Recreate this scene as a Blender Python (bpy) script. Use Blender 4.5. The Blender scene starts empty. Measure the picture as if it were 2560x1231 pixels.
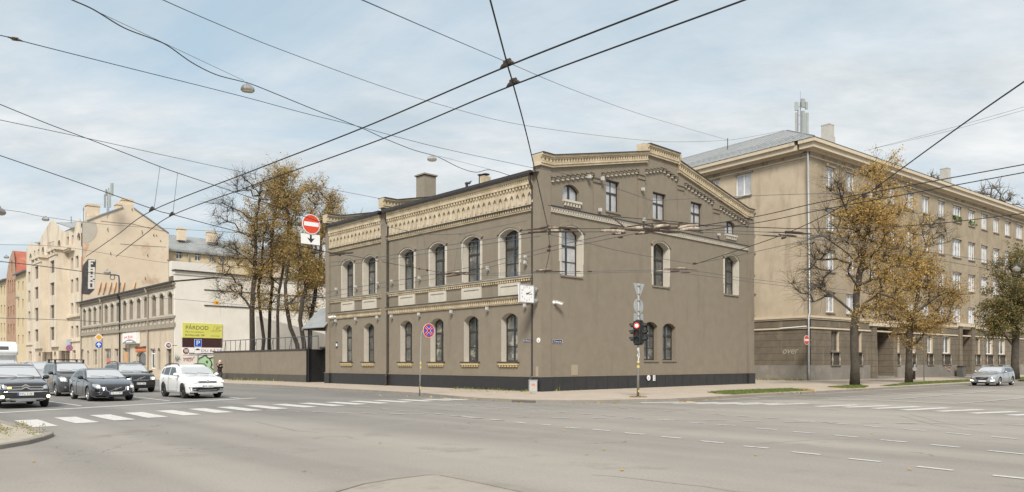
import bpy, bmesh, math, random
from mathutils import Vector, Matrix, Quaternion
from mathutils.bvhtree import BVHTree
random.seed(7)
SC = bpy.context.scene
COL = SC.collection
R = math.radians
V = Vector
# ------------------------------------------------------------------ camera constants
F, CX, CY, CAMZ = 1870.0, 1280.0, 907.0, 1.75     # measured from the photograph's vanishing points
def P(px, py, Y):
    return V(((px-CX)/F*Y, Y, CAMZ+(CY-py)/F*Y))
def H(px, py, z):
    return P(px, py, (z-CAMZ)*F/(CY-py))
def G(px, py, z=0.0):
    return P(px, py, (CAMZ-z)*F/(py-CY))

# ------------------------------------------------------------------ mesh builder
class MB:
    def __init__(s): s.v=[]; s.f=[]; s.m=[]
    def add(s, vs, fs, m=0):
        b=len(s.v); s.v.extend([V(p) for p in vs])
        for f in fs: s.f.append([b+i for i in f]); s.m.append(m)
    def quad(s,a,b,c,d,m=0): s.add([a,b,c,d],[(0,1,2,3)],m)
    def poly(s,pts,m=0): s.add(pts,[tuple(range(len(pts)))],m)
    def box8(s,p,m=0):
        s.add(p,[(0,3,2,1),(4,5,6,7),(0,1,5,4),(1,2,6,5),(2,3,7,6),(3,0,4,7)],m)
    def box(s,pl,u0,u1,z0,z1,o0,o1,m=0):
        s.box8([pl.at(u0,z0,o0),pl.at(u1,z0,o0),pl.at(u1,z0,o1),pl.at(u0,z0,o1),
                pl.at(u0,z1,o0),pl.at(u1,z1,o0),pl.at(u1,z1,o1),pl.at(u0,z1,o1)],m)
    def cbox(s,c,sx,sy,sz,rz=0,m=0):
        ca,sa=math.cos(rz),math.sin(rz); p=[]
        for dz in (-.5,.5):
            for dx,dy in ((-.5,-.5),(.5,-.5),(.5,.5),(-.5,.5)):
                x,y=dx*sx,dy*sy
                p.append(V((c[0]+x*ca-y*sa,c[1]+x*sa+y*ca,c[2]+dz*sz)))
        s.box8(p,m)
    def prism(s,pts,vec,m=0):
        n=len(pts); vec=V(vec); a=[V(p) for p in pts]; b=[p+vec for p in a]
        s.add(a+b,[tuple(range(n-1,-1,-1)),tuple(range(n,2*n))]+[(i,(i+1)%n,n+(i+1)%n,n+i) for i in range(n)],m)
    def tube(s,pts,r,n=6,m=0,cap=True):
        pts=[V(p) for p in pts]; k=len(pts)
        rs=r if isinstance(r,(list,tuple)) else [r]*k
        vs=[]; up=None
        for i,p in enumerate(pts):
            t=(pts[min(i+1,k-1)]-pts[max(i-1,0)])
            if t.length<1e-9: t=V((0,0,1))
            t.normalize()
            if up is None:
                up=t.orthogonal().normalized()
            up=(up-t*up.dot(t))
            if up.length<1e-6: up=t.orthogonal()
            up.normalize(); w=t.cross(up)
            for j in range(n):
                a=2*math.pi*j/n
                vs.append(p+(up*math.cos(a)+w*math.sin(a))*rs[i])
        fs=[]
        for i in range(k-1):
            for j in range(n):
                fs.append((i*n+j,i*n+(j+1)%n,(i+1)*n+(j+1)%n,(i+1)*n+j))
        if cap:
            fs.append(tuple(range(n-1,-1,-1))); fs.append(tuple(range((k-1)*n,k*n)))
        s.add(vs,fs,m)
    def lathe(s,o,ax,prof,n=20,m=0):
        """prof = [(radius, height along ax)]"""
        o=V(o); ax=V(ax).normalized(); u=ax.orthogonal().normalized(); w=ax.cross(u); vs=[]
        for r,h in prof:
            for j in range(n):
                a=2*math.pi*j/n; vs.append(o+ax*h+(u*math.cos(a)+w*math.sin(a))*r)
        fs=[]
        for i in range(len(prof)-1):
            for j in range(n): fs.append((i*n+j,i*n+(j+1)%n,(i+1)*n+(j+1)%n,(i+1)*n+j))
        s.add(vs,fs,m)
    def sphere(s,c,r,n=10,m=0,sc=(1,1,1)):
        c=V(c); vs=[]; fs=[]
        for i in range(n//2+1):
            t=math.pi*i/(n//2)
            for j in range(n):
                a=2*math.pi*j/n
                vs.append(c+V((r*sc[0]*math.sin(t)*math.cos(a),r*sc[1]*math.sin(t)*math.sin(a),r*sc[2]*math.cos(t))))
        for i in range(n//2):
            for j in range(n): fs.append((i*n+j,(i+1)*n+j,(i+1)*n+(j+1)%n,i*n+(j+1)%n))
        s.add(vs,fs,m)
    def build(s,name,mats,parent=None,smooth=False,loc=None,label=None):
        o=None
        org=V((0,0,0))
        if parent is not None: org=wloc(parent)
        elif loc is not None: org=V(loc)
        me=bpy.data.meshes.new(name)
        me.from_pydata([tuple(p-org) for p in s.v],[],s.f)
        if not isinstance(mats,(list,tuple)): mats=[mats]
        for m in mats: me.materials.append(m)
        if len(mats)>1: me.polygons.foreach_set('material_index',s.m)
        if smooth: me.polygons.foreach_set('use_smooth',[True]*len(me.polygons))
        me.update()
        o=bpy.data.objects.new(name,me); COL.objects.link(o)
        if parent is not None: o.parent=parent
        elif loc is not None: o.location=org
        WL[o.name]=org
        if label: o['label']=label
        return o
WL={}
def wloc(o): return WL[o.name]
def tag(o,label,cat,group=None):
    o['label']=label; o['category']=cat
    if group: o['group']=group
    return o
def thing(name,label,cat,loc,group=None):
    o=bpy.data.objects.new(name,None); COL.objects.link(o); o.location=loc; o.empty_display_size=.3
    WL[o.name]=V(loc); return tag(o,label,cat,group)
def struct(o): o['kind']='structure'; return o
def recalc(o):
    bm=bmesh.new(); bm.from_mesh(o.data); bmesh.ops.recalc_face_normals(bm,faces=bm.faces); bm.to_mesh(o.data); bm.free(); return o
def dup(root,newloc,label=None,group=None,rz=0):
    r=root.copy(); COL.objects.link(r); r.location=newloc; WL[r.name]=V(newloc)
    if rz: r.rotation_euler=(0,0,rz)
    if label: r['label']=label
    if group: r['group']=group
    for ch in list(root.children):
        c=ch.copy(); COL.objects.link(c); c.parent=r; WL[c.name]=V(newloc)
        for g in list(ch.children):
            d=g.copy(); COL.objects.link(d); d.parent=c
    return r

class Plane:
    """vertical plane: origin O, horizontal direction d, outward normal n"""
    def __init__(s,O,d,n): s.O=V(O); s.O.z=0; s.d=V((d[0],d[1],0)).normalized(); s.n=V((n[0],n[1],0)).normalized()
    def at(s,u,z,o=0): return s.O+s.d*u+s.n*o+V((0,0,z))
    def uv(s,px,py,o=0):
        k=(px-CX)/F; O=s.O+s.n*o
        u=(k*O.y-O.x)/(s.d.x-k*s.d.y); Y=O.y+u*s.d.y
        return u, CAMZ+(CY-py)/F*Y
    def U(s,px,o=0): return s.uv(px,CY,o)[0]
    def Z(s,px,py,o=0): return s.uv(px,py,o)[1]

# ------------------------------------------------------------------ materials
MATS={}
def pm(name,c1,c2=None,scale=2.0,rough=.8,bump=0.0,bscale=80,streak=0.0,metal=0.0,coat=0.0,spec=.5,emit=None,estr=1.0,c3=None,s3=.3,t3=.55,ior=None,detail=6,w3=.12,alpha=None):
    if name in MATS: return MATS[name]
    m=bpy.data.materials.new(name); m.use_nodes=True; nt=m.node_tree; N=nt.nodes; L=nt.links
    b=N['Principled BSDF']; b.inputs['Roughness'].default_value=rough; b.inputs['Metallic'].default_value=metal
    b.inputs['Coat Weight'].default_value=coat; b.inputs['Specular IOR Level'].default_value=spec
    if ior: b.inputs['IOR'].default_value=ior
    b.inputs['Base Color'].default_value=(*c1,1)
    if emit: b.inputs['Emission Color'].default_value=(*emit,1); b.inputs['Emission Strength'].default_value=estr
    if c2 or bump:
        geo=N.new('ShaderNodeNewGeometry'); 
        pos=geo.outputs['Position']
    col=None
    if c2:
        n=N.new('ShaderNodeTexNoise'); n.inputs['Scale'].default_value=scale; n.inputs['Detail'].default_value=detail; n.inputs['Roughness'].default_value=.65
        L.new(pos,n.inputs['Vector'])
        r=N.new('ShaderNodeValToRGB'); r.color_ramp.elements[0].position=.32; r.color_ramp.elements[1].position=.68
        r.color_ramp.elements[0].color=(*c1,1); r.color_ramp.elements[1].color=(*c2,1)
        L.new(n.outputs['Fac'],r.inputs['Fac']); col=r.outputs['Color']
        if c3:   # blotches / vertical run-off stains with an outline of their own
            mp=N.new('ShaderNodeMapping'); mp.inputs['Scale'].default_value=(1,1,(1-streak) if streak else 1)
            L.new(pos,mp.inputs['Vector'])
            n3=N.new('ShaderNodeTexNoise'); n3.inputs['Scale'].default_value=s3; n3.inputs['Detail'].default_value=8; n3.inputs['Roughness'].default_value=.7
            L.new(mp.outputs['Vector'],n3.inputs['Vector'])
            r3=N.new('ShaderNodeValToRGB'); r3.color_ramp.elements[0].position=t3; r3.color_ramp.elements[1].position=t3+w3
            L.new(n3.outputs['Fac'],r3.inputs['Fac'])
            mx=N.new('ShaderNodeMix'); mx.data_type='RGBA'; L.new(r3.outputs['Color'],mx.inputs[0]); L.new(col,mx.inputs[6]); mx.inputs[7].default_value=(*c3,1)
            col=mx.outputs[2]
        L.new(col,b.inputs['Base Color'])
    if bump:
        nb=N.new('ShaderNodeTexNoise'); nb.inputs['Scale'].default_value=bscale; nb.inputs['Detail'].default_value=4
        L.new(pos,nb.inputs['Vector']); bp=N.new('ShaderNodeBump'); bp.inputs['Strength'].default_value=bump; bp.inputs['Distance'].default_value=.02
        L.new(nb.outputs['Fac'],bp.inputs['Height']); L.new(bp.outputs['Normal'],b.inputs['Normal'])
    MATS[name]=m; return m

PLASTER=pm('grey_plaster',(.200,.167,.124),(.227,.191,.144),1.6,.9,.25,60,streak=.82,c3=(.180,.149,.110),s3=.9,t3=.56)
PLASTER_R=PLASTER
CREAM=pm('cream_paint',(.46,.42,.35),(.53,.485,.41),2,.85,.15,70)
def brick_mat(name,ca,cb,mort,sc,rough=.85):
    m=bpy.data.materials.new(name); m.use_nodes=True; nt=m.node_tree; N=nt.nodes; L=nt.links; b=N['Principled BSDF']; b.inputs['Roughness'].default_value=rough
    geo=N.new('ShaderNodeNewGeometry'); mp=N.new('ShaderNodeSeparateXYZ'); L.new(geo.outputs['Position'],mp.inputs[0])
    ad=N.new('ShaderNodeMath'); ad.operation='ADD'; mu=N.new('ShaderNodeMath'); mu.operation='MULTIPLY'; mu.inputs[1].default_value=.35
    L.new(mp.outputs[0],mu.inputs[0]); L.new(mu.outputs[0],ad.inputs[0]); L.new(mp.outputs[1],ad.inputs[1])
    cb_=N.new('ShaderNodeCombineXYZ'); L.new(ad.outputs[0],cb_.inputs[0]); L.new(mp.outputs[2],cb_.inputs[1])
    br=N.new('ShaderNodeTexBrick'); br.inputs['Scale'].default_value=sc; br.inputs['Color1'].default_value=(*ca,1); br.inputs['Color2'].default_value=(*cb,1); br.inputs['Mortar'].default_value=(*mort,1)
    br.inputs['Mortar Size'].default_value=.012; br.inputs['Brick Width'].default_value=.26; br.inputs['Row Height'].default_value=.078
    L.new(cb_.outputs[0],br.inputs['Vector'])
    n=N.new('ShaderNodeTexNoise'); n.inputs['Scale'].default_value=1.5; n.inputs['Detail'].default_value=6; L.new(geo.outputs['Position'],n.inputs['Vector'])
    r=N.new('ShaderNodeValToRGB'); r.color_ramp.elements[0].position=.35; r.color_ramp.elements[1].position=.7; r.color_ramp.elements[0].color=(.72,.70,.66,1); r.color_ramp.elements[1].color=(1,1,1,1)
    L.new(n.outputs['Fac'],r.inputs['Fac'])
    mx=N.new('ShaderNodeMix'); mx.data_type='RGBA'; mx.blend_type='MULTIPLY'; mx.inputs[0].default_value=1; L.new(br.outputs['Color'],mx.inputs[6]); L.new(r.outputs['Color'],mx.inputs[7])
    L.new(mx.outputs[2],b.inputs['Base Color']); MATS[name]=m; return m
YBRICK=brick_mat('yellow_brick',(.57,.46,.30),(.65,.55,.38),(.50,.43,.33),1)
GBRICK=brick_mat('gothic_brick',(.42,.22,.13),(.50,.30,.19),(.42,.33,.25),1)
YPAINT=pm('yellow_sill_paint',(.50,.38,.19),(.58,.46,.26),6,.8)
DARKPLINTH=pm('black_stone',(.020,.020,.021),(.030,.029,.029),3,.45,.1,40,c3=(.06,.057,.052),s3=2.5,t3=.70)
FRAME=pm('dark_frame',(.030,.026,.023),(.040,.035,.030),5,.5)
GLASS=pm('window_glass',(.02,.022,.022),(.13,.135,.128),.75,.04,spec=.5,ior=1.75,c3=(.24,.225,.19),s3=.8,t3=.57,w3=.04,detail=4)
GLASS2=pm('curtain_toned_glass',(.03,.033,.032),(.17,.17,.155),.9,.04,spec=.5,ior=1.8,c3=(.30,.285,.245),s3=1.3,t3=.55,w3=.05,detail=3)  # lighter pane variant, pale blotches for curtains
GLASS_B=pm('bright_window_glass',(.34,.34,.35),(.48,.48,.49),1.3,.05,spec=.5,ior=1.9,c3=(.12,.12,.12),s3=1.2,t3=.64,w3=.04,detail=3)  # pale base colour paints in reflected sky and light curtains
GLASS_W=pm('curtain_reflection_glass',(.20,.20,.20),(.50,.50,.50),1.6,.05,spec=.5,ior=1.8,c3=(.08,.08,.08),s3=.9,t3=.58,w3=.04,detail=3)  # whitish base colour stands for both curtains and painted-in reflections
GLASS_D=pm('dim_window_glass',(.03,.032,.03),(.075,.072,.062),.7,.05,spec=.5,ior=1.6,detail=3)
WHITE=pm('white_paint',(.76,.75,.73),(.82,.81,.79),4,.5)
METAL_DK=pm('dark_metal_roof',(.045,.040,.038),(.062,.056,.052),2,.5,metal=.3)
METAL_GAL=pm('galvanised_metal',(.36,.37,.38),(.44,.45,.46),3,.45,metal=.5)
METAL_ROOF=pm('zinc_roof',(.25,.265,.265),(.33,.345,.34),.6,.5,metal=.25,c3=(.20,.205,.20),s3=.4,t3=.58)
DARKROOF2=pm('grey_metal_roof',(.13,.125,.13),(.17,.165,.17),1,.5,metal=.3)
BLACK=pm('black_metal',(.012,.012,.012),(.02,.02,.02),4,.5)
WIREM=pm('wire_black',(.012,.012,.014),rough=.6)
WIREG=pm('wire_grey',(.07,.08,.09),rough=.6)
WIREB=pm('wire_patina',(.03,.10,.14),rough=.6)
# ------------------------------------------------------------------ facade helpers
def arc_pts(u0,u1,z1,rise,n=8):
    """points from right spring over the crown to left spring"""
    if rise<=1e-6: return [(u1,z1),(u0,z1)]
    w=abs(u1-u0); r=(w*w/4+rise*rise)/(2*rise); cz=z1-r; cu=(u0+u1)/2
    a0=math.asin(min(1,(w/2)/r)); out=[]
    for i in range(n+1):
        a=a0-2*a0*i/n
        out.append((cu+r*math.sin(a)*(1 if u1>u0 else -1),cz+r*math.cos(a)))
    return out
def open_pts(op,inset=0.0,n=8):
    u0,u1,z0,z1,rise=op; u0+=inset;u1-=inset;z0+=inset;z1-=inset
    w0=op[1]-op[0]; rise=rise*(u1-u0)/w0
    return [(u0,z0),(u1,z0)]+arc_pts(u0,u1,z1,rise,n)
def wall(mb,pl,u0,u1,z0,z1,ops=(),depth=.5,top=None,knots=(),mw=0,mr=1,o=0,depths=None,mrs=None):
    us=sorted({round(x,4) for x in [u0,u1]+list(knots)+[q for op in ops for q in op[:2]] if u0-1e-6<=x<=u1+1e-6})
    for a,b in zip(us,us[1:]):
        mid=(a+b)/2
        col=sorted([op for op in ops if op[0]<mid<op[1]],key=lambda q:q[2])
        z=z0
        ta=top(a) if top else z1; tb=top(b) if top else z1
        for op in col:
            if op[2]>z+1e-6: mb.quad(pl.at(a,z,o),pl.at(b,z,o),pl.at(b,op[2],o),pl.at(a,op[2],o),mw)
            z=op[3]
        mb.quad(pl.at(a,z,o),pl.at(b,z,o),pl.at(b,tb,o),pl.at(a,ta,o),mw)
    for k,op in enumerate(ops):
        d=depths[k] if depths else depth; m=mrs[k] if mrs else mr
        pts=open_pts(op)
        if op[4]>1e-6:
            arc=arc_pts(op[0],op[1],op[3],op[4])
            for (ua,za),(ub,zb) in zip(arc,arc[1:]):
                mb.quad(pl.at(ua,za,o),pl.at(ua,op[3],o),pl.at(ub,op[3],o),pl.at(ub,zb,o),mw)
        n=len(pts)
        for i in range(n):
            (ua,za),(ub,zb)=pts[i],pts[(i+1)%n]
            mb.quad(pl.at(ua,za,o),pl.at(ub,zb,o),pl.at(ub,zb,o-d),pl.at(ua,za,o-d),m)
def window(parent,pl,op,o,fm,gm,fw=.07,mull=(.5,),trans=(.66,),th=.06,name='window',bw=.05,extra=(),low=None,pane=True):
    """frame mesh with its bars, and one child mesh of panes"""
    mb=MB(); A=open_pts(op); B=open_pts(op,fw); n=len(A); gz=o-th*.6
    for i in range(n):
        j=(i+1)%n
        a0,a1,b0,b1=A[i],A[j],B[i],B[j]
        mb.quad(pl.at(*a0,o),pl.at(*a1,o),pl.at(*b1,o),pl.at(*b0,o))
        mb.quad(pl.at(*b0,o),pl.at(*b1,o),pl.at(*b1,gz),pl.at(*b0,gz))
        mb.quad(pl.at(*a1,o),pl.at(*a0,o),pl.at(*a0,o-th),pl.at(*a1,o-th))
    u0,u1,z0,z1,rise=op; w=u1-u0; h=z1-z0
    for t in trans:
        z=z0+h*t; mb.box(pl,u0+fw,u1-fw,z-bw*.8,z+bw*.8,gz,o+.012)
    zt=[z0+h*t for t in trans]
    for k in mull:
        u=u0+w*k; top=z1-fw-(rise*(abs(k-.5)*2)**2 if rise else 0)
        lo=z0+fw
        if zt:
            mb.box(pl,u-bw*.9,u+bw*.9,lo,zt[0]-bw*.8,gz,o+.008)
            mb.box(pl,u-bw*.35,u+bw*.35,zt[0]+bw*.8,top,gz,o+.002)
        else: mb.box(pl,u-bw*.9,u+bw*.9,lo,top,gz,o+.008)
    for e in extra:
        z=z0+h*e; mb.box(pl,u0+fw,u1-fw,z-bw*.3,z+bw*.3,gz,o+.004)
    f=mb.build(name,fm,parent)
    if pane:
        g=MB(); g.poly([pl.at(u,z,gz) for u,z in open_pts(op,fw*.9)]); g.build('pane',gm,f)
    return f
def sband(mb,pl,a,b,zlo,zhi,o0,o1,m=0):
    """band following the line a->b, from zlo to zhi relative to the line"""
    (ua,za),(ub,zb)=a,b
    mb.box8([pl.at(ua,za+zlo,o0),pl.at(ub,zb+zlo,o0),pl.at(ub,zb+zlo,o1),pl.at(ua,za+zlo,o1),
             pl.at(ua,za+zhi,o0),pl.at(ub,zb+zhi,o0),pl.at(ub,zb+zhi,o1),pl.at(ua,za+zhi,o1)],m)

# ------------------------------------------------------------------ camera, sky, sun
cam=bpy.data.cameras.new('camera'); camo=bpy.data.objects.new('camera',cam); COL.objects.link(camo)
camo.location=(0,0,CAMZ); camo.rotation_euler=(R(90),0,0)
cam.sensor_width=36; cam.lens=36*F/2560; cam.shift_y=(CY-615.5)/2560; cam.clip_end=3000; cam.clip_start=.1
SC.camera=camo
SUN_EL,SUN_AZ=46.0,186.0     # azimuth measured clockwise from +Y
w=bpy.data.worlds.new('World'); SC.world=w; w.use_nodes=True
nt=w.node_tree; N=nt.nodes; L=nt.links; bg=N['Background']
sky=N.new('ShaderNodeTexSky'); sky.sky_type='NISHITA'; sky.sun_disc=False; sky.sun_elevation=R(SUN_EL); sky.sun_rotation=R(SUN_AZ); sky.altitude=20; sky.air_density=1.0; sky.dust_density=1.6; sky.ozone_density=1.2
tc=N.new('ShaderNodeTexCoord'); 
sep=N.new('ShaderNodeSeparateXYZ'); L.new(tc.outputs['Generated'],sep.inputs[0])
def mth(op,a,b=None,c=None):
    n=N.new('ShaderNodeMath'); n.operation=op
    for i,x in enumerate((a,b,c)):
        if x is None: continue
        if isinstance(x,(int,float)): n.inputs[i].default_value=x
        else: L.new(x,n.inputs[i])
    return n.outputs[0]
zc=mth('ADD',mth('MAXIMUM',sep.outputs[2],0.0),.22)
cx=mth('DIVIDE',sep.outputs[0],zc); cy=mth('DIVIDE',sep.outputs[1],zc)
cmb=N.new('ShaderNodeCombineXYZ'); L.new(cx,cmb.inputs[0]); L.new(cy,cmb.inputs[1])
mp=N.new('ShaderNodeMapping'); mp.inputs['Rotation'].default_value=(0,0,R(28)); mp.inputs['Scale'].default_value=(.75,1.3,1); mp.inputs['Location'].default_value=(3.1,1.7,0); L.new(cmb.outputs[0],mp.inputs['Vector'])
n1=N.new('ShaderNodeTexNoise'); n1.inputs['Scale'].default_value=1.15; n1.inputs['Detail'].default_value=10; n1.inputs['Roughness'].default_value=.60; n1.inputs['Distortion'].default_value=.5; L.new(mp.outputs[0],n1.inputs['Vector'])
rp=N.new('ShaderNodeValToRGB'); rp.color_ramp.elements[0].position=.30; rp.color_ramp.elements[1].position=.57; L.new(n1.outputs['Fac'],rp.inputs['Fac'])
n2=N.new('ShaderNodeTexNoise'); n2.inputs['Scale'].default_value=2.3; n2.inputs['Detail'].default_value=8; n2.inputs['Roughness'].default_value=.66; L.new(mp.outputs[0],n2.inputs['Vector'])
rc=N.new('ShaderNodeValToRGB'); rc.color_ramp.elements[0].position=.35; rc.color_ramp.elements[1].position=.68
rc.color_ramp.elements[0].color=(2.45,2.72,2.88,1); rc.color_ramp.elements[1].color=(3.75,3.80,3.80,1); L.new(n2.outputs['Fac'],rc.inputs['Fac'])
# blue gaps between the clouds keep the Nishita hue, lifted by thin veil cloud
veil=N.new('ShaderNodeMix'); veil.data_type='RGBA'; veil.inputs[0].default_value=.80; L.new(sky.outputs[0],veil.inputs[6]); veil.inputs[7].default_value=(2.05,2.58,2.84,1)
mxs=N.new('ShaderNodeMix'); mxs.data_type='RGBA'; L.new(mth('MAXIMUM',mth('MULTIPLY',rp.outputs['Color'],.95),mth('SUBTRACT',.95,mth('MULTIPLY',sep.outputs[2],3.2))),mxs.inputs[0]); L.new(veil.outputs[2],mxs.inputs[6]); L.new(rc.outputs['Color'],mxs.inputs[7])
hi=N.new('ShaderNodeMapRange'); hi.interpolation_type='SMOOTHSTEP'; L.new(sep.outputs[2],hi.inputs[0]); hi.inputs[1].default_value=.46; hi.inputs[2].default_value=.80
mxh=N.new('ShaderNodeMix'); mxh.data_type='RGBA'; L.new(mth('MULTIPLY',hi.outputs[0],.85),mxh.inputs[0]); L.new(mxs.outputs[2],mxh.inputs[6]); mxh.inputs[7].default_value=(3.5,3.55,3.6,1)
L.new(mxh.outputs[2],bg.inputs['Color']); bg.inputs['Strength'].default_value=.082
sl=bpy.data.lights.new('sun','SUN'); so=bpy.data.objects.new('sun',sl); COL.objects.link(so)
sl.energy=1.5; sl.angle=R(16); sl.color=(1.0,.955,.88)
sd=V((math.sin(R(SUN_AZ))*math.cos(R(SUN_EL)),math.cos(R(SUN_AZ))*math.cos(R(SUN_EL)),math.sin(R(SUN_EL))))
so.rotation_euler=sd.to_track_quat('Z','Y').to_euler(); so.location=(0,-20,40)
SC.view_settings.view_transform='Standard'; SC.view_settings.look='None'; SC.view_settings.gamma=1; SC.view_settings.exposure=1.6
SC.cycles.max_bounces=6; SC.cycles.diffuse_bounces=3; SC.cycles.glossy_bounces=3; SC.cycles.transparent_max_bounces=8

# ------------------------------------------------------------------ main directions of the crossing
dL=V((-1750,1870,0)).normalized(); nL=V((-dL.y,dL.x,0)); nL=V((-.730,-.683,0)).normalized()
dR=V((2000,1870,0)).normalized(); nR=V((dR.y,-dR.x,0))
nL=-dR; nR=-dL
C0=G(1353,979,.14); C0.z=0
PLc=Plane(C0,dL,nL); PRc=Plane(C0,dR,nR)
REC=.12
PL=Plane(C0-nL*REC,dL,nL); PR=Plane(C0-nR*REC,dR,nR)

# ------------------------------------------------------------------ ground
def asphalt(name,c1,c2,patch):
    m=bpy.data.materials.new(name); m.use_nodes=True; nt=m.node_tree; N=nt.nodes; L=nt.links; b=N['Principled BSDF']; b.inputs['Roughness'].default_value=.82; b.inputs['Specular IOR Level'].default_value=.35
    geo=N.new('ShaderNodeNewGeometry')
    def noise(sc,det=6,ro=.6,vec=None):
        n=N.new('ShaderNodeTexNoise'); n.inputs['Scale'].default_value=sc; n.inputs['Detail'].default_value=det; n.inputs['Roughness'].default_value=ro
        L.new(vec or geo.outputs['Position'],n.inputs['Vector']); return n.outputs['Fac']
    def ramp(f,a,b_,ca,cb):
        r=N.new('ShaderNodeValToRGB'); r.color_ramp.elements[0].position=a; r.color_ramp.elements[1].position=b_
        r.color_ramp.elements[0].color=(*ca,1); r.color_ramp.elements[1].color=(*cb,1); L.new(f,r.inputs['Fac']); return r.outputs['Color']
    def mix(f,a,b_,mode='MIX'):
        x=N.new('ShaderNodeMix'); x.data_type='RGBA'; x.blend_type=mode
        if isinstance(f,float): x.inputs[0].default_value=f
        else: L.new(f,x.inputs[0])
        for i,q in ((6,a),(7,b_)):
            if isinstance(q,tuple): x.inputs[i].default_value=(*q,1)
            else: L.new(q,x.inputs[i])
        return x.outputs[2]
    base=ramp(noise(.12,6,.6),.35,.68,c1,c2)
    # worn tyre lanes: stretched along the left street
    mp=N.new('ShaderNodeMapping'); mp.inputs['Rotation'].default_value=(0,0,-math.atan2(dL.y,dL.x)); mp2=N.new('ShaderNodeMapping'); mp2.inputs['Scale'].default_value=(.02,.42,1)
    L.new(geo.outputs['Position'],mp.inputs['Vector']); L.new(mp.outputs[0],mp2.inputs['Vector'])
    lane=ramp(noise(1.0,3,.5,mp2.outputs[0]),  .38,.62,(.80,.805,.81),(1.07,1.06,1.05)); base=mix(.85,base,lane,'MULTIPLY')
    base=mix(ramp(noise(.45,8,.7),.56,.66,(0,0,0),(.75,.75,.75)),base,patch)
    grit=ramp(noise(130,3,.7),.3,.7,(.82,.82,.82),(1.16,1.16,1.16)); base=mix(1.0,base,grit,'MULTIPLY')
    grit2=ramp(noise(22,5,.75),.3,.7,(.84,.84,.84),(1.14,1.14,1.14)); base=mix(1.0,base,grit2,'MULTIPLY')
    # gradually darker towards the left street, paler on the crossing
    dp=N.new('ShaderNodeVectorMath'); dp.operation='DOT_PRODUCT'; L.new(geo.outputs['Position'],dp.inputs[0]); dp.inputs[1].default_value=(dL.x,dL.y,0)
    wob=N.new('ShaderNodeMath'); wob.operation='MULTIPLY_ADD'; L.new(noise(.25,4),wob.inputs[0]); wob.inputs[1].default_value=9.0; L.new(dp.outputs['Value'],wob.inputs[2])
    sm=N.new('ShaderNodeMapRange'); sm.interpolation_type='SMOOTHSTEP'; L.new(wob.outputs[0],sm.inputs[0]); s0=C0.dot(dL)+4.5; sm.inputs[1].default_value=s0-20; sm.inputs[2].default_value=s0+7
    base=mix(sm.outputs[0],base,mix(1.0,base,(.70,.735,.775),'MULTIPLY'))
    # cracks
    vo=N.new('ShaderNodeTexVoronoi'); vo.feature='DISTANCE_TO_EDGE'; vo.inputs['Scale'].default_value=.11
    nn=N.new('ShaderNodeTexNoise'); nn.inputs['Scale'].default_value=.7; nn.inputs['Detail'].default_value=8; L.new(geo.outputs['Position'],nn.inputs['Vector'])
    av=N.new('ShaderNodeMix'); av.data_type='VECTOR'; av.inputs[0].default_value=.09; L.new(geo.outputs['Position'],av.inputs[4]); 
    sc=N.new('ShaderNodeVectorMath'); sc.operation='SCALE'; sc.inputs['Scale'].default_value=30; L.new(nn.outputs['Color'],sc.inputs[0]); L.new(sc.outputs[0],av.inputs[5]); L.new(av.outputs[1],vo.inputs['Vector'])
    ck=ramp(vo.outputs['Distance'],.0006,.0016,(1,1,1),(0,0,0)); keep=ramp(noise(.17,2),.52,.60,(0,0,0),(.6,.6,.6))
    base=mix(mix(1.0,ck,keep,'MULTIPLY'),base,(.06,.055,.05))
    L.new(base,b.inputs['Base Color'])
    bp=N.new('ShaderNodeBump'); bp.inputs['Strength'].default_value=.25; bp.inputs['Distance'].default_value=.01; L.new(noise(160,3),bp.inputs['Height']); L.new(bp.outputs[0],b.inputs['Normal'])
    MATS[name]=m; return m
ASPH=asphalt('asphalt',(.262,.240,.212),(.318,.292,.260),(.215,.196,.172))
ASPH2=asphalt('worn_asphalt',(.20,.178,.153),(.235,.212,.184),(.175,.156,.135))
PAVE=pm('pavement_tiles',(.345,.29,.232),(.41,.35,.285),.7,.9,.3,40,c3=(.30,.25,.195),s3=.6,t3=.56)
PAVE_L=pm('left_pavement',(.33,.29,.235),(.39,.345,.28),1.5,.9,.4,40,c3=(.27,.23,.17),s3=1.2,t3=.54)
KERB=pm('kerb_stone',(.22,.20,.17),(.28,.25,.215),2,.9,.3,30,c3=(.18,.16,.13),s3=1.5,t3=.60)
PAINT=pm('road_paint',(.50,.49,.46),(.58,.57,.54),3,.7,.1,60,c3=(.34,.325,.30),s3=6,t3=.52)
PAINT_OLD=pm('worn_road_paint',(.42,.41,.385),(.50,.49,.46),3,.75,.1,60,c3=(.30,.29,.27),s3=4,t3=.52)
g=MB(); g.quad((-900,-300,0),(900,-300,0),(900,1500,0),(-900,1500,0)); struct(g.build('road',ASPH))

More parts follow.
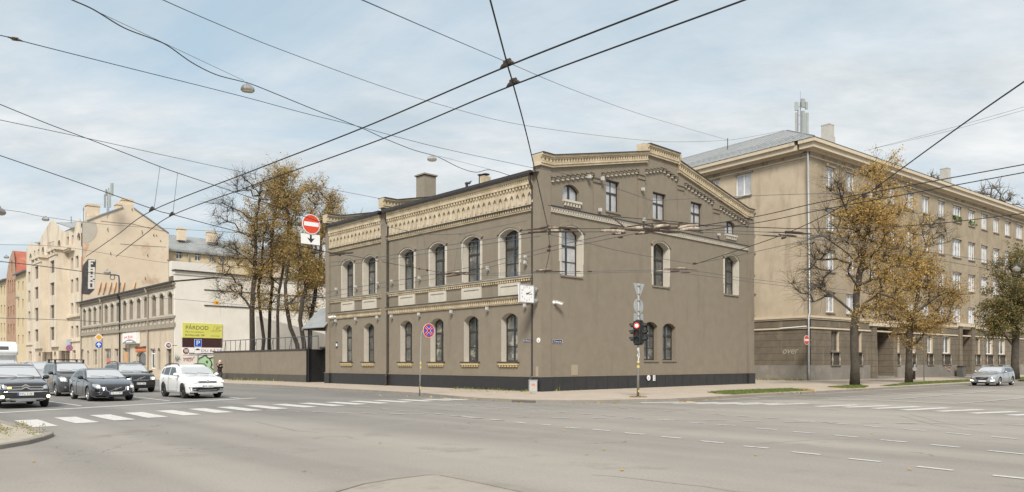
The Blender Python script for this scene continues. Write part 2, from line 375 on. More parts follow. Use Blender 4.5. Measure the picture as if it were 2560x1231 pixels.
def fan(mb,pts,z,m=0): mb.poly([V((p[0],p[1],z)) for p in pts],m)
def kerb(mb,pts,w=.16,z0=.0,z1=.135,m=0,inner=1):
    pts=[V((p[0],p[1],0)) for p in pts]
    off=[]
    for i in range(len(pts)):
        t=(pts[min(i+1,len(pts)-1)]-pts[max(i-1,0)]).normalized(); off.append(V((-t.y,t.x,0))*w*inner)
    for i in range(len(pts)-1):
        a,b=pts[i],pts[i+1]; c,d=b+off[i+1],a+off[i]
        up=V((0,0,z1)); lo=V((0,0,z0-.02)); bev=V((0,0,z1-.025)); 
        ins=.02/w
        ai=a+off[i]*ins; bi=b+off[i+1]*ins
        mb.quad(a+lo,b+lo,b+bev,a+bev,m); mb.quad(a+bev,b+bev,bi+up,ai+up,m); mb.quad(ai+up,bi+up,c+up,d+up,m); mb.quad(c+up,d+up,d+lo,c+lo,m)
        mb.quad(a+lo,d+lo,d+up,a+bev,m); mb.quad(b+lo,c+lo,c+up,b+bev,m)
# kerb line of the corner pavement, from far left round to far right
far_l=[G(570,962.5)+dL*s for s in (260,120,60,25)]
kl=far_l+[G(570,962.5),G(690,967.5),G(800,974.5),G(930,981.5),G(1060,989.5),G(1128,996.5)]
kmid=[G(1128,996.5),G(1160,999.5),G(1210,1002.5),G(1280,1006),G(1340,1008)]
k2=[G(1280,1006),G(1340,1008),G(1420,1009),G(1500,1008.5),G(1548,1007)]
kmid2=[G(1548,1007),G(1620,1006),G(1700,1004)]
kr=[G(1700,1004),G(1770,999.8),G(1847,994.8),G(1900,991.5),G(1960,988.4),G(2060,983.4)]
kr2=[G(2060,983.4),G(2146,978.2),G(2200,974.6),G(2272,970.4)]
kr3=[G(2272,970.4),G(2350,965.8),G(2430,961.6)]; e=kr3[-1]; kr3+= [e+dR*25,e+dR*80,e+dR*220]
outline=kl+kmid[1:-1]+k2+kmid2[1:]+kr[1:]+kr2[1:]+kr3[1:]
mb=MB(); far=[V((outline[-1].x,900,0)),V((outline[0].x,900,0))]
fan(mb,outline+far,.125); struct(mb.build('pavement',PAVE))
mb=MB()
for seg in (kl,k2,kr,kr3): kerb(mb,seg)
for seg in (kmid,kmid2,kr2): kerb(mb,seg,z1=.127)     # dropped kerbs
# under-face of the dropped edges is hidden by the asphalt apron below
struct(mb.build('kerb',KERB))
# asphalt lanes of the right-hand street read darker than the crossing
def ground_poly(name,mat,pts,z,kind='structure'):
    m_=MB(); fan(m_,pts,z); o=m_.build(name,mat); o['kind']=kind; return o
right_lane=[G(1708,1006.5),G(1775,1002),G(1850,997),G(1962,990.2),G(2062,985),G(2275,972.2),G(2432,963)]
q=right_lane[-1]; q2=G(1960,994)
ground_poly('road_lane',ASPH2,right_lane+[q+dR*200,q+dR*200-dL*2.6,G(2490,970),G(2060,997.2),G(1900,1001)],.004)
# left foreground kerb island and the pavement at the bottom edge
li=[G(-260,1165),G(0,1124),G(70,1112),G(110,1101),G(129,1094),G(134,1088),G(121,1080,.09),G(88,1068.5,.09),G(45,1062,.09),G(0,1050,.09),G(-260,1004,.09)]
ground_poly('pavement_left',PAVE_L,li,.082)
mb=MB(); kerb(mb,li,w=.2,z1=.092); struct(mb.build('kerb_left',KERB))
bi=[G(560,1330),G(880,1232),G(960,1218),G(1045,1207),G(1085,1204.5),G(1125,1207),G(1240,1231),G(1500,1290)]
ground_poly('pavement_front',pm('front_pavement',(.275,.248,.21),(.32,.29,.25),2,.9,.4,40,c3=(.24,.215,.18),s3=2,t3=.54),bi,.125)
mb=MB(); kerb(mb,bi,w=-.2,z1=.14); struct(mb.build('kerb_front',KERB))

# ------------------------------------------------------------------ painted markings
def stripe(mb,a,b,w,z=.009,m=0):
    a=V(a);b=V(b);a.z=b.z=0; t=(b-a).normalized(); n=V((-t.y,t.x,0))*w/2; up=V((0,0,z))
    # slightly ragged paint edges
    k=max(2,int((b-a).length/.6)); L_=[];R_=[]
    for i in range(k+1):
        p=a.lerp(b,i/k); L_.append(p+n*(1+random.uniform(-.06,.06))+up); R_.append(p-n*(1+random.uniform(-.06,.06))+up)
    for i in range(k): mb.quad(R_[i],R_[i+1],L_[i+1],L_[i],m)
def gseg(mb,x0,y0,x1,y1,w,**k): stripe(mb,G(x0,y0),G(x1,y1),w,**k)
# left zebra: each stripe given by its left-end and right-end centre line
mb=MB()
zl=[((64,1051),(115,1067.5)),((163,1044),(218,1058)),((249,1038),(312,1051)),((333,1032),(396,1044.5)),((410,1027),(482,1038.5)),((490,1022.3),(562,1032.5)),((560,1018),(638,1027.5)),((628,1014.5),(704,1023)),
    ((696,1011.3),(778,1018.7)),((760,1008.5),(848,1015.2)),((826,1006),(905,1011.7)),((884,1003.6),(962,1009)),((945,1001.5),(1020,1006.3)),((1003,999.8),(1078,1004)),((1058,998.3),(1126,1001.8)),((1105,997.8),(1172,1000.6))]
for (a,b) in zl:
    A,B=G(*a),G(*b); gap=.62
    stripe(mb,A,B,gap)
struct(mb.build('zebra_crossing_left',PAINT))
mb=MB()
zr=[((1601,1007.6),(1735,1005.4)),((1683,1009.0),(1796,1006.4)),((1738,1009.9),(1850,1007.3)),((1789,1010.9),(1903,1007.8)),((1844,1011.9),(1955,1008.6)),((1914,1012.8),(2019,1009.4)),((1971,1014.8),(2146,1010.8)),((2040,1017),(2146,1013)),((2112,1018.9),(2222,1014.7)),((2184,1022),(2297,1017)),((2259,1025.9),(2369,1020.2)),((2344,1029),(2455,1024.6)),((2428,1034),(2540,1029.7)),((2525,1039),(2640,1034.2))]
del zr[6]
for a,b in zr: stripe(mb,G(*a),G(*b),.44,z=.0065)
struct(mb.build('zebra_crossing_right',PAINT))
mb=MB(); gseg(mb,-120,1039.5,640,995.6,.35); struct(mb.build('stop_line',PAINT))
mb=MB()
for a in ((97,1000.5,203,1015.5),(335,992.8,424,1003.2),(545,990.3,600,996.5)): gseg(mb,*a,.14)
for (px,py) in ((120,1003),(345,994)):
    p=G(px,py)
    for k in range(1,14): stripe(mb,p+dL*(k*6),p+dL*(k*6+3),.14)
struct(mb.build('lane_lines_left',PAINT))
mb=MB()
# lines of the right-hand street (solid), as running away along the street
for a in ((2060,997.2,2506,969),(2232,999.4,2490,978),(2398,1010,2760,978.5)): gseg(mb,*a,.17,z=.0155)
for a in ((1855,995.4,1900,998.6),(1930,999.5,2060,999.8),(2060,999.8,2187,1001.7),(2187,1001.7,2264,1005),(2264,1005,2357,1009.5),(2357,1009.5,2392,1011.2)): gseg(mb,*a,.17,z=.0185)
gseg(mb,2330,969.8,2380,968.6,.14,z=.0155); gseg(mb,2470,972.2,2500,971.6,.14,z=.0155)
struct(mb.build('lane_lines_right',PAINT_OLD))
mb=MB()
Z=lambda x,y:(1180+x/1.855,960+y/1.855)
dash=[(90,166,145,171),(193,178,252,184),(303,188,367,193),(428,203,502,208),(558,212,640,219),(708,228,800,236),(878,246,972,254),(1060,266,1168,276),(1258,290,1374,300),(1484,317,1616,330),(1746,348,1896,363),(2064,385,2236,404),(2415,426,2600,445),
 (-60,150,45,161),(865,166,940,172),(1010,180,1085,184),(1138,190,1220,195),(1316,207,1415,214),(1490,223,1588,231),(1680,239,1790,249),(1895,261,2016,272),(2128,283,2262,296),(2396,311,2580,330),
 (1820,196,1920,204),(2000,210,2108,219),(2200,228,2310,238),(2404,245,2528,257),(1655,182,1742,189),(1505,170,1590,177)]
for a in dash:
    p,q=Z(a[0],a[1]),Z(a[2],a[3]); gseg(mb,*p,*q,.12)
struct(mb.build('lane_dashes_near',PAINT))
mb=MB()
dash2=[(210,156,292,157),(370,158,452,160),(556,160,620,161),(704,161,792,163),(722,155,790,160),(880,167,970,168),(1080,170,1178,171),(1258,174,1350,176),(1446,178,1552,177),(1620,179,1708,181),(1798,181,1890,183),(1968,183,2060,184),(2132,184,2226,186),(2296,186,2378,188),(2470,190,2560,192),
 (604,147,664,151),(498,139,560,143),(396,131,446,134),(302,124,350,127),(222,118,262,121),(60,105,108,109),(130,111,186,116),(582,107,632,110),(686,113,732,116),(776,119,838,123),(884,126,936,129),(994,132,1050,136),(1110,141,1172,146),(1228,149,1298,154),(1362,158,1430,163),(412,98,456,101),(330,95,372,97),(258,90,298,93),(-40,84,70,83)]
for a in dash2:
    p,q=Z(a[0],a[1]),Z(a[2],a[3]); gseg(mb,*p,*q,.11,z=.0125)
D=lambda x,y:(x/2,616+y/2)
for a in ((1335,822,1390,823),(1440,826,1500,828),(1560,829,1622,831),(1685,833,1752,835),(1812,835,1885,838),(1945,838,2028,841),(2055,842,2120,840),(2255,849,2325,851),(2350,858,2415,862),(2455,869,2518,873),(1990,824,2035,827),(2080,831,2140,834),(2170,838,2210,842),(1910,815,1950,818),(1770,802,1850,804),(2270,792,2310,795),(2350,797,2395,800),(2430,802,2470,805)):
    gseg(mb,*D(a[0],a[1]),*D(a[2],a[3]),.12,z=.0145)
struct(mb.build('lane_dashes_far',PAINT_OLD))

mb=MB()
CRK=pm('crack_sealant',(.17,.155,.137),(.225,.207,.185),3,.8)
for pts in ([(1480,1188),(1530,1191),(1600,1199),(1700,1211),(1760,1217),(1830,1229),(1900,1236)],[(782,1098),(800,1094),(832,1091),(868,1092),(882,1096)],[(1010,1062),(1100,1071),(1200,1076),(1290,1079)],[(640,1055),(740,1078),(800,1082)],[(1900,1110),(2040,1100),(2200,1098)],[(2250,1040),(2330,1062),(2400,1075),(2480,1084)],[(2270,1035),(2350,1056),(2420,1068)]):
    for a,b in zip(pts,pts[1:]): stripe(mb,G(*a),G(*b),.016,z=.005)
struct(mb.build('road_cracks',CRK))
# ------------------------------------------------------------------ the grey corner building
cb=thing('corner_building','two storey grey brown corner building with yellow brick cornices and stepped gable facing the crossing','building',C0)
LO=lambda x0,x1,z0,z1,rise:(PL.U(x1),PL.U(x0),z0,z1,rise)     # px left/right -> s range
UPW=[(1250.8,1298),(1158.6,1201.4),(1076,1113.6),(1000.7,1035.8),(909.7,940),(856.6,884.4)]
LOW=[(1253,1294),(1159.7,1196),(1076,1108.8),(1000.7,1030),(909.7,935),(856,880)]
zUs=PL.Z(1278,692.5); zUt=PL.Z(1282,572.5); zLs=PL.Z(1278,904.5); zLt=PL.Z(1282,782.5)
opsU=[LO(a,b,zUs,zUt,.30) for a,b in UPW]; opsL=[LO(a,b,zLs,zLt,.30) for a,b in LOW]
EAVE=PL.Z(1330,436); sEnd=PL.U(819); sPil=PL.U(963); 
mb=MB(); wall(mb,PL,.55,sEnd,.0,EAVE,opsU+opsL,depth=.5)
# right (gable) wall
RW=lambda x0,x1,y0,y1,rise,ref=None:(PR.U(x0),PR.U(x1),PR.Z(ref or (x0+x1)/2,y1),PR.Z(ref or (x0+x1)/2,y0),rise)
topz=lambda t: min(13.5+max(0,t-.8)*.2169, 13.5+max(0,22.1-t)*.2169) if 0.8<t<22.1 else 13.5
opsM=[RW(1402.4,1453.8,568,690,.34),RW(1632,1670.5,607,716,.34),RW(1811,1844,639,737,.34)]
opsG=[RW(1610,1643.7,805,901,.28),RW(1656.7,1688.6,809,901,.28)]
opsA=[RW(1406.4,1448,462,502,.34),RW(1515,1548.6,452,530,0),RW(1632,1665,483,550,0),RW(1727,1755.5,507,574,0),RW(1812,1838.5,553,587,.28)]
tEnd=PR.U(1881.5)
opsR=opsM+opsG+opsA
wall(mb,PR,.60,tEnd-.02,0,13,opsR,top=lambda t:topz(t)-.3,knots=(.8,9.7,13.2,22.1,11.45),depths=[.5]*3+[.34]*2+[.24]*5,mrs=[1]*3+[0]*7)
# far end wall, back wall (plain, seen only from other places) 
Lx=sEnd; Tx=tEnd
b0=PL.at(Lx,0,0); 
def pt(s,t,z): return C0+dL*s+dR*t+V((0,0,z))
mb.poly([pt(Lx,.12,0),pt(Lx,.12,EAVE),pt(Lx,11.45,EAVE+2.4),pt(Lx,Tx,EAVE),pt(Lx,Tx,0)],0)
mb.quad(pt(.12,Tx,0),pt(Lx,Tx,0),pt(Lx,Tx,EAVE),pt(.12,Tx,EAVE),0)
recalc(mb.build('wall',[PLASTER,CREAM],cb))
# pilasters
def cornerbox(s0,s1,t0,t1,z0,z1,m=0):
    mb.box8([pt(s0,t0,z0),pt(s1,t0,z0),pt(s1,t1,z0),pt(s0,t1,z0),pt(s0,t0,z1),pt(s1,t0,z1),pt(s1,t1,z1),pt(s0,t1,z1)],m)
for q in ((0,.66,0,.78,.9,12.79),(sPil-.3,sPil+.36,0,.5,.9,12.79),(sEnd-.45,sEnd+.12,0,.5,.9,12.79),(0,.5,tEnd-.75,tEnd+.04,.9,12.79)):
    mb=MB(); cornerbox(*q); mb.build('pilaster',PLASTER,cb)
# plinth of dark stone, with a pale ledge
mb=MB(); zp=PL.Z(1300,941)
def plinth(s0,s1,t0,t1): 
    cornerbox(s0,s1,t0,t1,0,zp-.03)
    cornerbox(s0-.02,s1+.02,t0-.02,t1+.02,zp-.03,zp+.02,1)
plinth(.72,sPil-.36,.06,.3); plinth(sPil+.42,sEnd-.51,.06,.3)
plinth(.06,.3,.84,tEnd-.81)
plinth(-.06,.72,-.06,.84); plinth(sPil-.36,sPil+.42,-.06,.5); plinth(sEnd-.51,sEnd+.2,-.06,.5); plinth(-.06,.5,tEnd-.81,tEnd+.1)
# joints between the stone slabs
for t in range(1,23,1):
    x=.84+t*1.0
    if x<tEnd-.9: cornerbox(.052,.06,x,x+.012,.02,zp-.05,2)
mb.build('plinth',[DARKPLINTH,PLASTER,BLACK],cb)

# windows
WU=[];WL_=[];WM=[];WG=[];WA=[]
for i,op in enumerate(opsU): WU.append(window(cb,PL,op,-.42,FRAME,(GLASS,GLASS2,GLASS)[i%3],fw=.085,trans=(.62,),extra=(.30,),bw=.07))
for i,op in enumerate(opsL): WL_.append(window(cb,PL,op,-.42,FRAME,(GLASS2,GLASS,GLASS2)[i%3],fw=.085,trans=(.66,),extra=(.32,),bw=.07))
for i,op in enumerate(opsM): WM.append(window(cb,PR,op,-.42,FRAME,GLASS_B if i==0 else GLASS,fw=.085,trans=(.62,),extra=(.30,),bw=.07))
for i,op in enumerate(opsG): WG.append(window(cb,PR,op,-.30,FRAME,GLASS,fw=.085,trans=(.66,),extra=(.32,),bw=.07))
for i,op in enumerate(opsA):
    WA.append(window(cb,PR,op,-.2,FRAME,GLASS_B,fw=.08,trans=() if op[4] else (.60,),bw=.08 if op[4] else .07))
# sills of the rectangular and ground windows (right wall)
for op,wn in zip(opsG+opsA[1:4]+opsM,WG+WA[1:4]+WM):
    mb=MB(); mb.box(PR,op[0]-.06,op[1]+.08,op[2]-.10,op[2]-.005,-.2,.07); mb.build('window_sill',PLASTER,wn)
# hood moulds and cream architraves
def hood(mb,pl,op,m,th=.16,pr=.10,gap=.10,m2=1):
    u0,u1,z0,z1,r=op
    A=arc_pts(u0-gap,u1+gap,z1+gap,r+.03,10); B=arc_pts(u0-gap-th,u1+gap+th,z1+gap+th,r+.08,10); K=arc_pts(u0-.004,u1+.004,z1+.004,r,10)
    for i in range(10):
        for P_,Q_,p0,p1,mm in ((A,B,-.01,pr,m),(K,A,-.01,pr*.5,m2)):
            q=[P_[i],P_[i+1],Q_[i+1],Q_[i]]
            mb.box8([pl.at(*q[0],p0),pl.at(*q[1],p0),pl.at(*q[1],p1),pl.at(*q[0],p1),pl.at(*q[3],p0),pl.at(*q[2],p0),pl.at(*q[2],p1),pl.at(*q[3],p1)],mm)
    for u in (u0,u1):
        sg=-1 if u==u0 else 1
        a,b=sorted((u+sg*.004,u+sg*gap)); mb.box(pl,a,b,z0+.02,z1-r,-.01,pr*.5,m2)
        a,b=sorted((u+sg*gap,u+sg*(gap+.07))); mb.box(pl,a,b,z0+.75,z1-r-.02,-.01,pr*.25,m2)
for pl,op,wn in [(PL,a,b) for a,b in zip(opsU,WU)]+[(PR,a,b) for a,b in zip(opsM,WM)]:
    mb=MB(); hood(mb,pl,op,0); mb.build('window_surround',[PLASTER,CREAM],wn)
# cream apron panels under the upper windows
zc1=PL.Z(1290,739.7); zc0=PL.Z(1290,760.6); zm1=PL.Z(1326,689); zm0=PL.Z(1326,701.5)
for op in opsU:
    mb=MB(); u0,u1=op[0]-.12,op[1]+.12; a,b=zc1+.06,zm0-.03
    mb.box(PL,u0,u1,a,b,-.01,.03); mb.box(PL,u0,u0+.2,a,b,.03,.075); mb.box(PL,u1-.2,u1,a,b,.03,.075); mb.box(PL,u0+.2,u1-.2,b-.16,b,.03,.075)
    mb.build('apron_panel',CREAM,cb)

# brick cornices of the street front
def dents(mb,pl,u0,u1,z0,z1,o0,o1,pitch,wd,m=0):
    n=max(1,int((u1-u0)/pitch)); p=(u1-u0)/n
    for i in range(n):
        c=u0+(i+.5)*p; mb.box(pl,c-wd/2,c+wd/2,z0,z1,o0,o1,m)
blocks=[(.70,sPil-.32,30),(sPil+.38,sEnd-.47,14)]
z527=PL.Z(1330,527); z470=PL.Z(1330,470); z478=PL.Z(1330,478); z512=PL.Z(1330,512); z452=PL.Z(1330,453)
for u0,u1,nn in blocks:
    bcs=MB(); fl=MB(); nic=MB()
    # lower cornice
    h=zc1-zc0
    bcs.box(PL,u0,u1,zc0,zc0+.07,-.01,.07); dents(bcs,PL,u0,u1,zc0+.07,zc0+h*.62,-.01,.13,.20,.115)
    bcs.box(PL,u0,u1,zc0+.07,zc0+h*.62,-.01,.055)
    bcs.box(PL,u0,u1,zc0+h*.62,zc1-.12,-.01,.17); bcs.box(PL,u0,u1,zc1-.12,zc1-.03,-.01,.22); fl.box(PL,u0,u1,zc1-.03,zc1+.012,-.01,.27)
    # sill string course
    h=zm1-zm0
    dents(bcs,PL,u0,u1,zm0,zm0+h*.5,-.01,.10,.20,.11); bcs.box(PL,u0,u1,zm0+h*.5,zm1-.02,-.01,.14); fl.box(PL,u0,u1,zm1-.02,zm1+.02,-.01,.20,1)
    # main cornice: dentil under frieze
    bcs.box(PL,u0,u1,z527,z527+.10,-.01,.09); dents(bcs,PL,u0,u1,z527+.10,z527+.27,-.01,.15,.21,.11); bcs.box(PL,u0,u1,z527+.10,z527+.27,-.01,.05)
    fl.box(PL,u0,u1,z527+.27,z527+.315,-.01,.22)
    fz0=z527+.315; fz1=z470+.03; fo=.13
    p=(u1-u0)/nn; ap=z478-.02; sp=ap-.22; nb=fz0+.10
    for i in range(nn):
        a=u0+i*p; b=a+p; c=(a+b)/2; hw=p*.31
        for (q) in ([(a,fz0),(c-hw,fz0),(c-hw,sp),(c,ap),(c,fz1),(a,fz1)],[(c+hw,fz0),(b,fz0),(b,fz1),(c,fz1),(c,ap),(c+hw,sp)]):
            bcs.poly([PL.at(x,z,fo) for x,z in q])
        bcs.quad(PL.at(c-hw,fz0,fo),PL.at(c-hw,fz0,0),PL.at(c-hw,sp,0),PL.at(c-hw,sp,fo)); bcs.quad(PL.at(c+hw,fz0,0),PL.at(c+hw,fz0,fo),PL.at(c+hw,sp,fo),PL.at(c+hw,sp,0))
        bcs.quad(PL.at(c-hw,sp,0),PL.at(c,ap,0),PL.at(c,ap,fo),PL.at(c-hw,sp,fo)); bcs.quad(PL.at(c+hw,sp,fo),PL.at(c,ap,fo),PL.at(c,ap,0),PL.at(c+hw,sp,0))
        # light sloping sill of each niche and the little stepped corbel between
        nic.box(PL,c-hw+.002,c+hw-.002,fz0+.001,sp+.2,-.008,.012)
        bcs.box(PL,a-.05,a+.05,fz0+.12,fz0+.20,fo-.01,fo+.04); bcs.box(PL,a-.035,a+.035,fz0+.20,fz0+.27,fo-.01,fo+.02)
    z=fz1
    dents(bcs,PL,u0,u1,z,z+.16,-.01,.21,.27,.13); bcs.box(PL,u0,u1,z,z+.16,-.01,.10); bcs.box(PL,u0,u1,z+.16,z+.34,-.01,.24)
    bcs.box(PL,u0,u1,z+.34,z+.47,-.01,.20); dents(bcs,PL,u0,u1,z+.34,z+.47,.19,.265,.18,.09)
    bcs.box(PL,u0,u1,z+.47,EAVE-.12,-.01,.29)
    bcs.build('brick_cornice',YBRICK,cb); nic.build('niche_infill',CREAM,cb); fl.build('cornice_flashing',[METAL_DK,METAL_GAL],cb)
# brick sills under the lower windows
for op,wn in zip(opsL,WL_):
    mb=MB(); u0,u1=op[0]-.10,op[1]+.16; z=op[2]
    mb.box(PL,u0-.05,u1+.05,z-.07,z-.005,-.3,.17,1); mb.box(PL,u0,u1,z-.20,z-.07,-.01,.13); dents(mb,PL,u0,u1,z-.31,z-.20,-.01,.10,.21,.12); mb.box(PL,u0+.02,u1-.02,z-.24,z-.20,-.01,.07)
    mb.build('brick_sill',[YPAINT,METAL_DK],wn)

# roof and gutter
rf=MB(); RZ=EAVE-.02; ridge=11.45
for s0,s1 in ((.15,sEnd+.1),):
    rf.quad(pt(s0,-.32,RZ-.03),pt(s1,-.32,RZ-.03),pt(s1,ridge,RZ+2.45),pt(s0,ridge,RZ+2.45)); rf.quad(pt(s0,ridge,RZ+2.45),pt(s1,ridge,RZ+2.45),pt(s1,Tx+.3,RZ),pt(s0,Tx+.3,RZ))
for u0,u1,_ in blocks:
    rf.box(PL,u0-.03,u1+.03,EAVE-.12,EAVE+.06,-.2,.42); rf.box(PL,u0-.03,u1+.03,EAVE+.06,EAVE+.16,-.4,.36)
rf.build('roof',METAL_DK,cb)
# parapets: front gable and two party walls, brick bands following the slope
def parapet(pl,o_back,bands,full=True):
    prof=[((-.12,13.5),(.8,13.5)),((.8,13.5),(9.72,15.43)),((9.72,15.94),(13.18,15.94)),((13.18,15.43),(22.1,13.5)),((22.1,13.5),(23.08,13.5))]
    if not full: prof=[((-.28,13.45),(.8,13.45)),((.8,13.45),(6.5,14.7))]
    for a,b in prof:
        sband(bands,pl,a,b,-.05,.0,o_back-.06,.30,1)
        sband(bands,pl,a,b,-.17,-.05,o_back,.24); sband(bands,pl,a,b,-.27,-.17,o_back,.17)
        sband(bands,pl,a,b,-.49,-.27,o_back,.08)
        L_=b[0]-a[0]; n=int(L_/.24)
        for i in range(n):
            k0=(i+.25)/n; k1=(i+.75)/n
            q=lambda k:(a[0]+L_*k,a[1]+(b[1]-a[1])*k)
            sband(bands,pl,q(k0),q(k1),-.47,-.27,.07,.15)
        sband(bands,pl,a,b,-.58,-.49,o_back,.15); sband(bands,pl,a,b,-.71,-.58,o_back,.10)
    if full:
        for a in ((9.35,9.72),(13.18,13.55)):
            bands.box(pl,a[0],a[1],14.66,15.9,o_back,.085)
gp=MB(); parapet(PRc,-.55,gp); gp.build('gable_parapet',[YBRICK,METAL_DK],cb)
for s in (sPil+.03,sEnd-.17):
    gp=MB(); pl=Plane(C0+dL*(s-.27),dR,nR); parapet(pl,-.5,gp,False)
    gp.poly([pl.at(0,12.3,-.02),pl.at(6.5,13.6,-.02),pl.at(6.5,14.0,-.02),pl.at(0.8,12.8,-.02),pl.at(0,12.8,-.02)],2)
    gp.build('party_parapet',[YBRICK,METAL_DK,PLASTER],cb)
# gable relief: strips, corbel tables, string course
mb=MB(); zs=PR.Z(1375,524); zt=PR.Z(1375,515)
str_px=[(1482.6,1500.8),(1594,1610.6),(1693,1707.8),(1781.7,1796.5)]
strips=[(PR.U(a),PR.U(b)) for a,b in str_px]
edges=[.78]+[q for st in strips for q in st]+[tEnd-.75]
RO=.085
cor=[[(1374.6,445),(1482.6,432)],[(1502,434),(1594,424)],[(1610.6,425),(1654,419.5),(1692,445.6)],[(1709,457),(1781.7,503.6)],[(1796,514),(1863.6,556)]]
ends=[]
for k,seg in enumerate(cor):
    pts=[PR.uv(*q) for q in seg]; pts[0]=(edges[2*k],pts[0][1]); pts[-1]=(edges[2*k+1],pts[-1][1]); ends.append(pts)
for a,b in strips:
    mb.box8([PR.at(a,zs,-.01),PR.at(b,zs,-.01),PR.at(b,zs,RO),PR.at(a,zs,RO),PR.at(a,topz(a)-.55,-.01),PR.at(b,topz(b)-.55,-.01),PR.at(b,topz(b)-.55,RO),PR.at(a,topz(a)-.55,RO)])
for pts in ends:
    for (ua,za),(ub,zb) in zip(pts,pts[1:]):
        mb.box8([PR.at(ua,za,-.01),PR.at(ub,zb,-.01),PR.at(ub,zb,RO-.002),PR.at(ua,za,RO-.002),PR.at(ua,topz(ua)-.56,-.01),PR.at(ub,topz(ub)-.56,-.01),PR.at(ub,topz(ub)-.56,RO-.002),PR.at(ua,topz(ua)-.56,RO-.002)])
mb.box(PR,9.72,13.18,14.75,15.3,-.01,RO-.004)
for (a,b),(c) in zip(strips,[(440)]*4):
    zz=topz((a+b)/2)-1.75
    for dz in (0,.28): mb.box(PR,a-.04,b+.06,zz+dz-.05,zz+dz,-.01,RO+.06)
mb.build('gable_relief',PLASTER,cb)
for pts in ends:
    mb=MB()
    for (ua,za),(ub,zb) in zip(pts,pts[1:]):
        n=max(2,round((ub-ua)/.40))
        for i in range(n):
            c=ua+(ub-ua)*(i+.5)/n; z=za+(zb-za)*(i+.5)/n
            mb.box(PR,c-.17,c+.17,z-.02,z+.07,-.005,.20,0); mb.box(PR,c-.12,c+.12,z-.14,z-.02,-.005,.16,0); mb.box(PR,c-.08,c+.08,z-.27,z-.14,-.005,.11,1)
    mb.build('corbel_table',[PLASTER,CREAM],cb)
mb=MB(); mb.box(PR,.79,tEnd-.76,zt-.03,zt+.03,-.01,.17,1); mb.box(PR,.79,tEnd-.76,zt-.12,zt-.03,-.01,.12); dents(mb,PR,.79,tEnd-.76,zt-.25,zt-.12,-.01,.11,.21,.11); mb.box(PR,.79,tEnd-.76,zt-.25,zt-.12,-.01,.05); mb.box(PR,.79,tEnd-.76,zt-.33,zt-.25,-.01,.08)
for op in (opsA[0],opsA[4]):
    u0,u1=op[0]-.02,op[1]+.12; z=op[2]; mb.box(PR,u0,u1,z-.14,z-.01,-.1,.14); dents(mb,PR,u0+.05,u1-.05,z-.36,z-.14,-.01,.10,.24,.12); mb.box(PR,u0+.03,u1-.03,z-.22,z-.14,-.01,.06)
mb.build('string_course',[CREAM,METAL_DK],cb)
# rainwater pipes
PIPE=pm('brown_pipe',(.035,.027,.022),(.05,.04,.033),3,.5)
for s,zt_ in ((.74,EAVE),(sPil-.42,EAVE)):
    mb=MB(); q=lambda z,o:PL.at(s,z,o)
    mb.tube([q(zt_-.1,.30),q(zt_-.45,.28),q(zt_-.9,.08),q(1.25,.08),q(1.0,.12),q(.75,.22),q(.22,.22),q(.15,.32)],.075,8)
    for z in (3,5.9,8.6,10.2): mb.tube([q(z,.08),q(z+.06,.08)],.095,8)
    mb.build('downpipe',PIPE,cb,smooth=False)
# chimneys
mb=MB(); c=pt(sPil+.03,3.75,0); rz=math.atan2(dR.y,dR.x)
mb.cbox((c.x,c.y,14.7),1.05,1.05,2.0,rz); mb.cbox((c.x,c.y,15.70),1.25,1.25,.10,rz); mb.cbox((c.x,c.y,15.64),1.13,1.13,.05,rz,1); mb.tube([(c.x+.1,c.y,15.75),(c.x+.1,c.y,15.85)],.25,8)
recalc(mb.build('chimney',[pm('chimney_plaster',(.235,.20,.155),(.265,.23,.18),2,.9),METAL_DK],cb))
mb=MB(); c=P(1212,452,50.5)
mb.cbox((c.x,c.y,13.55),.62,.5,1.5,rz); mb.tube([(c.x-.3,c.y,13.4),(c.x-.3,c.y,14.42)],.11,8,1); mb.lathe((c.x-.3,c.y,14.40),(0,0,1),[(.2,0),(.2,.03),(.02,.1)],10,1); mb.lathe((c.x+.05,c.y,14.3),(0,0,1),[(.12,0),(.12,.12),(.28,.13),(.28,.17),(.05,.24)],10,1)
mb.build('chimney_pot',[YBRICK,METAL_DK],cb)
mb=MB(); c=P(1167,462,49); mb.tube([(c.x,c.y,12.9),(c.x,c.y,c.z+.1)],.09,8,1); mb.lathe((c.x,c.y,c.z+.1),(0,0,1),[(.16,0),(.02,.08)],8,1)
mb.build('chimney_pot',[YBRICK,METAL_DK],cb)
# flood lights on the walls
FLOOD=pm('flood_light_housing',(.45,.44,.42),(.52,.51,.49),4,.4)
mb=MB()
sc=4.559
for (x,y,o0) in [(2355,215,720),(1925,250,720),(1515,285,720),(1147,312,720),(835,335,720),(670,347,720),(425,365,720),(198,385,720),(1930,930,470),(1152,1035,470),(838,1078,470),(677,1100,470),(430,1140,470),(205,1165,470),(2360,865,470),(2363,805,470)]:
    mb=MB(); u,z=PL.uv(800+x/sc,o0+y/sc); mb.box(PL,u-.10,u+.04,z-.02,z+.16,.12,.26); mb.box(PL,u-.03,u+.03,z-.1,z+.0,0,.14); mb.build('flood_light',FLOOD,cb)
for (x,y) in [(645,455),(790,480),(1235,593),(762,820),(1248,925),(2070,1085)]:
    mb=MB(); u,z=PR.uv(1320+x/4.397,340+y/4.397); mb.box(PR,u-.09,u+.09,z-.1,z+.1,.14,.3); mb.box(PR,u-.03,u+.03,z+.02,z+.08,0,.14); mb.build('flood_light',FLOOD,cb)
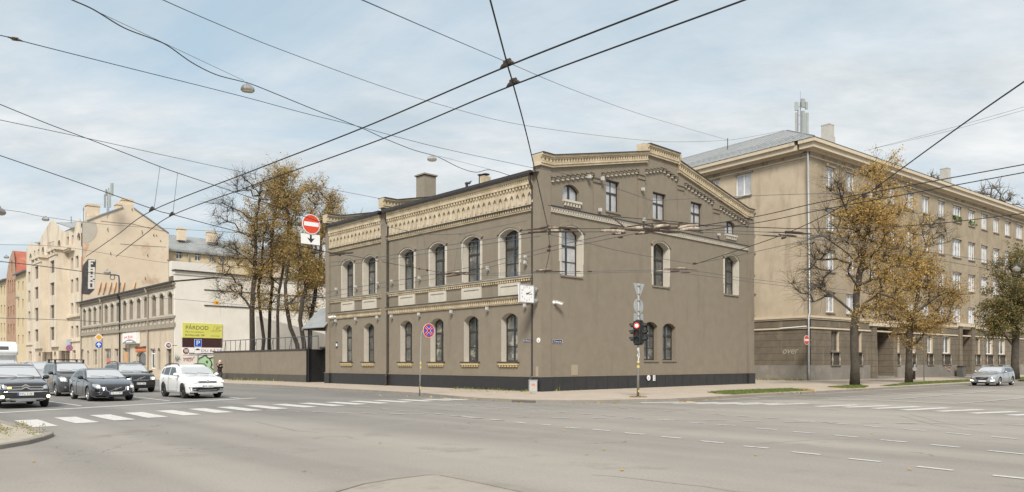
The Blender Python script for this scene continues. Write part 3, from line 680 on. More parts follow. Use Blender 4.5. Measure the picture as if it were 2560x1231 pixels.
# patched service hatches in the plaster
HATCH=pm('hatch_paint',(.30,.25,.18),(.33,.28,.20),3,.8)
mb=MB(); u,z=PR.uv(1436,926); mb.box(PR,u-.28,u+.28,z-.3,z+.32,-.01,.02); mb.build('service_hatch',HATCH,cb)
mb=MB(); u,z=PLc.uv(1343,931); mb.box(PLc,u-.1,u+.1,z-.32,z+.32,-.01,.02); mb.build('service_hatch',HATCH,cb)
# ------------------------------------------------------------------ other buildings
def grooved(name,c1,c2,groove,h,z0,c3,wd=.055):
    m=pm(name,c1,c2,1.3,.9,.2,50,streak=.85,c3=c3,s3=1.1,t3=.52); nt=m.node_tree; N=nt.nodes; L=nt.links; b=N['Principled BSDF']
    src=b.inputs['Base Color'].links[0].from_socket
    geo=N.new('ShaderNodeNewGeometry'); sp=N.new('ShaderNodeSeparateXYZ'); L.new(geo.outputs['Position'],sp.inputs[0])
    def mt(op,a,v):
        n=N.new('ShaderNodeMath'); n.operation=op; L.new(a,n.inputs[0]); n.inputs[1].default_value=v; return n.outputs[0]
    fr=N.new('ShaderNodeMath'); fr.operation='FRACT'; L.new(mt('DIVIDE',mt('SUBTRACT',sp.outputs[2],z0),h),fr.inputs[0])
    lt=mt('LESS_THAN',fr.outputs[0],wd)
    mx=N.new('ShaderNodeMix'); mx.data_type='RGBA'; L.new(lt,mx.inputs[0]); L.new(src,mx.inputs[6]); mx.inputs[7].default_value=(*groove,1); L.new(mx.outputs[2],b.inputs['Base Color'])
    return m
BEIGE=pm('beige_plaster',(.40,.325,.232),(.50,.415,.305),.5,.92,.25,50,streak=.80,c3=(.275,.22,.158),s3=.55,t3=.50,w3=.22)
BEIGE_DK=pm('weathered_frieze_plaster',(.28,.225,.16),(.36,.29,.21),.8,.92,.2,50,streak=.8,c3=(.16,.13,.095),s3=.9,t3=.5)
RUST=grooved('rusticated_plaster',(.115,.093,.067),(.165,.135,.097),(.055,.045,.033),.62,.10,(.20,.165,.118))
BEIGE2=pm('sooty_beige_plaster',(.265,.213,.148),(.36,.295,.21),.55,.92,.25,50,streak=.82,c3=(.19,.153,.107),s3=.6,t3=.50,w3=.2)
PLINTH_G=pm('grey_plinth',(.19,.172,.146),(.22,.20,.17),1,.9,.2,50,c3=(.27,.245,.205),s3=.5,t3=.55)
LIGHTTRIM=pm('pale_trim',(.50,.42,.31),(.58,.50,.38),1.5,.9,c3=(.36,.29,.21),s3=1.5,t3=.58)
WFRAME=pm('white_window_frame',(.74,.74,.74),(.80,.80,.80),5,.5)
OLDFRAME=pm('old_window_frame',(.17,.13,.10),(.24,.19,.15),6,.7)
def ops_px(pl,lst,o=0):
    out=[]
    for q in lst:
        x0,x1,y0,y1=q[:4]; r=q[4] if len(q)>4 else 0
        ua,ub=sorted((pl.U(x0,o),pl.U(x1,o))); m=(x0+x1)/2
        out.append((ua,ub,pl.Z(m,y1,o),pl.Z(m,y0,o),r))
    return out
def simple_windows(parent,pl,ops,o,fm,gms,**k):
    for i,op in enumerate(ops): window(parent,pl,op,o,fm,gms[i%len(gms)],**k)

# ---- long beige apartment block on the right
YB=68.0; B0=V(((2025-CX)/F*YB,YB,0)); dR2=V((.788,.616,0)).normalized(); dL2=V((-dR2.y,dR2.x,0))
PB=Plane(B0,dR2,-dL2); PS=Plane(B0,dL2,-dR2)
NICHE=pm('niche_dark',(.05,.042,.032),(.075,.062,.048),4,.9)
BALU=pm('weathered_baluster',(.26,.23,.19),(.33,.29,.24),6,.9)
bg_=thing('apartment_block','long five storey beige apartment block with brown rusticated ground floor behind the chestnut trees','apartment building',B0)
ZT=PB.Z(2026,353); zstr=PB.Z(2392,505.5); LEN=78.0; DEP=34.0
g_top=PB.Z(2380,818)
cols=[(2065,2086),(2116,2136),(2172,2190),(2222,2238),(2266,2284),(2306,2322),(2346,2361),(2381.5,2402.5),(2421,2436.5),(2453.5,2468),(2483.5,2497),(2512.5,2525.5),(2540.5,2556)]
rows=[(PB.Z(2392,y1),PB.Z(2392,y0)) for y0,y1 in ((516,555),(599,643),(682,724),(766,806))]
ops=[]
for a,b in cols:
    for z0,z1 in rows: ops.append((PB.U(a),PB.U(b),z0,z1,0))
last=PB.U(2556)
for k in range(1,6):
    for z0,z1 in rows: ops.append((last+k*3.2-1.1,last+k*3.2+.5,z0,z1,0))
gz0,gz1=PB.Z(2365,884),PB.Z(2365,841)
gwin=[(2077,2096),(2138,2152),(2236,2247),(2276,2287),(2317.5,2330),(2356,2374),(2437,2448.5),(2464,2480),(2495,2511),(2530,2543)]
gops=[(PB.U(a),PB.U(b),gz0,gz1,0) for a,b in gwin]
pz=PB.Z(2450,912)
sw=[(1839.5,1878,436,490),(1779,1796,452,500)]
sops=ops_px(PS,sw)
for z0,z1 in rows[1:]: sops.append((PS.U(1886),PS.U(1866),z0,z1,0))
mb=MB()
wall(mb,PB,0,LEN,g_top+.15,ZT-.5,ops,depth=.22)
wall(mb,PS,0,DEP,g_top+.15,ZT-.5,sops,depth=.22,mw=2)
mb.quad(PB.at(LEN,0),PB.at(LEN,0,-14),PB.at(LEN,ZT-.5,-14),PB.at(LEN,ZT-.5)); mb.quad(PB.at(14,0,-14),PB.at(LEN,0,-14),PB.at(LEN,ZT-.5,-14),PB.at(14,ZT-.5,-14))
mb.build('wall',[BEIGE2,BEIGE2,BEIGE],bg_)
# ground floor, doorways and plinth
door=[(2185,2226),(2400,2424)]
dops=[(PB.U(a),PB.U(b),.35,PB.Z((a+b)/2,820),0) for a,b in door]
pd=[(PB.U(2187),PB.U(2213)),(PB.U(2402),PB.U(2420))]
mb=MB(); wall(mb,PB,0,LEN,.0,g_top,gops+dops,depth=.3,mr=2,depths=[.3]*len(gops)+[1.3,1.3],mrs=[2]*len(gops)+[1,1],o=.06)
wall(mb,PS,0,DEP,0,g_top,[],o=.06); recalc(mb.build('ground_floor_wall',[RUST,RUST,LIGHTTRIM],bg_))
mb=MB()
ed=[-.1,dops[0][0]-.02,dops[0][1]+.02,dops[1][0]-.02,dops[1][1]+.02,LEN]
for a,b in ((0,1),(2,3),(4,5)): mb.box(PB,ed[a],ed[b],0,pz,-.2,.10)
mb.box(PS,.11,DEP,0,pz,-.2,.10); mb.build('plinth',PLINTH_G,bg_)
mb=MB()
for o_,z0,z1,m in ((.22,g_top-.02,g_top+.16,0),(.14,g_top-.16,g_top-.02,0),(.16,g_top-1.02,g_top-.88,0)):
    mb.box(PB,-o_,LEN,z0,z1,-.1,o_,m); mb.box(PS,o_+.001,DEP,z0,z1,-.1,o_,m)
mb.build('string_course',LIGHTTRIM,bg_)
for k,op in enumerate(dops):
    mb=MB(); u0,u1=op[0],op[1]
    for a,b in ((u0-.9,u0-.003),(u1+.003,u1+.9)): mb.box(PB,a,b,.02,op[3]+.1,.05,.30)
    mb.box(PB,u0-1.1,u1+1.1,op[3]+.1,op[3]+.45,.05,.42,1)
    mb.build('porch_surround',[RUST,LIGHTTRIM],bg_)
    mb=MB(); mb.box(PB,u0-1.0,u1+1.0,-.05,.22,.02,.9); mb.box(PB,u0,u1,.2,.38,-1.2,.5); mb.build('doorstep',PLINTH_G,bg_)
    mb=MB(); mb.box(PB,u0+.2,u1-.2,.38,op[3]-1.2,-1.25,-1.2); mb.box(PB,u0+.3,(u0+u1)/2-.05,.5,2.1,-1.2,-1.17); mb.box(PB,(u0+u1)/2+.05,u1-.3,.5,2.1,-1.2,-1.17)
    d=mb.build('door',OLDFRAME,bg_); mb=MB(); mb.tube([PB.at((u0+u1)/2+.1,1.2,-1.17),PB.at((u0+u1)/2+.1,1.2,-1.08),PB.at((u0+u1)/2+.25,1.2,-1.08)],.02,6); mb.build('handle',METAL_GAL,d)
    mb=MB(); mb.quad(PB.at(u0,.3,-1.26),PB.at(u1,.3,-1.26),PB.at(u1,op[3],-1.26),PB.at(u0,op[3],-1.26)); mb.build('porch_back_wall',RUST,bg_)  # dark plaster on porch back and reveals stands in for the shadow inside
# windows: white frames, pale panes coloured for curtains and reflections
gm=[GLASS_W,GLASS_B,GLASS_W,GLASS_W,GLASS,GLASS_W,GLASS_B]
for i,op in enumerate(ops):
    u0,u1=op[0],op[1]; k=(.5,) if u1-u0<1.75 else (.33,.67)
    f=window(bg_,PB,op,-.12,WFRAME,gm[(i*5+i//4)%7],fw=.09,mull=k,trans=(),bw=.055)
    mb=MB(); mb.box(PB,u0-.08,u1+.08,op[2]-.12,op[2]-.01,-.1,.13); mb.build('window_sill',BEIGE_DK,f); mb=MB(); mb.box(PB,u0-.1,u1+.1,op[3]+.02,op[3]+.16,-.01,.12); mb.build('window_lintel',BEIGE_DK,f)
for i,op in enumerate(sops): 
    f=window(bg_,PS,op,-.12,WFRAME,GLASS_B if i<2 else GLASS_W,fw=.09,trans=(),bw=.05)
    mb=MB(); mb.box(PS,op[0]-.1,op[1]+.1,op[2]-.14,op[2]-.01,-.1,.13); mb.build('window_sill',BEIGE_DK,f); mb=MB(); mb.box(PS,op[0]-.2,op[1]+.2,op[3]+.02,op[3]+.16,-.01,.14); mb.build('window_lintel',BEIGE_DK,f)
for i,op in enumerate(gops):
    f=window(bg_,PB,op,-.16,WFRAME if i in(3,4,5,7,8) else OLDFRAME,GLASS_D if i<3 else GLASS,fw=.09,trans=(),bw=.05)
    # niche with white balusters under the sill
    u0,u1=op[0]-.12,op[1]+.12; z1=op[2]-.12; z0=z1-1.15
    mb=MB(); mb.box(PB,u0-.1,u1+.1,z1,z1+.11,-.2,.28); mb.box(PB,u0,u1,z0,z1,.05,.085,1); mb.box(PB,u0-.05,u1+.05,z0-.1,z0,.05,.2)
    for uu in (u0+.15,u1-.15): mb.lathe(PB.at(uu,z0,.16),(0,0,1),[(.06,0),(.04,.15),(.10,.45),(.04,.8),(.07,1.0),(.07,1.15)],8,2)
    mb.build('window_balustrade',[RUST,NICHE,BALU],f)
# frieze line, main cornice, roof
mb=MB()
for o_,z0,z1 in ((.10,zstr-.06,zstr+.06),): mb.box(PB,-o_,LEN,z0,z1,-.1,o_); mb.box(PS,o_+.001,DEP,z0,z1,-.1,o_)
for o_,z0,z1 in ((.25,ZT-.95,ZT-.80),(.80,ZT-.80,ZT-.35),(1.0,ZT-.35,ZT-.02)): mb.box(PB,-o_,LEN,z0,z1,-.6,o_); mb.box(PS,o_+.001,DEP,z0,z1,-.6,o_)
mb.build('cornice',LIGHTTRIM,bg_)
mb=MB(); mb.box(PB,-.012,LEN,zstr+.06,ZT-.95,-.1,.012); mb.box(PS,.013,DEP,zstr+.06,ZT-.95,-.1,.012)
for px,py in ((1856,411),(1765,430)):
    u,z=PS.uv(px,py); mb.box(PS,u-.22,u+.22,z-.18,z+.18,.0,.016,1)
mb.build('frieze',[BEIGE_DK,BLACK],bg_)
mb=MB(); rr=6.0; rz_=ZT+3.55; e_=1.05
c=lambda a,b,z:B0+dR2*a+dL2*b+V((0,0,z))
mb.quad(c(-e_,-e_,ZT),c(-e_,DEP,ZT),c(rr,DEP,rz_),c(rr,rr,rz_)); mb.quad(c(-e_,-e_,ZT),c(LEN,-e_,ZT),c(LEN,rr,rz_),c(rr,rr,rz_)); mb.quad(c(2*rr+e_,2*rr,ZT),c(2*rr+e_,DEP,ZT),c(rr,DEP,rz_),c(rr,rr,rz_)); mb.quad(c(2*rr,2*rr+e_,ZT),c(LEN,2*rr+e_,ZT),c(LEN,rr,rz_),c(rr,rr,rz_))
def seam(a,b,r=.035):
    mb.tube([a,b],r,4,1)
n=48
for i in range(1,n):
    y=-e_+i*(DEP+e_)/n
    k=min(1,(y+e_)/(rr+e_)); seam(c(-e_,y,ZT+.03),c(-e_+(rr+e_)*k,y,ZT+.03+(rz_-ZT)*k))
seam(c(-e_,-e_,ZT+.03),c(rr,rr,rz_+.03),.07); seam(c(rr,rr,rz_+.02),c(rr,DEP,rz_+.02),.08)
mb.build('roof',[METAL_ROOF,pm('roof_seam',(.24,.25,.25),(.30,.31,.31),3,.5)],bg_)
mb=MB(); o1=.17
a=lambda y,z:c(-e_+(rr+e_)*o1,y,ZT+(rz_-ZT)*o1+z)
mb.tube([a(.5,.28),a(DEP,.28)],.03,4); mb.tube([a(.5,.16),a(DEP,.16)],.03,4)
for i in range(24): mb.tube([a(.6+i*1.35,.0),a(.6+i*1.35,.3)],.025,4)
mb.build('snow_guard',METAL_GAL,bg_)
mb=MB(); v=c(rr+.15,rr-.25,rz_-.75); mb.poly([c(rr-1.0,rr-1.1,rz_-.62),c(rr+.9,rr-1.25,rz_-.75),c(rr,rr-.2,rz_+.06)]); mb.build('roof_vent',pm('red_oxide',(.16,.05,.045),(.2,.07,.06),3,.7),bg_)
for (x0,x1,y0,y1,Y) in ((2054,2084,313,366,76),(2351,2375,422,462,108)):
    p=P((x0+x1)/2,y1,Y); h=(y1-y0)/F*Y; ww=(x1-x0)/F*Y/1.36; ro=math.atan2(dR2.y,dR2.x)
    mb=MB(); mb.cbox((p.x,p.y,p.z+h*.5),ww,ww,h,ro); mb.cbox((p.x,p.y,p.z-1.0+h*.22),ww*1.18,ww*1.18,2+h*.40,ro); mb.cbox((p.x,p.y,p.z+h-.06),ww*1.06,ww*1.06,.12,ro); mb.build('chimney',pm('chimney_render',(.38,.365,.33),(.45,.43,.39),2,.9),bg_)
mb=MB(); mb.tube([PS.at(-.04,ZT-1.0,.42),PS.at(-.06,g_top+.4,.14),PS.at(-.06,g_top+.1,.32),PS.at(-.06,.9,.30),PS.at(-.06,.12,.24)],.085,8)
mb.build('downpipe',METAL_GAL,bg_,smooth=True)
mb=MB(); u0=PS.U(1953); z=PS.Z(1990,820,.2); mb.tube([PS.at(.2,z+.1,.2),PS.at(u0,z,.2)],.05,6); mb.build('wall_pipe',WHITE,bg_)
# flower boxes of two windows
LEAFG=pm('potted_green',(.10,.16,.05),(.20,.26,.08),8,.8)
for j in (28,32):
    op=ops[j]; mb=MB(); mb.box(PB,op[0],op[1],op[2]+.0,op[2]+.18,.0,.12)
    o=mb.build('flower_box',OLDFRAME,None,loc=PB.at((op[0]+op[1])/2,op[2],.06)); tag(o,'window box of green plants on a top floor sill, the '+('wider' if j==28 else 'sparser')+' of the two','flower box','flower boxes on the beige block')
    mb=MB()
    for q in range(40 if j==28 else 22):
        p=PB.at(random.uniform(op[0],op[1]),op[2]+.15+random.random()*.4,random.uniform(.0,.25)); d=V((random.uniform(-1,1),random.uniform(-1,1),random.uniform(-.5,1))).normalized(); a_=d.orthogonal().normalized()*.13; b_=d.cross(a_).normalized()*.13
        mb.quad(p-a_-b_,p+a_-b_,p+a_+b_,p-a_+b_)
    mb.build('plants',LEAFG,o)

# ---- boundary wall, gate, canopy, railing next to the grey building
s_g0,s_g1,s_w1=PLc.U(820),PLc.U(765.5),PLc.U(533.5); WZ=PLc.Z(763,873.5)
GO=PLc.at((s_g1+s_w1)/2,0)
mb=MB(); mb.box(PLc,s_g1,s_w1,.7,WZ-.06,-.3,0); ww=mb.build('boundary_wall',PLASTER,None,loc=GO); tag(ww,'long grey brown rendered garden wall with dark base beside the grey building','wall')
mb=MB(); mb.box(PLc,s_g1-.03,s_w1+.03,0,.72,-.34,.05); mb.build('wall_base',pm('wall_base_dark',(.065,.058,.05),(.085,.077,.066),2,.8),ww)
mb=MB(); mb.box(PLc,s_g1-.05,s_w1+.05,WZ-.06,WZ+.04,-.38,.07); mb.build('wall_coping',METAL_DK,ww)
gt=thing('gate','tall black sheet metal gate between the garden wall and the grey building','gate',PLc.at(s_g1,0))
mb=MB(); mid=s_g0+(s_g1-s_g0)*.45
mb.box(PLc,mid,s_g1-.08,.15,WZ+.02,-1.5,-1.4); mb.build('gate_leaf',BLACK,gt)
mb=MB(); mb.box(PLc,s_g0+.35,mid-.04,.15,WZ+.02,-1.6,-1.5); mb.build('gate_leaf',BLACK,gt)
mb=MB(); mb.box(PLc,s_g1-.08,s_g1-.035,.0,WZ,-1.6,.02); mb.box(PLc,s_g0+.25,s_g1,WZ+.02,WZ+.14,-1.7,-1.2); mb.build('gate_frame',BLACK,gt)
mb=MB(); mb.box(PLc,s_g0+.2,s_g1,WZ+.14,WZ+.22,-2.0,-1.2); mb.build('mossy_cap',pm('moss',(.25,.20,.04),(.33,.27,.07),4,.9),gt)
mb=MB(); mb.tube([PLc.at(mid-.2,1.2,-1.5),PLc.at(mid-.2,1.2,-1.38),PLc.at(mid-.2,1.5,-1.38)],.02,5); mb.build('handle',METAL_GAL,gt)
cn=thing('canopy','small gabled grey metal canopy roof above the black gate','canopy roof',PLc.at(s_g1,0))
pa,pb,pc=P(763.5,823,60.5),P(822,823,60.5),P(788,772,60.5); bk=dR*3.6
pb2=pc+dR*0; eL=P(763.5,824,61.0); eR=eL+dR*3.4; ap=P(789,771.5,61.6); 
# gable faces the street corner; ridge runs along the street towards the building
fL=PLc.at(s_g1+.1,PLc.Z(764,823),.35); fR=PLc.at(s_g1+.1,PLc.Z(764,823),-3.0); fA=PLc.at(s_g1+.1,PLc.Z(775,771),-1.3); sh=-dL*(s_g1-s_g0+.1)
mb=MB(); mb.poly([fL,fR,fA]); mb.box8([fL-V((0,0,.12)),fR-V((0,0,.12)),fR-dL*.12-V((0,0,.12)),fL-dL*.12-V((0,0,.12)),fL,fR,fR-dL*.12,fL-dL*.12]); mb.build('canopy_gable',pm('canopy_board',(.22,.20,.17),(.26,.235,.20),3,.8),cn)
f2A=P(788,772,62.5); e0=P(764,824,62.0); e1=P(800,826,60.2)
mb=MB(); e0=fL; r0=fA
mb.prism([e0,e0+sh,r0+sh,r0],V((0,0,.07))); mb.prism([fR,fR+sh,r0+sh,r0],V((0,0,.07))); mb.build('canopy_roof',METAL_ROOF,cn)
mb=MB()
for p in (fL-dL*.4-dR*-.4,fR-dL*.4): mb.tube([V((p.x,p.y,.1)),V((p.x,p.y,p.z))],.06,6)
mb.build('canopy_post',BLACK,cn)
rl=thing('railing','thin dark metal railing rising behind the top of the garden wall','railing',PLc.at(s_g1,0))
mb=MB(); rt=PLc.Z(764,842,-1.2); u0,u1=s_g1+.2,PLc.U(553,-1.2)
mb.tube([PLc.at(u0,rt,-1.2),PLc.at(u1,rt,-1.2)],.035,5); mb.build('handrail',WIREG,rl)
mb=MB(); n=int((u1-u0)/1.15)
for i in range(n+1):
    u=u0+(u1-u0)*i/n; mb.tube([PLc.at(u,WZ-1.5,-1.2),PLc.at(u,rt,-1.2)],.028,4)
    if i%3==1: mb.tube([PLc.at(u,rt,-1.2),PLc.at(u+.8,WZ-1.0,-1.2)],.028,4)
mb.build('railing_posts',WIREG,rl)

# ---- white end wall, low arcaded building, billboard wall
sA=PLc.U(438); sB=PLc.U(203); A0=PLc.at(sA,0)
WHITEW=pm('whitewashed_wall',(.64,.605,.545),(.72,.685,.625),.5,.92,.2,30,streak=.6,c3=(.54,.505,.44),s3=.5,t3=.55,w3=.2)
PW=Plane(A0,dR,-dL)
wh=thing('whitewashed_building','tall blank whitewashed end wall with a for sale billboard beside the arcaded house','building',A0)
zw=PW.Z(442,674.5)
mb=MB(); mb.box(PW,-.02,30,0,zw-.5,-.45,0); recalc(mb.build('wall',WHITEW,wh))
mb=MB(); mb.box(PW,-.1,30.1,zw-.5,zw-.12,-.5,.10); mb.box(PW,-.2,30.2,zw-.12,zw,-.6,.3,1); mb.box(PW,3.2,30,zw-2.1,zw-2.0,-.1,.07,1); mb.box(PW,3.2,30,zw-3.9,zw-3.8,-.1,.09,1)
mb.build('wall_coping',[WHITEW,METAL_DK],wh)
mb=MB(); p=PW.uv(526,660); mb.box(PW,p[0]-2.6,p[0]+2.6,zw-.2,zw+1.6,-6,-5); mb.build('chimney',WHITEW,wh)
LOWU=pm('arcade_pale_plaster',(.45,.405,.335),(.53,.48,.405),.8,.92,.2,40,streak=.85,c3=(.36,.315,.25),s3=1.2,t3=.56)
LOWD=pm('arcade_lower_plaster',(.47,.395,.295),(.55,.47,.365),.9,.92,.2,40,streak=.8,c3=(.36,.295,.21),s3=.8,t3=.52)
LDARK=pm('sooty_trim',(.26,.225,.175),(.33,.285,.225),2,.9)
lb=thing('arcaded_house','low two storey house with a row of tall arched upper windows above shops','building',PLc.at(sB,0))
zr=PLc.Z(437,703); s4=4.267
wpx=[(890,918),(945,975),(1000,1030),(1060,1087),(1118,1152),(1182,1215),(1245,1280),(1315,1352),(1385,1422),(1462,1502),(1540,1580),(1625,1668),(1705,1750),(1795,1842)]
zt_,zb_=PLc.Z(426,730.5),PLc.Z(426,786); zf=PLc.Z(426,812)
lops=[(PLc.U(b/s4),PLc.U(a/s4),zb_,zt_,.45) for a,b in wpx]
mb=MB(); wall(mb,PLc,sA+.3,sB,zf,zr-.2,lops,depth=.4,mr=1); mb.build('wall',[LOWU,LDARK],lb)
shop=[(261,277.5,872,913.5),(286,296.5,872,913.5),(307,326,870,914),(341,365,878,916,.5),(375,389,872,922),(394,401,870,926,.35),(416,429,872,930,.0),(233,243,874,914),(204,209,874,900),(218,223,876,915,.3)]
gops=ops_px(PLc,shop)
mb=MB(); wall(mb,PLc,sA+.3,sB,0,zf,gops,depth=.3,o=.02,mr=1); mb.build('ground_floor_wall',[LOWD,LOWU],lb)
for op in lops: 
    f=window(lb,PLc,op,-.34,OLDFRAME,GLASS_D,fw=.1,trans=(.68,),bw=.06)
    mb=MB(); hood(mb,PLc,op,0,th=.12,pr=.10,gap=.12,m2=0); mb.build('window_surround',LOWU,f)
    mb=MB(); u0,u1=op[0]-.1,op[1]+.1; mb.box(PLc,u0+.3,u1-.3,zf+.55,zb_-.7,.0,.05); mb.build('apron_panel',LDARK,f)
for i,op in enumerate(gops):
    if i in (4,5,6,9): 
        d=window(lb,PLc,op,-.22,WFRAME if i==4 else OLDFRAME,GLASS_D,fw=.12,trans=(.75,),name='door',bw=.08); mb=MB(); mb.tube([PLc.at((op[0]+op[1])/2-.12,1.15,-.2),PLc.at((op[0]+op[1])/2-.12,1.4,-.2)],.03,5); mb.build('handle',METAL_GAL,d)
    else: window(lb,PLc,op,-.22,LIGHTTRIM,GLASS if i!=3 else GLASS_D,fw=.1,mull=() if i in(3,) else (.5,),trans=(),name='shop_window',bw=.05)
mb=MB()
mb.box(PLc,sA,sB,zf-.35,zf-.1,-.05,.22); mb.box(PLc,sA,sB,zf-.1,zf+.18,-.05,.12); mb.box(PLc,sA,sB,zb_-.45,zb_-.2,-.05,.18)
for i in range(29):
    u=sA+.3+(sB-sA-.6)*i/28; mb.box(PLc,u-.12,u+.12,zf+.18,zb_-.45,-.05,.10)
mb.box(PLc,sA,sB,zr-.75,zr-.6,-.05,.12); dents(mb,PLc,sA,sB,zr-.6,zr-.42,-.05,.2,.5,.25); mb.box(PLc,sA,sB,zr-.42,zr-.2,-.05,.32)
mb.build('string_course',LDARK,lb)
mb=MB(); mb.prism([PLc.at(sA,zr-.2,.5),PLc.at(sB,zr-.2,.5),PLc.at(sB,zr+1.0,-7),PLc.at(sA,zr+1.0,-7)],V((0,0,.18))); mb.build('roof',METAL_DK,lb)
for px in (257,302,372,204.5):
    mb=MB(); u=PLc.U(px); mb.tube([PLc.at(u,zr-.2,.5),PLc.at(u,zr-.8,.15),PLc.at(u,.2,.15)],.09,6); mb.lathe(PLc.at(u,zr-.5,.3),(0,0,1),[(.12,-.3),(.2,.1),(.2,.25)],8); mb.build('downpipe',LDARK if px!=302 else BLACK,lb)

# ---- tall light building with the painted advert on its gable
TALL=pm('tall_house_plaster',(.56,.48,.375),(.66,.575,.46),.5,.92,.2,30,streak=.85,c3=(.37,.30,.225),s3=.5,t3=.50,w3=.2)
GABLEP=pm('gable_plaster',(.58,.475,.35),(.66,.555,.425),.35,.93,.3,15,c3=(.44,.30,.20),s3=.32,t3=.57,w3=.15)
tb=thing('tall_tenement','tall cream tenement with oriel bays, curved gables and painted advert on its bare gable','building',PLc.at(sB,0))
sC=PLc.U(66)
top_px=[(66,622),(70,618),(80,604),(86,612),(99,606),(101,598),(113,574),(127,552),(134,551),(144,562),(156,577),(162,580),(187,570),(191,558),(198,548),(203,549),(205,553)]
tp=[PLc.uv(*q) for q in top_px][::-1]
def interp(pts,u):
    for (a,za),(b,zb) in zip(pts,pts[1:]):
        if a<=u<=b+1e-9: return za+(zb-za)*(u-a)/(b-a)
    return pts[0][1] if u<pts[0][0] else pts[-1][1]
r1=[(165.5,171.5),(177,183),(188.5,196)]; r1y=[(645,675),(699,734),(758,787),(816,845)]
tw=[]
for a,b in r1:
    for y0,y1 in r1y:
        k=180-(a+b)/2; zc_=PLc.Z(180,y1); zd=PLc.Z(180,y0); tw.append((PLc.U(b),PLc.U(a),zc_,zd,0))
tw+=ops_px(PLc,[(167,172,592,618),(179,184,588,613),(192,200.5,582,603,.9),(144,151,600,624,.8),(104,110,617,640,.8),(84.5,88,627,643),(94,98,624,641),(73,79,634,652,.8),(104,107.5,680,705),(104,107.5,735,760),(104,107.5,790,815)])
for y0,y1 in ((680,708),(727,757),(779,803),(829,855)): tw+=ops_px(PLc,[(70,75.5,y0,y1)])
gr=ops_px(PLc,[(154,162,874,906),(164,175,874,906),(180,189,876,905),(126,131,876,905),(111,116,876,905),(134,141,878,906,.8),(96,103,879,906,.8),(72,79,879,904)])
for i in range(5): tw+=ops_px(PLc,[(119+i*3.4,121+i*3.4,607-i*1.0,635-i*1.3)])
mb=MB(); wall(mb,PLc,sB,sC,0,tp[0][1],tw+gr,depth=.35,top=lambda u:interp(tp,u),knots=[q[0] for q in tp])
mb.quad(PLc.at(sC,0),PLc.at(sC,0,-14),PLc.at(sC,20,-14),PLc.at(sC,20)); mb.build('wall',[TALL,TALL],tb)
simple_windows(tb,PLc,tw,-.3,OLDFRAME,[GLASS_D,GLASS,GLASS_D],fw=.12,trans=(.68,),bw=.06)
simple_windows(tb,PLc,gr,-.3,LIGHTTRIM,[GLASS],fw=.12,trans=(.7,),bw=.08,name='shop_window')
mb=MB(); u0,u1=PLc.U(187),PLc.U(160); z=PLc.Z(175,623); mb.box(PLc,u0,u1,z-.25,z+.25,-.1,.9); mb.box(PLc,u0,u1,z-.55,z-.25,-.1,.5); dents(mb,PLc,u0,u1,z-.5,z-.26,.4,.8,.7,.3); mb.build('cornice',TALL,tb)
mb=MB(); z=PLc.Z(180,790); mb.box(PLc,PLc.U(203),PLc.U(160),z-.3,z,-.1,.35); z=PLc.Z(180,852); mb.box(PLc,PLc.U(203),PLc.U(66),z-.2,z+.05,-.1,.2); mb.build('string_course',TALL,tb)
def oriel(x0,x1,ytop,ybot,xm,rows_,wx):
    O=1.75; ua,ub=PLc.U(x1,O),PLc.U(x0,O); zt2,zb2=PLc.Z(xm,ytop,O),PLc.Z(xm,ybot,O)
    orl=MB(); ow=ops_px(PLc,[(wx[0],wx[1],a,b) for a,b in rows_],O)
    wall(orl,PLc,ua,ub,zb2,zt2,ow,depth=.3,o=O)
    for u in (ua,ub): orl.quad(PLc.at(u,zb2,0),PLc.at(u,zb2,O),PLc.at(u,zt2,O),PLc.at(u,zt2,0))
    orl.quad(PLc.at(ua,zb2,O),PLc.at(ub,zb2,O),PLc.at(ub,zb2,0),PLc.at(ua,zb2,0))
    orl.box(PLc,ua-.3,ub+.3,zt2,zt2+.45,-.05,O+.3); orl.box(PLc,ua-.15,ub+.15,zt2-.8,zt2-.5,O-.1,O+.12)
    for uu in (ua+.3,(ua+ub)/2,ub-.3): orl.box(PLc,uu-.12,uu+.12,zt2-.5,zt2,O-.1,O+.25)
    orl.box(PLc,ua-.1,ub+.1,zb2-.6,zb2-.003,0,O-.4)
    b_=orl.build('oriel_bay',[TALL,TALL],tb)
    return ow,O
for args in ((121.5,140,628,868,131,((652,683),(707,739),(763,797),(818,851)),(125,135.5)),(81.5,100,648,872,91,((666,698),(718,748),(770,804),(824,854)),(86.5,95.5))):
    ow,O=oriel(*args)
    for op in ow: window(tb,PLc,op,O-.25,OLDFRAME,GLASS_D,fw=.12,mull=(.33,.67),trans=(.68,),bw=.06)
PT=Plane(PLc.at(sB,0),dR,-dL)
gpx=[(207,900),(207,556),(217,553),(219,538),(252,539),(307,520),(307.5,512),(334.5,512),(334.5,522),(421.5,584),(421.5,900)]
gp_=[PT.uv(*q) for q in gpx]
mb=MB(); mb.prism([PT.at(u,max(0,z)) for u,z in gp_],dL*.5); mb.build('gable_wall',GABLEP,tb)
mb=MB()
for x0,x1,y0,y1 in ((219,251,512,545),(307,334,498,522),(293,306,508,526)):
    (ua,za),(ub,zb)=PT.uv(x0,y1),PT.uv(x1,y0); z0=za-1.5
    mb=MB(); mb.box(PT,ua,ub,z0,zb-.3,-1.6,-.3); mb.box(PT,ua-.1,ub+.1,zb-.3,zb,-1.7,-.2); mb.build('chimney',GABLEP,tb)
mb=MB(); q=[PT.uv(*c_) for c_ in ((217,553),(252,539),(307,520))]; 
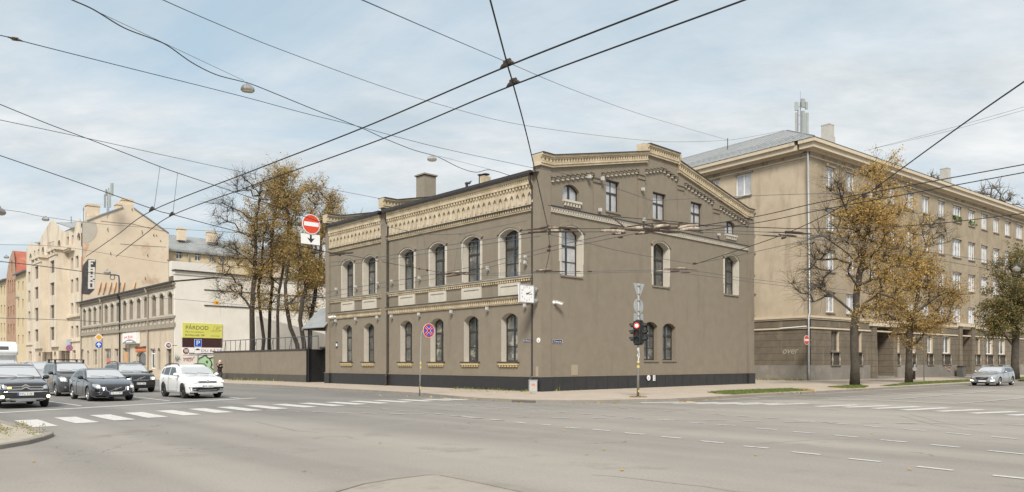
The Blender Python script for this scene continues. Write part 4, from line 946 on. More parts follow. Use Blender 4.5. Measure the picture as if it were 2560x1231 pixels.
for (a,b) in zip(q,q[1:]): mb.box8([PT.at(a[0],a[1],-14),PT.at(b[0],b[1],-14),PT.at(b[0],b[1],.15),PT.at(a[0],a[1],.15),PT.at(a[0],a[1]+.18,-14),PT.at(b[0],b[1]+.18,-14),PT.at(b[0],b[1]+.18,.15),PT.at(a[0],a[1]+.18,.15)])
a,b=PT.uv(334.5,522),PT.uv(422,584.5); mb.box8([PT.at(a[0],a[1],-40),PT.at(b[0],b[1],-40),PT.at(b[0],b[1],.15),PT.at(a[0],a[1],.15),PT.at(a[0],a[1]+.18,-40),PT.at(b[0],b[1]+.18,-40),PT.at(b[0],b[1]+.18,.15),PT.at(a[0],a[1]+.18,.15)])
# roof of the street gables
(ua,za),(ub,zb)=PLc.uv(134,552),PLc.uv(187,569); mb.prism([PLc.at(ua,za-.4,-.4),PLc.at(ub,zb-.2,.5),PLc.at(ub,zb+1.6,-5),PLc.at(ua,za+.2,-9)],V((0,0,.15)))
(ua,za),(ub,zb)=PLc.uv(80,605),PLc.uv(101,606); mb.prism([PLc.at(ua,za-.2,-.4),PLc.at(ub,zb-.2,.3),PLc.at(ub,zb+1.6,-5),PLc.at(ua,za+.2,-6)],V((0,0,.15)))
mb.build('roof',METAL_ROOF,tb)
# grey render patch, painted advert
mb=MB(); pts=[(207.3,557),(216,554.5),(232,551),(239,556),(242,566),(243,578),(239,590),(231,600),(222,606),(213,609),(207.3,607)]
mb.prism([PT.at(*PT.uv(*q),.0) for q in pts],-dL*.03); mb.build('render_patch',pm('grey_render',(.42,.375,.315),(.48,.43,.365),1,.9,.2,30),tb)
RAW=pm('raw_brick',(.50,.29,.17),(.58,.38,.25),1.2,.9,.3,20,c3=(.60,.46,.33),s3=.9,t3=.5)
mb=MB(); pts=[(207.3,609),(214,610),(222,611),(220,620),(215,630),(212,641),(210,650),(207.3,655)]
mb.prism([PT.at(*PT.uv(*q),.0) for q in pts],-dL*.02); mb.build('bare_brick_patch',RAW,tb)
ADB=pm('advert_black',(.045,.04,.04),(.085,.08,.078),2,.9); ADW=pm('advert_white',(.62,.58,.53),(.70,.66,.60),3,.9)
ad=MB(); pts=[(220,648),(240,650),(236,724),(223,737),(203,735),(205.5,690),(207,664)]
ad.prism([PT.at(*PT.uv(*q),.0) for q in pts],-dL*.025)
adv=ad.build('painted_advert',ADB,tb)
mb=MB()
G5={'F':["111","100","110","100","100"],'A':["111","101","111","101","101"],'R':["111","101","111","110","101"],'O':["111","101","101","101","111"]}
for k,ch in enumerate("FARO"):
    y0=650.5+k*18.2; 
    for r in range(5):
        for c_ in range(3):
            if G5[ch][r][c_]=='1':
                x0=221+c_*5.6-k*.45; yy=y0+r*3.45
                (ua,za),(ub,zb)=PT.uv(x0,yy+3.46),PT.uv(x0+5.62,yy); mb.box(PT,ua,ub,za,zb,.0,.04)
mb.build('lettering',ADW,adv)
mb=MB(); rnd=random.Random(8)
for px,py,l in ((270,569,12),(354,575,12),(385,585,8),(276,630,9),(370,634,10),(420,648,6),(362,692,9),(392,587,4),(401,600,6),(330,520,9)):
    mb.tube([PT.at(*PT.uv(px,py),.02),PT.at(*PT.uv(px+rnd.uniform(-2,2),py+l*.5),.02),PT.at(*PT.uv(px+1,py+l),.02)],[.03,.09,.03],4)
for a,b in (((252,553),(330,560)),((330,560),(420,580)),((300,610),(415,618))): mb.tube([PT.at(*PT.uv(*a),.01),PT.at(*PT.uv((a[0]+b[0])/2,(a[1]+b[1])/2+1),.01),PT.at(*PT.uv(*b),.01)],.035,4)
mb.build('wall_crack',pm('crack_dark',(.17,.12,.085),(.25,.18,.13),2,.9),tb)
mb=MB()
for px in (246,258,272,284,294,305,332): mb.tube([PT.at(*PT.uv(px+6,706),.02),PT.at(*PT.uv(px+2,720),.02),PT.at(*PT.uv(px-1,736),.02)],[.12,.22,.10],4)
mb.build('rust_streak',pm('rust_stain',(.50,.30,.17),(.54,.37,.24),1,.9),tb)

# ---- yellow courtyard building with the zinc roof
YEL=pm('yellow_plaster',(.52,.425,.27),(.59,.49,.325),.6,.92,.2,30,streak=.8,c3=(.52,.40,.25),s3=.8,t3=.57)
yb=thing('yellow_courtyard_house','pale yellow courtyard house with light zinc roof behind the whitewashed wall','building',PT.at(PT.U(421),0,-4))
PY=Plane(PT.at(0,0,-4),dR,-dL); (ua,ze)=PY.uv(418,623); ub=PY.U(660); (_,zrd)=PY.uv(422,580)
yo=ops_px(PY,[(440,456,628,648),(487,502,632,653),(524,534,636,656),(552,560,640,658)]+[(440,456,690,712),(487,502,692,714)])
mb=MB(); wall(mb,PY,ua,ub,0,ze,yo,depth=.25); mb.build('wall',[YEL,YEL],yb); simple_windows(yb,PY,yo,-.2,WFRAME,[GLASS],fw=.12,trans=(.65,),bw=.08)
mb=MB(); mb.quad(PY.at(ua,ze,.5),PY.at(ub,ze,.5),PY.at(ub,ze+3.6,-7),PY.at(ua,ze+3.6,-7)); mb.box(PY,ua,ub,ze-.3,ze,-.1,.5)
for i in range(1,40): 
    u=ua+(ub-ua)*i/40; mb.tube([PY.at(u,ze+.03,.5),PY.at(u,ze+3.63,-7)],.05,4)
mb.build('roof',METAL_ROOF,yb)
for x0,x1,y0,y1 in ((446,466,571,600),(520,543,580,605)):
    (a,z0),(b,z1)=PY.uv(x0,y1,-3),PY.uv(x1,y0,-3); mb=MB(); mb.box(PY,a,b,z0,z1-.25,-4,-3); mb.box(PY,a-.12,b+.12,z1-.25,z1,-4.1,-2.9); mb.build('chimney',GABLEP,yb)
mb=MB(); u=PY.U(471); mb.tube([PY.at(u,ze,.2),PY.at(u,8,.2)],.1,6); mb.build('downpipe',METAL_GAL,yb)

# ---- houses at the far left end of the street
def row_house(name,label,x0,x1,ytop,mat,wins,roofm,gable=None,extra=None):
    ua,ub=PLc.U(x1),PLc.U(x0); zt2=PLc.Z(x1,ytop)
    o=thing(name,label,'building',PLc.at(ua,0)); ow=ops_px(PLc,wins); mb=MB()
    if gable: 
        pts=[PLc.uv(*q) for q in gable][::-1]
        wall(mb,PLc,ua,ub,0,zt2,ow,depth=.3,top=lambda u:interp(pts,u),knots=[q[0] for q in pts if ua<q[0]<ub])
    else: wall(mb,PLc,ua,ub,0,zt2,ow,depth=.3)
    mb.build('wall',[mat,mat],o); simple_windows(o,PLc,ow,-.25,OLDFRAME,[GLASS_D],fw=.12,trans=(.65,),bw=.07)
    return o,ua,ub,zt2
o,ua,ub,z=row_house('yellow_row_house','narrow yellow row house between the gabled brick house and the cream tenement',40,66,680,YEL,[(x,x+3.4,y0,y1) for x in (44.5,55.5) for y0,y1 in ((704,727),(748,771),(795,818),(838,860))],METAL_DK)
mb=MB(); mb.prism([PLc.at(ua,z,.7),PLc.at(ub,z,.7),PLc.at(ub,z+2,-7),PLc.at(ua,z+2,-7)],V((0,0,.25))); mb.build('roof',DARKROOF2,o)
mb=MB(); zc_=PLc.Z(53,690); mb.box(PLc,ua,ub,PLc.Z(53,738),z-.02,-.1,.03); 
mb.box(PLc,ua,ub,PLc.Z(53,741),PLc.Z(53,738),-.1,.25); mb.build('upper_band',LOWU,o) if False else None
o,ua,ub,z=row_house('brick_gable_house','slender brick house with steep pointed gable and rusty red roof','' or 16,40,692,GBRICK,[(19.5,22.5,768,792),(26,29,766,790),(33,36,764,788),(19,22,812,836),(26,29,811,835),(33,36,810,834),(19.5,22,700,735,.4),(24.5,27,700,735,.4),(30,32.5,700,735,.4),(35,37.5,698,732,.4),(28,31,650,680,.5)],None,gable=[(16,692),(21,660),(26,640),(31,627),(34,627),(36,640),(38,665),(40,690)])
REDR=pm('rusty_red_roof',(.36,.10,.06),(.44,.16,.10),.8,.7,metal=.1,c3=(.46,.27,.22),s3=.5,t3=.58)
zp_=PLc.Z(33,629); up=PLc.U(33); mb=MB()
mb.prism([PLc.at(up,zp_,-.1),PLc.at(ua,z,-.1),PLc.at(ua,z,-14),PLc.at(up,zp_,-14)],V((0,0,.15))); mb.prism([PLc.at(up,zp_,-.1),PLc.at(ub,z,-.1),PLc.at(ub,z,-14),PLc.at(up,zp_,-14)],V((0,0,.15))); mb.build('roof',REDR,o)
o,ua,ub,z=row_house('ochre_row_house','ochre plastered house at the left edge beyond the brick gable',-70,16,701,YEL,[(x,x+3.2,y0,y1) for x in (2,9.5,-8,-18) for y0,y1 in ((716,738),(763,786),(808,832),(845,865))],METAL_DK)
mb=MB(); mb.prism([PLc.at(ua,z,.7),PLc.at(ub,z,.7),PLc.at(ub,z+2,-7),PLc.at(ua,z+2,-7)],V((0,0,.25))); mb.build('roof',DARKROOF2,o)
# pale gabled house and low wall glimpsed behind the garden trees
gh=thing('garden_house','pale pink gabled house mostly hidden behind the garden trees','building',P(730,907,112).xy.to_3d())
pl=Plane(P(640,907,105).xy.to_3d(),dR,-dL); gpx=[(650,760),(650,690),(690,615),(730,585),(775,620),(800,680),(800,760)]
mb=MB(); mb.prism([pl.at(*[max(0,q) if i else q for i,q in enumerate(pl.uv(*p))]) for p in [(650,930)]+gpx[1:6]+[(800,930)]],dL*4); mb.build('wall',GABLEP,gh)
mb=MB(); q=[pl.uv(*p) for p in gpx[1:6]]
for a,b in zip(q,q[1:]): sband(mb,pl,a,b,0,.2,-4.2,.2)
mb.build('roof',DARKROOF2,gh)
lw=MB(); pl=Plane(P(640,907,84).xy.to_3d(),dR,-dL); u1=pl.U(835); z1,z2=pl.Z(650,790),pl.Z(835,842)
lw.box8([pl.at(0,0,-.4),pl.at(u1,0,-.4),pl.at(u1,0,0),pl.at(0,0,0),pl.at(0,z1,-.4),pl.at(u1,z2,-.4),pl.at(u1,z2,0),pl.at(0,z1,0)])
o=lw.build('courtyard_wall',WHITEW,None,loc=pl.at(u1/2,0)); tag(o,'white courtyard wall stepping down behind the garden trees','wall')
# ------------------------------------------------------------------ trees
BARK=pm('bark',(.045,.036,.027),(.085,.07,.053),4,.95,.6,25)
BARK_D=pm('dark_bark',(.030,.024,.018),(.055,.045,.034),4,.95,.6,25)
BARK2=pm('pale_bark',(.10,.085,.065),(.16,.14,.11),3,.95,.5,25)
def leafmat(name,a,b):
    m=pm(name,a,b,.9,.7,spec=.2); nt=m.node_tree; N=nt.nodes; L=nt.links; b_=N['Principled BSDF']
    tl=N.new('ShaderNodeBsdfTranslucent'); mx=N.new('ShaderNodeMixShader'); mx.inputs[0].default_value=.42   # thin leaves let light through
    L.new(b_.inputs['Base Color'].links[0].from_socket,tl.inputs['Color']); L.new(b_.outputs[0],mx.inputs[1]); L.new(tl.outputs[0],mx.inputs[2]); L.new(mx.outputs[0],N['Material Output'].inputs['Surface'])
    return m
LF_OR=leafmat('orange_leaves',(.56,.36,.10),(.66,.46,.16)); LF_BR=leafmat('brown_leaves',(.33,.20,.07),(.44,.28,.11)); LF_GR=leafmat('olive_leaves',(.24,.21,.075),(.33,.29,.11)); LF_YE=leafmat('ochre_leaves',(.52,.35,.12),(.62,.44,.18)); LF_DG=leafmat('dark_olive_leaves',(.11,.11,.045),(.17,.16,.07))
def tree(name,label,base,tr,trunk,blobs,seed,mats,wts,group,bark=BARK,leaf=.13,nl=26,tip=.014,twig=5,sag=.25,seglen=.7):
    """trunk: list of points relative to base; blobs: (x,y,z,rx,ry,rz,count,leafdensity)"""
    rnd=random.Random(seed); base=V(base)
    pos=[V(p) for p in trunk]; par=[-1]+list(range(len(trunk)-1)); cnt=[0]*len(pos); paths=[]
    fork=len(trunk)-1; ftop=pos[fork]; lowok=max(1,len(trunk)-2)
    # main limbs: one rising from the trunk into each part of the crown
    limbs=[]
    for (x,y,z,rx,ry,rz,n,dn) in sorted(blobs,key=lambda q:-q[6]):
        if n<14: continue
        c=V((x,y,z+rz*.25)); bi=None
        cand=[i for i in range(lowok,len(pos)) if pos[i].z<c.z-.55*((c-pos[i]).xy.length)-.2]
        st=min(cand,key=lambda i:(pos[i]-c).length) if cand else lowok
        if st>fork: st=rnd.choice([st,min(cand,key=lambda i:(pos[i]-c).length)])
        p=pos[st]; D=(c-p).length; out=V((c.x-p.x,c.y-p.y,0)); 
        ctrl=p+V((0,0,1))*D*.30+out*.36+V((rnd.gauss(0,1),rnd.gauss(0,1),0))*D*.04
        k=max(2,int(D/.7)); prev=st; chain=[st]
        for s in range(1,k+1):
            t=s/k; q=p*(1-t)**2+ctrl*2*t*(1-t)+c*t*t+V((rnd.gauss(0,.06),rnd.gauss(0,.06),rnd.gauss(0,.04)))
            pos.append(q); par.append(prev); cnt.append(0); prev=len(pos)-1; chain.append(prev)
        limbs.append(chain)
    att=[]
    for (x,y,z,rx,ry,rz,n,dn) in blobs:
        for _ in range(n):
            while True:
                q=V((rnd.uniform(-1,1),rnd.uniform(-1,1),rnd.uniform(-1,1)))
                if q.length<=1: break
            q=q*(.55+.45*rnd.random())/max(.5,q.length)*q.length
            att.append((V((x+q.x*rx,y+q.y*ry,z+q.z*rz)),dn))
    att.sort(key=lambda a:(a[0]-ftop).length)
    for a,dn in att:
        best=None;bd=1e9
        for i in range(lowok,len(pos)):
            p=pos[i]; d=(p-a).length+1.1*max(0,p.z-a.z-.3)+.9*max(0,(p-ftop).xy.length-(a-ftop).xy.length)+.15*abs(p.z-a.z)*0
            if d<bd: bd=d;best=i
        p=pos[best]; pd=(p-pos[par[best]]).normalized() if par[best]>=0 else V((0,0,1))
        D=(a-p).length; k=max(1,int(D/seglen)); 
        ctrl=p+pd*D*.22+V((rnd.uniform(-1,1),rnd.uniform(-1,1),rnd.uniform(-.2,.9)))*D*.10
        prev=best; chain=[best]
        for s in range(1,k+1):
            t=s/k; q=p*(1-t)**2+ctrl*2*t*(1-t)+a*t*t
            if s<k: q=q+V((rnd.gauss(0,1),rnd.gauss(0,1),rnd.gauss(0,1)))*.05
            pos.append(q); par.append(prev); cnt.append(0); prev=len(pos)-1; chain.append(prev)
        paths.append((chain,dn))
        i=prev
        while i>=0: cnt[i]+=1; i=par[i]
    N=max(cnt); e=math.log(tr/tip)/math.log(max(2,N))
    rad=[tip*max(1,c)**e for c in cnt]
    root=thing(name,label,'tree',base,group)
    mb=MB()
    for ch in limbs:
        rs=[min(rad[ch[0]],rad[ch[1]]*1.2)]+[rad[i] for i in ch[1:]]
        mb.tube([base+pos[i] for i in ch],rs,7,cap=False)
    tr_pts=[base+p for p in pos[:len(trunk)]]
    rt=[rad[i] for i in range(len(trunk))]; rt[0]*=1.35
    if len(rt)>1: rt[1]*=1.08
    mb.tube(tr_pts,rt,9)
    for ch,dn in paths:
        rs=[min(rad[ch[0]],rad[ch[1]]*1.15)]+[rad[i] for i in ch[1:]]
        mb.tube([base+pos[i] for i in ch],rs,6 if rs[0]>.06 else (4 if rs[0]>.025 else 3),cap=False)
    lv=MB(); tw=mb
    for ch,dn in paths:
        a=pos[ch[-1]]; d0=(a-pos[ch[-2]]).normalized()
        tips=[]
        bare=dn<.2
        for t in range(twig+(3 if bare else 0)):
            d=(d0*1.0+V((rnd.gauss(0,.5),rnd.gauss(0,.5),rnd.gauss(.22,.38)))).normalized(); l=rnd.uniform(.7,1.7) if bare else rnd.uniform(.5,1.2)
            s=pos[ch[max(-len(ch),-1-rnd.randint(0,2))]]
            m_=s+d*l*.5; q=s+d*l+V((0,0,-sag*l*l*.5+rnd.uniform(0,.15)))
            tw.tube([base+s,base+m_,base+q],[tip*.8,tip*.6,tip*.35],3,cap=False); tips+= [m_,q,m_.lerp(q,.5)]
        if dn<=0: continue
        for _ in range(int(nl*dn*rnd.uniform(.4,1.6)+rnd.random())):
            c=rnd.choice(tips)+V((rnd.gauss(0,.20),rnd.gauss(0,.20),rnd.gauss(-.05,.17)))
            sz=leaf*rnd.uniform(.55,1.25)
            n=V((rnd.gauss(0,.7),rnd.gauss(0,.7),rnd.gauss(.55,.5))).normalized(); u=n.orthogonal().normalized(); u=Quaternion(n,rnd.uniform(0,6.28))@u; v=n.cross(u)
            c=base+c; k=rnd.random(); mi=0
            for j,w_ in enumerate(wts):
                if k<w_: mi=j;break
                k-=w_
            dr=n*(-sz*.28)
            lv.add([c-u*sz,c-u*.2*sz+v*sz*.55,c+u*sz*1.1+dr,c+u*.1*sz-v*sz*.55],[(0,1,2,3)],mi)
    mb.build('trunk',bark,root,smooth=True)
    if lv.f: lv.build('crown',mats,root)
    return root
GR='chestnut trees along the right-hand pavement'
b=G(2137,964,.13)
tree('chestnut_tree','largest chestnut tree, bare on its left with bright orange crown, in the small grass square',b,.27,[(0,0,0),(.02,0,1.4),(-.05,0,2.8),(.0,.1,4.0),(.15,.2,4.9)],
 [(1.5,.3,12.3,3.2,2.6,3.0,150,.95),(-.4,.2,11.4,2.0,1.8,2.4,60,.45),(-2.4,0,9.8,2.3,1.8,3.2,58,.07),(3.4,.2,9.2,2.5,2.1,2.8,95,.8),(-3.2,0,6.9,2.1,1.6,1.7,36,.07),(2.6,0,6.6,2.2,1.8,1.7,55,.6),(.6,0,8.6,2.0,1.7,2.0,50,.5),(1.9,0,15.4,1.7,1.3,.9,18,.85),(.5,-.1,5.2,1.0,.9,.9,14,.7),(-1.2,0,14.0,1.6,1.3,1.2,24,.12)],11,[LF_OR,LF_YE,LF_BR,LF_GR],[.42,.34,.16,.08],GR,leaf=.07,nl=68)
b=G(2272,957,.13)
tree('chestnut_tree','middle chestnut tree with brown and ochre leaves hanging low over the grass strip',b,.24,[(0,0,0),(.0,0,1.4),(.05,0,2.8),(.15,.1,4.4)],
 [(.7,0,8.6,2.7,2.3,2.6,110,.95),(-1.5,0,6.0,2.0,1.8,1.6,55,.8),(3.2,0,7.0,1.8,1.6,1.7,50,.75),(.6,0,4.6,1.9,1.7,1.3,50,1.0),(1.9,0,12.3,2.0,1.6,1.7,36,.14),(.2,0,3.3,.7,.7,.7,10,.9),(2.4,0,5.2,1.6,1.4,1.0,26,.6)],23,[LF_BR,LF_YE,LF_OR,LF_GR],[.42,.30,.12,.16],GR,leaf=.075,nl=62)
b=G(2537,949,.13)
tree('chestnut_tree','dark olive green chestnut tree at the right edge beyond the silver estate car',b,.32,[(0,0,0),(0,0,1.5),(.05,0,3.0),(.1,0,4.6)],
 [(-.4,0,7.2,3.1,2.6,3.4,150,1.1),(1.2,0,11.0,2.3,2.0,2.6,70,.9),(-1.6,0,5.0,2.3,2.0,1.4,50,1.1),(1.5,0,6.5,2.6,2.3,2.6,60,1.0),(-1.5,0,10.5,1.4,1.2,1.2,20,.5)],31,[LF_DG,LF_GR,LF_BR],[.5,.34,.16],GR,leaf=.10,nl=52)
for i,(px,py,Y,sx,lab,h) in enumerate(((2478,486,128,1.0,'large bare tree with pale branches showing above the roof of the beige block',0),(2335,452,122,.45,'small bare treetop left of the rear chimney above the beige block roof',0))):
    q=P(px,py,Y); b=V((q.x,q.y,0)); z=q.z
    tree('bare_tree',lab,b,.30,[(0,0,0),(0,0,z*.3),(.2,0,z*.6),(.1,0,z-4.5)],[(0,0,z,4.6*sx,3.6*sx,3.4*sx,int(48*sx),.05),(2.5*sx,0,z-1.5,3.0*sx,2.5*sx,2.0*sx,int(26*sx),.04)],41+i,[LF_BR],[1],'bare trees behind the beige block',bark=BARK2,leaf=.25,nl=10,tip=.05,seglen=1.0,twig=1)
GL='garden trees behind the grey wall'
def gbase(px,Y): q=P(px,907,Y); return V((q.x,q.y,.1))
s_=.0397   # metres per photo pixel at 74 m
def rel(px0,px,py,Y): k=Y/F; return ((px-px0)*k,CAMZ+(CY-py)*k-.1)
def gtree(px,Y,lab,tr,tpx,bl,seed,dens=1.0,mats=(LF_YE,LF_BR,LF_OR,LF_GR),w=(.46,.24,.05,.25),dark=BARK_D):
    k=Y/F; tk=[(0,0,0)]+[((x-px)*k,0,CAMZ+(CY-y)*k-.1) for x,y in tpx]
    bb=[]
    for (x,y,rx,rz,n,dn) in bl: bb.append(((x-px)*k,0,CAMZ+(CY-y)*k-.1,rx*k,max(1.6,rx*k*.8),rz*k,n,dn*dens))
    tree('garden_tree',lab,gbase(px,Y),tr,tk,bb,seed,list(mats),list(w),GL,bark=dark,leaf=.075,nl=60,tip=.013)
gtree(631,75,'thick trunked garden tree leftmost behind the wall, its left branches bare',.25,[(631,850),(630,780),(634,710)],[(640,560,62,85,105,.8),(565,630,58,70,70,.10),(560,525,48,60,46,.04),(655,475,50,45,40,.3),(575,715,55,50,40,.10),(625,670,50,55,50,.75),(605,730,50,40,26,.45),(655,750,40,40,22,.5),(612,455,55,40,34,.05)],51)
gtree(648,76.5,'slim garden tree leaning right, right beside the thick leftmost trunk',.16,[(660,850),(652,790),(646,730)],[(660,600,50,90,60,.7),(690,650,45,60,40,.75)],52)
gtree(673,79,'straight dark garden tree third from the left behind the wall',.17,[(673,850),(675,770),(682,705)],[(695,510,60,85,85,.8),(700,640,55,75,65,.85),(690,750,50,40,26,.55),(720,432,40,28,24,.8)],53)
gtree(694,77,'thin forked garden tree near the middle of the group',.15,[(695,850),(694,790),(697,740)],[(720,600,55,75,65,.8),(742,500,50,75,55,.75),(672,700,45,45,30,.7)],54)
gtree(752,76,'garden tree with a strongly curved trunk leaning left from the wall',.20,[(743,862),(726,820),(716,765),(713,710)],[(715,520,66,95,115,.8),(760,650,55,75,75,.85),(700,445,55,36,46,.8),(765,740,45,50,40,.8),(730,760,40,40,24,.5)],55)
gtree(770,74,'garden tree nearest the canopy, leaning right over the gate',.20,[(775,860),(776,800),(788,740)],[(805,560,58,88,115,.85),(800,690,42,62,55,.9),(836,535,28,62,52,.85),(795,480,42,36,40,.8),(770,780,32,36,22,.5)],56)
gtree(762,72.5,'shorter dense garden tree with dark leaves beside the canopy',.20,[(760,860),(750,800),(757,745)],[(770,690,50,65,60,.95),(745,620,45,55,46,.9)],57,mats=(LF_BR,LF_GR,LF_YE),w=(.4,.35,.25))
q=P(880,535,84); b=V((q.x,q.y,0))
tree('bare_tree','bare twig tops showing behind the roof left of the front chimney',b,.16,[(0,0,0),(0,0,6),(.2,0,q.z-5)],[(0,0,q.z-1.5,2.2,1.8,2.2,26,.05)],60,[LF_BR],[1],None,bark=BARK2,tip=.03,leaf=.2,nl=6)
# distant greenery behind the garden trees
q=P(765,650,104); b=V((q.x,q.y,0))
tree('evergreen_tree','grey green tree seen through the garden trees in front of the far houses',b,.3,[(0,0,0),(0,0,4),(0,0,8)],[(0,0,13,3.6,3,5.5,120,1.0)],61,[LF_DG,leafmat('grey_green_leaves',(.14,.155,.11),(.2,.21,.15))],[.3,.7],None,leaf=.3,nl=18)

# ------------------------------------------------------------------ grass, leaves
GRASS=pm('lawn_grass',(.085,.125,.025),(.15,.185,.045),5,.9,c3=(.17,.14,.06),s3=2.5,t3=.58)
SOIL=pm('lawn_soil',(.10,.10,.035),(.15,.14,.05),3,.95)
def lawn(label,pts,n,seed):
    rnd=random.Random(seed); mb=MB(); P3=[V((p[0],p[1],0)) for p in pts]
    c=sum(P3,V())/len(P3); m=len(P3)
    for i in range(m): 
        a,b_=P3[i],P3[(i+1)%m]; a1=a.lerp(c,.15); b1=b_.lerp(c,.15)
        u=V((0,0,.128)); w_=V((0,0,.145)); mb.quad(a+u,b_+u,b1+w_,a1+w_,1); mb.add([a1+w_,b1+w_,c+w_],[(0,1,2)],1)
    xs=[p.x for p in P3]; ys=[p.y for p in P3]
    def inside(x,y):
        r=False
        for i in range(m):
            a,b_=P3[i],P3[(i+1)%m]
            if (a.y>y)!=(b_.y>y) and x<(b_.x-a.x)*(y-a.y)/(b_.y-a.y)+a.x: r=not r
        return r
    k=0
    while k<n:
        x,y=rnd.uniform(min(xs),max(xs)),rnd.uniform(min(ys),max(ys))
        if not inside(x,y): continue
        k+=1; h=rnd.uniform(.03,.09); a=rnd.uniform(0,6.28); w_=.025; d=V((math.cos(a),math.sin(a),0))*w_; p=V((x,y,.135)); t=V((rnd.gauss(0,.05),rnd.gauss(0,.05),h))
        mb.add([p-d,p+d,p+t],[(0,1,2)],0)
    o=mb.build('grass',[GRASS,SOIL],None,loc=(c.x,c.y,0)); o['kind']='stuff'; o['label']=label; o['category']='grass'; return o
g=lambda x,y:G(x,y,.128)
lawn('long strip of grass along the kerb in front of the beige block corner',[g(1768,981.5),g(1800,978.5),g(1900,974.3),g(1975,972.2),g(2034,976.0),g(1995,978.6),g(1935,981.6),g(1880,984.4),g(1835,987.0),g(1800,985.5)],5200,1)
lawn('small grass square round the foot of the largest chestnut tree',[g(2068,968),g(2110,965),g(2145,962),g(2172,966.5),g(2160,970),g(2120,971.5)],2600,2)
lawn('grass strip round the foot of the middle chestnut tree',[g(2200,965.5),g(2260,958.5),g(2330,954),g(2420,949.5),g(2436,954.2),g(2350,958.6),g(2270,963.3),g(2225,966)],5200,3)
lawn('grass at the far right kerb behind the silver estate car',[g(2510,946),g(2560,943),g(2620,940),g(2640,946),g(2560,950.5),g(2515,951.5)],2500,4)
mb=MB(); rnd=random.Random(5)
def scat(px0,px1,py0,py1,n,z):
    for _ in range(n):
        t=rnd.random(); x=px0+(px1-px0)*t; y=py0+(py1-py0)*t+rnd.gauss(0,1.2); p=G(x,max(930,y),z); s=rnd.uniform(.03,.085); a=rnd.uniform(0,6.28); u=V((math.cos(a),math.sin(a),rnd.uniform(-.3,.3)))*s; v=V((-math.sin(a),math.cos(a),rnd.uniform(-.4,.4)))*s*.7
        p=p+V((0,0,.02)); mb.quad(p-u,p-v*.8,p+u,p+v*.8,rnd.choice((0,0,1)))
for a in ((1290,1545,1005.5,1007.5,330,.0),(1700,1790,1003.5,997,420,.0),(1780,2040,985,980.5,160,.13),(2000,2036,973,977,170,.16),(1350,1620,977,968,200,.13),(1570,1620,992,993,60,.13),(2060,2180,970,974,120,.13),(1690,1900,1005,990,90,.0),(840,1300,984,1003,90,.13),(565,760,949,957,90,.13),(1120,1340,975,984,120,.13),(2060,2200,952,945,80,.13)): scat(*a)
for x,y in ((1302,1057),(1340,1105),(1510,1126),(1467,1138),(84,1156),(1410,1078),(1555,1178),(950,1110),(2275,1176),(1115,1065),(640,1090),(1890,1140),(2180,1085),(760,1180)):
    p=G(x,y); s=.06; a=rnd.uniform(0,6); u=V((math.cos(a),math.sin(a),.15))*s; v=V((-math.sin(a),math.cos(a),.2))*s*.6; p=p+V((0,0,.025)); mb.quad(p-u,p-v,p+u,p+v,0)
o=mb.build('fallen_leaves',[LF_YE,LF_BR]); o['kind']='stuff'; o['label']='scattered fallen autumn leaves along the kerbs and on the asphalt'; o['category']='leaves'
mb=MB()
def weeds(px0,px1,py0,py1,n,h):
    for _ in range(n):
        t=rnd.random(); p=G(px0+(px1-px0)*t,py0+(py1-py0)*t+rnd.gauss(0,.35),.127)+V((0,0,.0)); hh=h*rnd.uniform(.4,1.3)*(1.0 if rnd.random()<.4 else .5); a=rnd.uniform(0,6.28); d=V((math.cos(a),math.sin(a),0))*.035
        mb.add([p-d,p+d,p+V((rnd.gauss(0,.06),rnd.gauss(0,.06),hh))],[(0,1,2)],0 if rnd.random()<.85 else 1)
weeds(1385,1510,977.8,970.5,420,.28); weeds(1550,1630,968.6,965.8,240,.25); weeds(1770,1850,962.3,959.8,60,.2); weeds(1890,2010,950.2,951.8,260,.22); weeds(570,760,950.5,955,260,.25); weeds(900,960,959,962,80,.15); weeds(1130,1320,971.5,979.5,160,.15)

rnd2=random.Random(9); GI=G(66,1078,.127)
for _ in range(900):
    t=rnd2.random()**.6; x=-6+118*rnd2.random(); y=1062+26*rnd2.random()*(.3+.7*rnd2.random()); p=G(x+rnd2.gauss(0,5),y+8*math.sin(x*.09),.084)
    if rnd2.random()<.5+.5*math.sin(p.x*9)*math.sin(p.y*7): 
        a=rnd2.uniform(0,6.28); d=V((math.cos(a),math.sin(a),0))*.012; mb.add([p-d,p+d,p+V((rnd2.gauss(0,.02),rnd2.gauss(0,.02),rnd2.uniform(.01,.05)))],[(0,1,2)],0 if rnd2.random()<.7 else 1)
o=mb.build('weeds',[GRASS,LF_YE]); o['kind']='stuff'; o['label']='low weeds and dry grass along the foot of the walls'; o['category']='weeds'
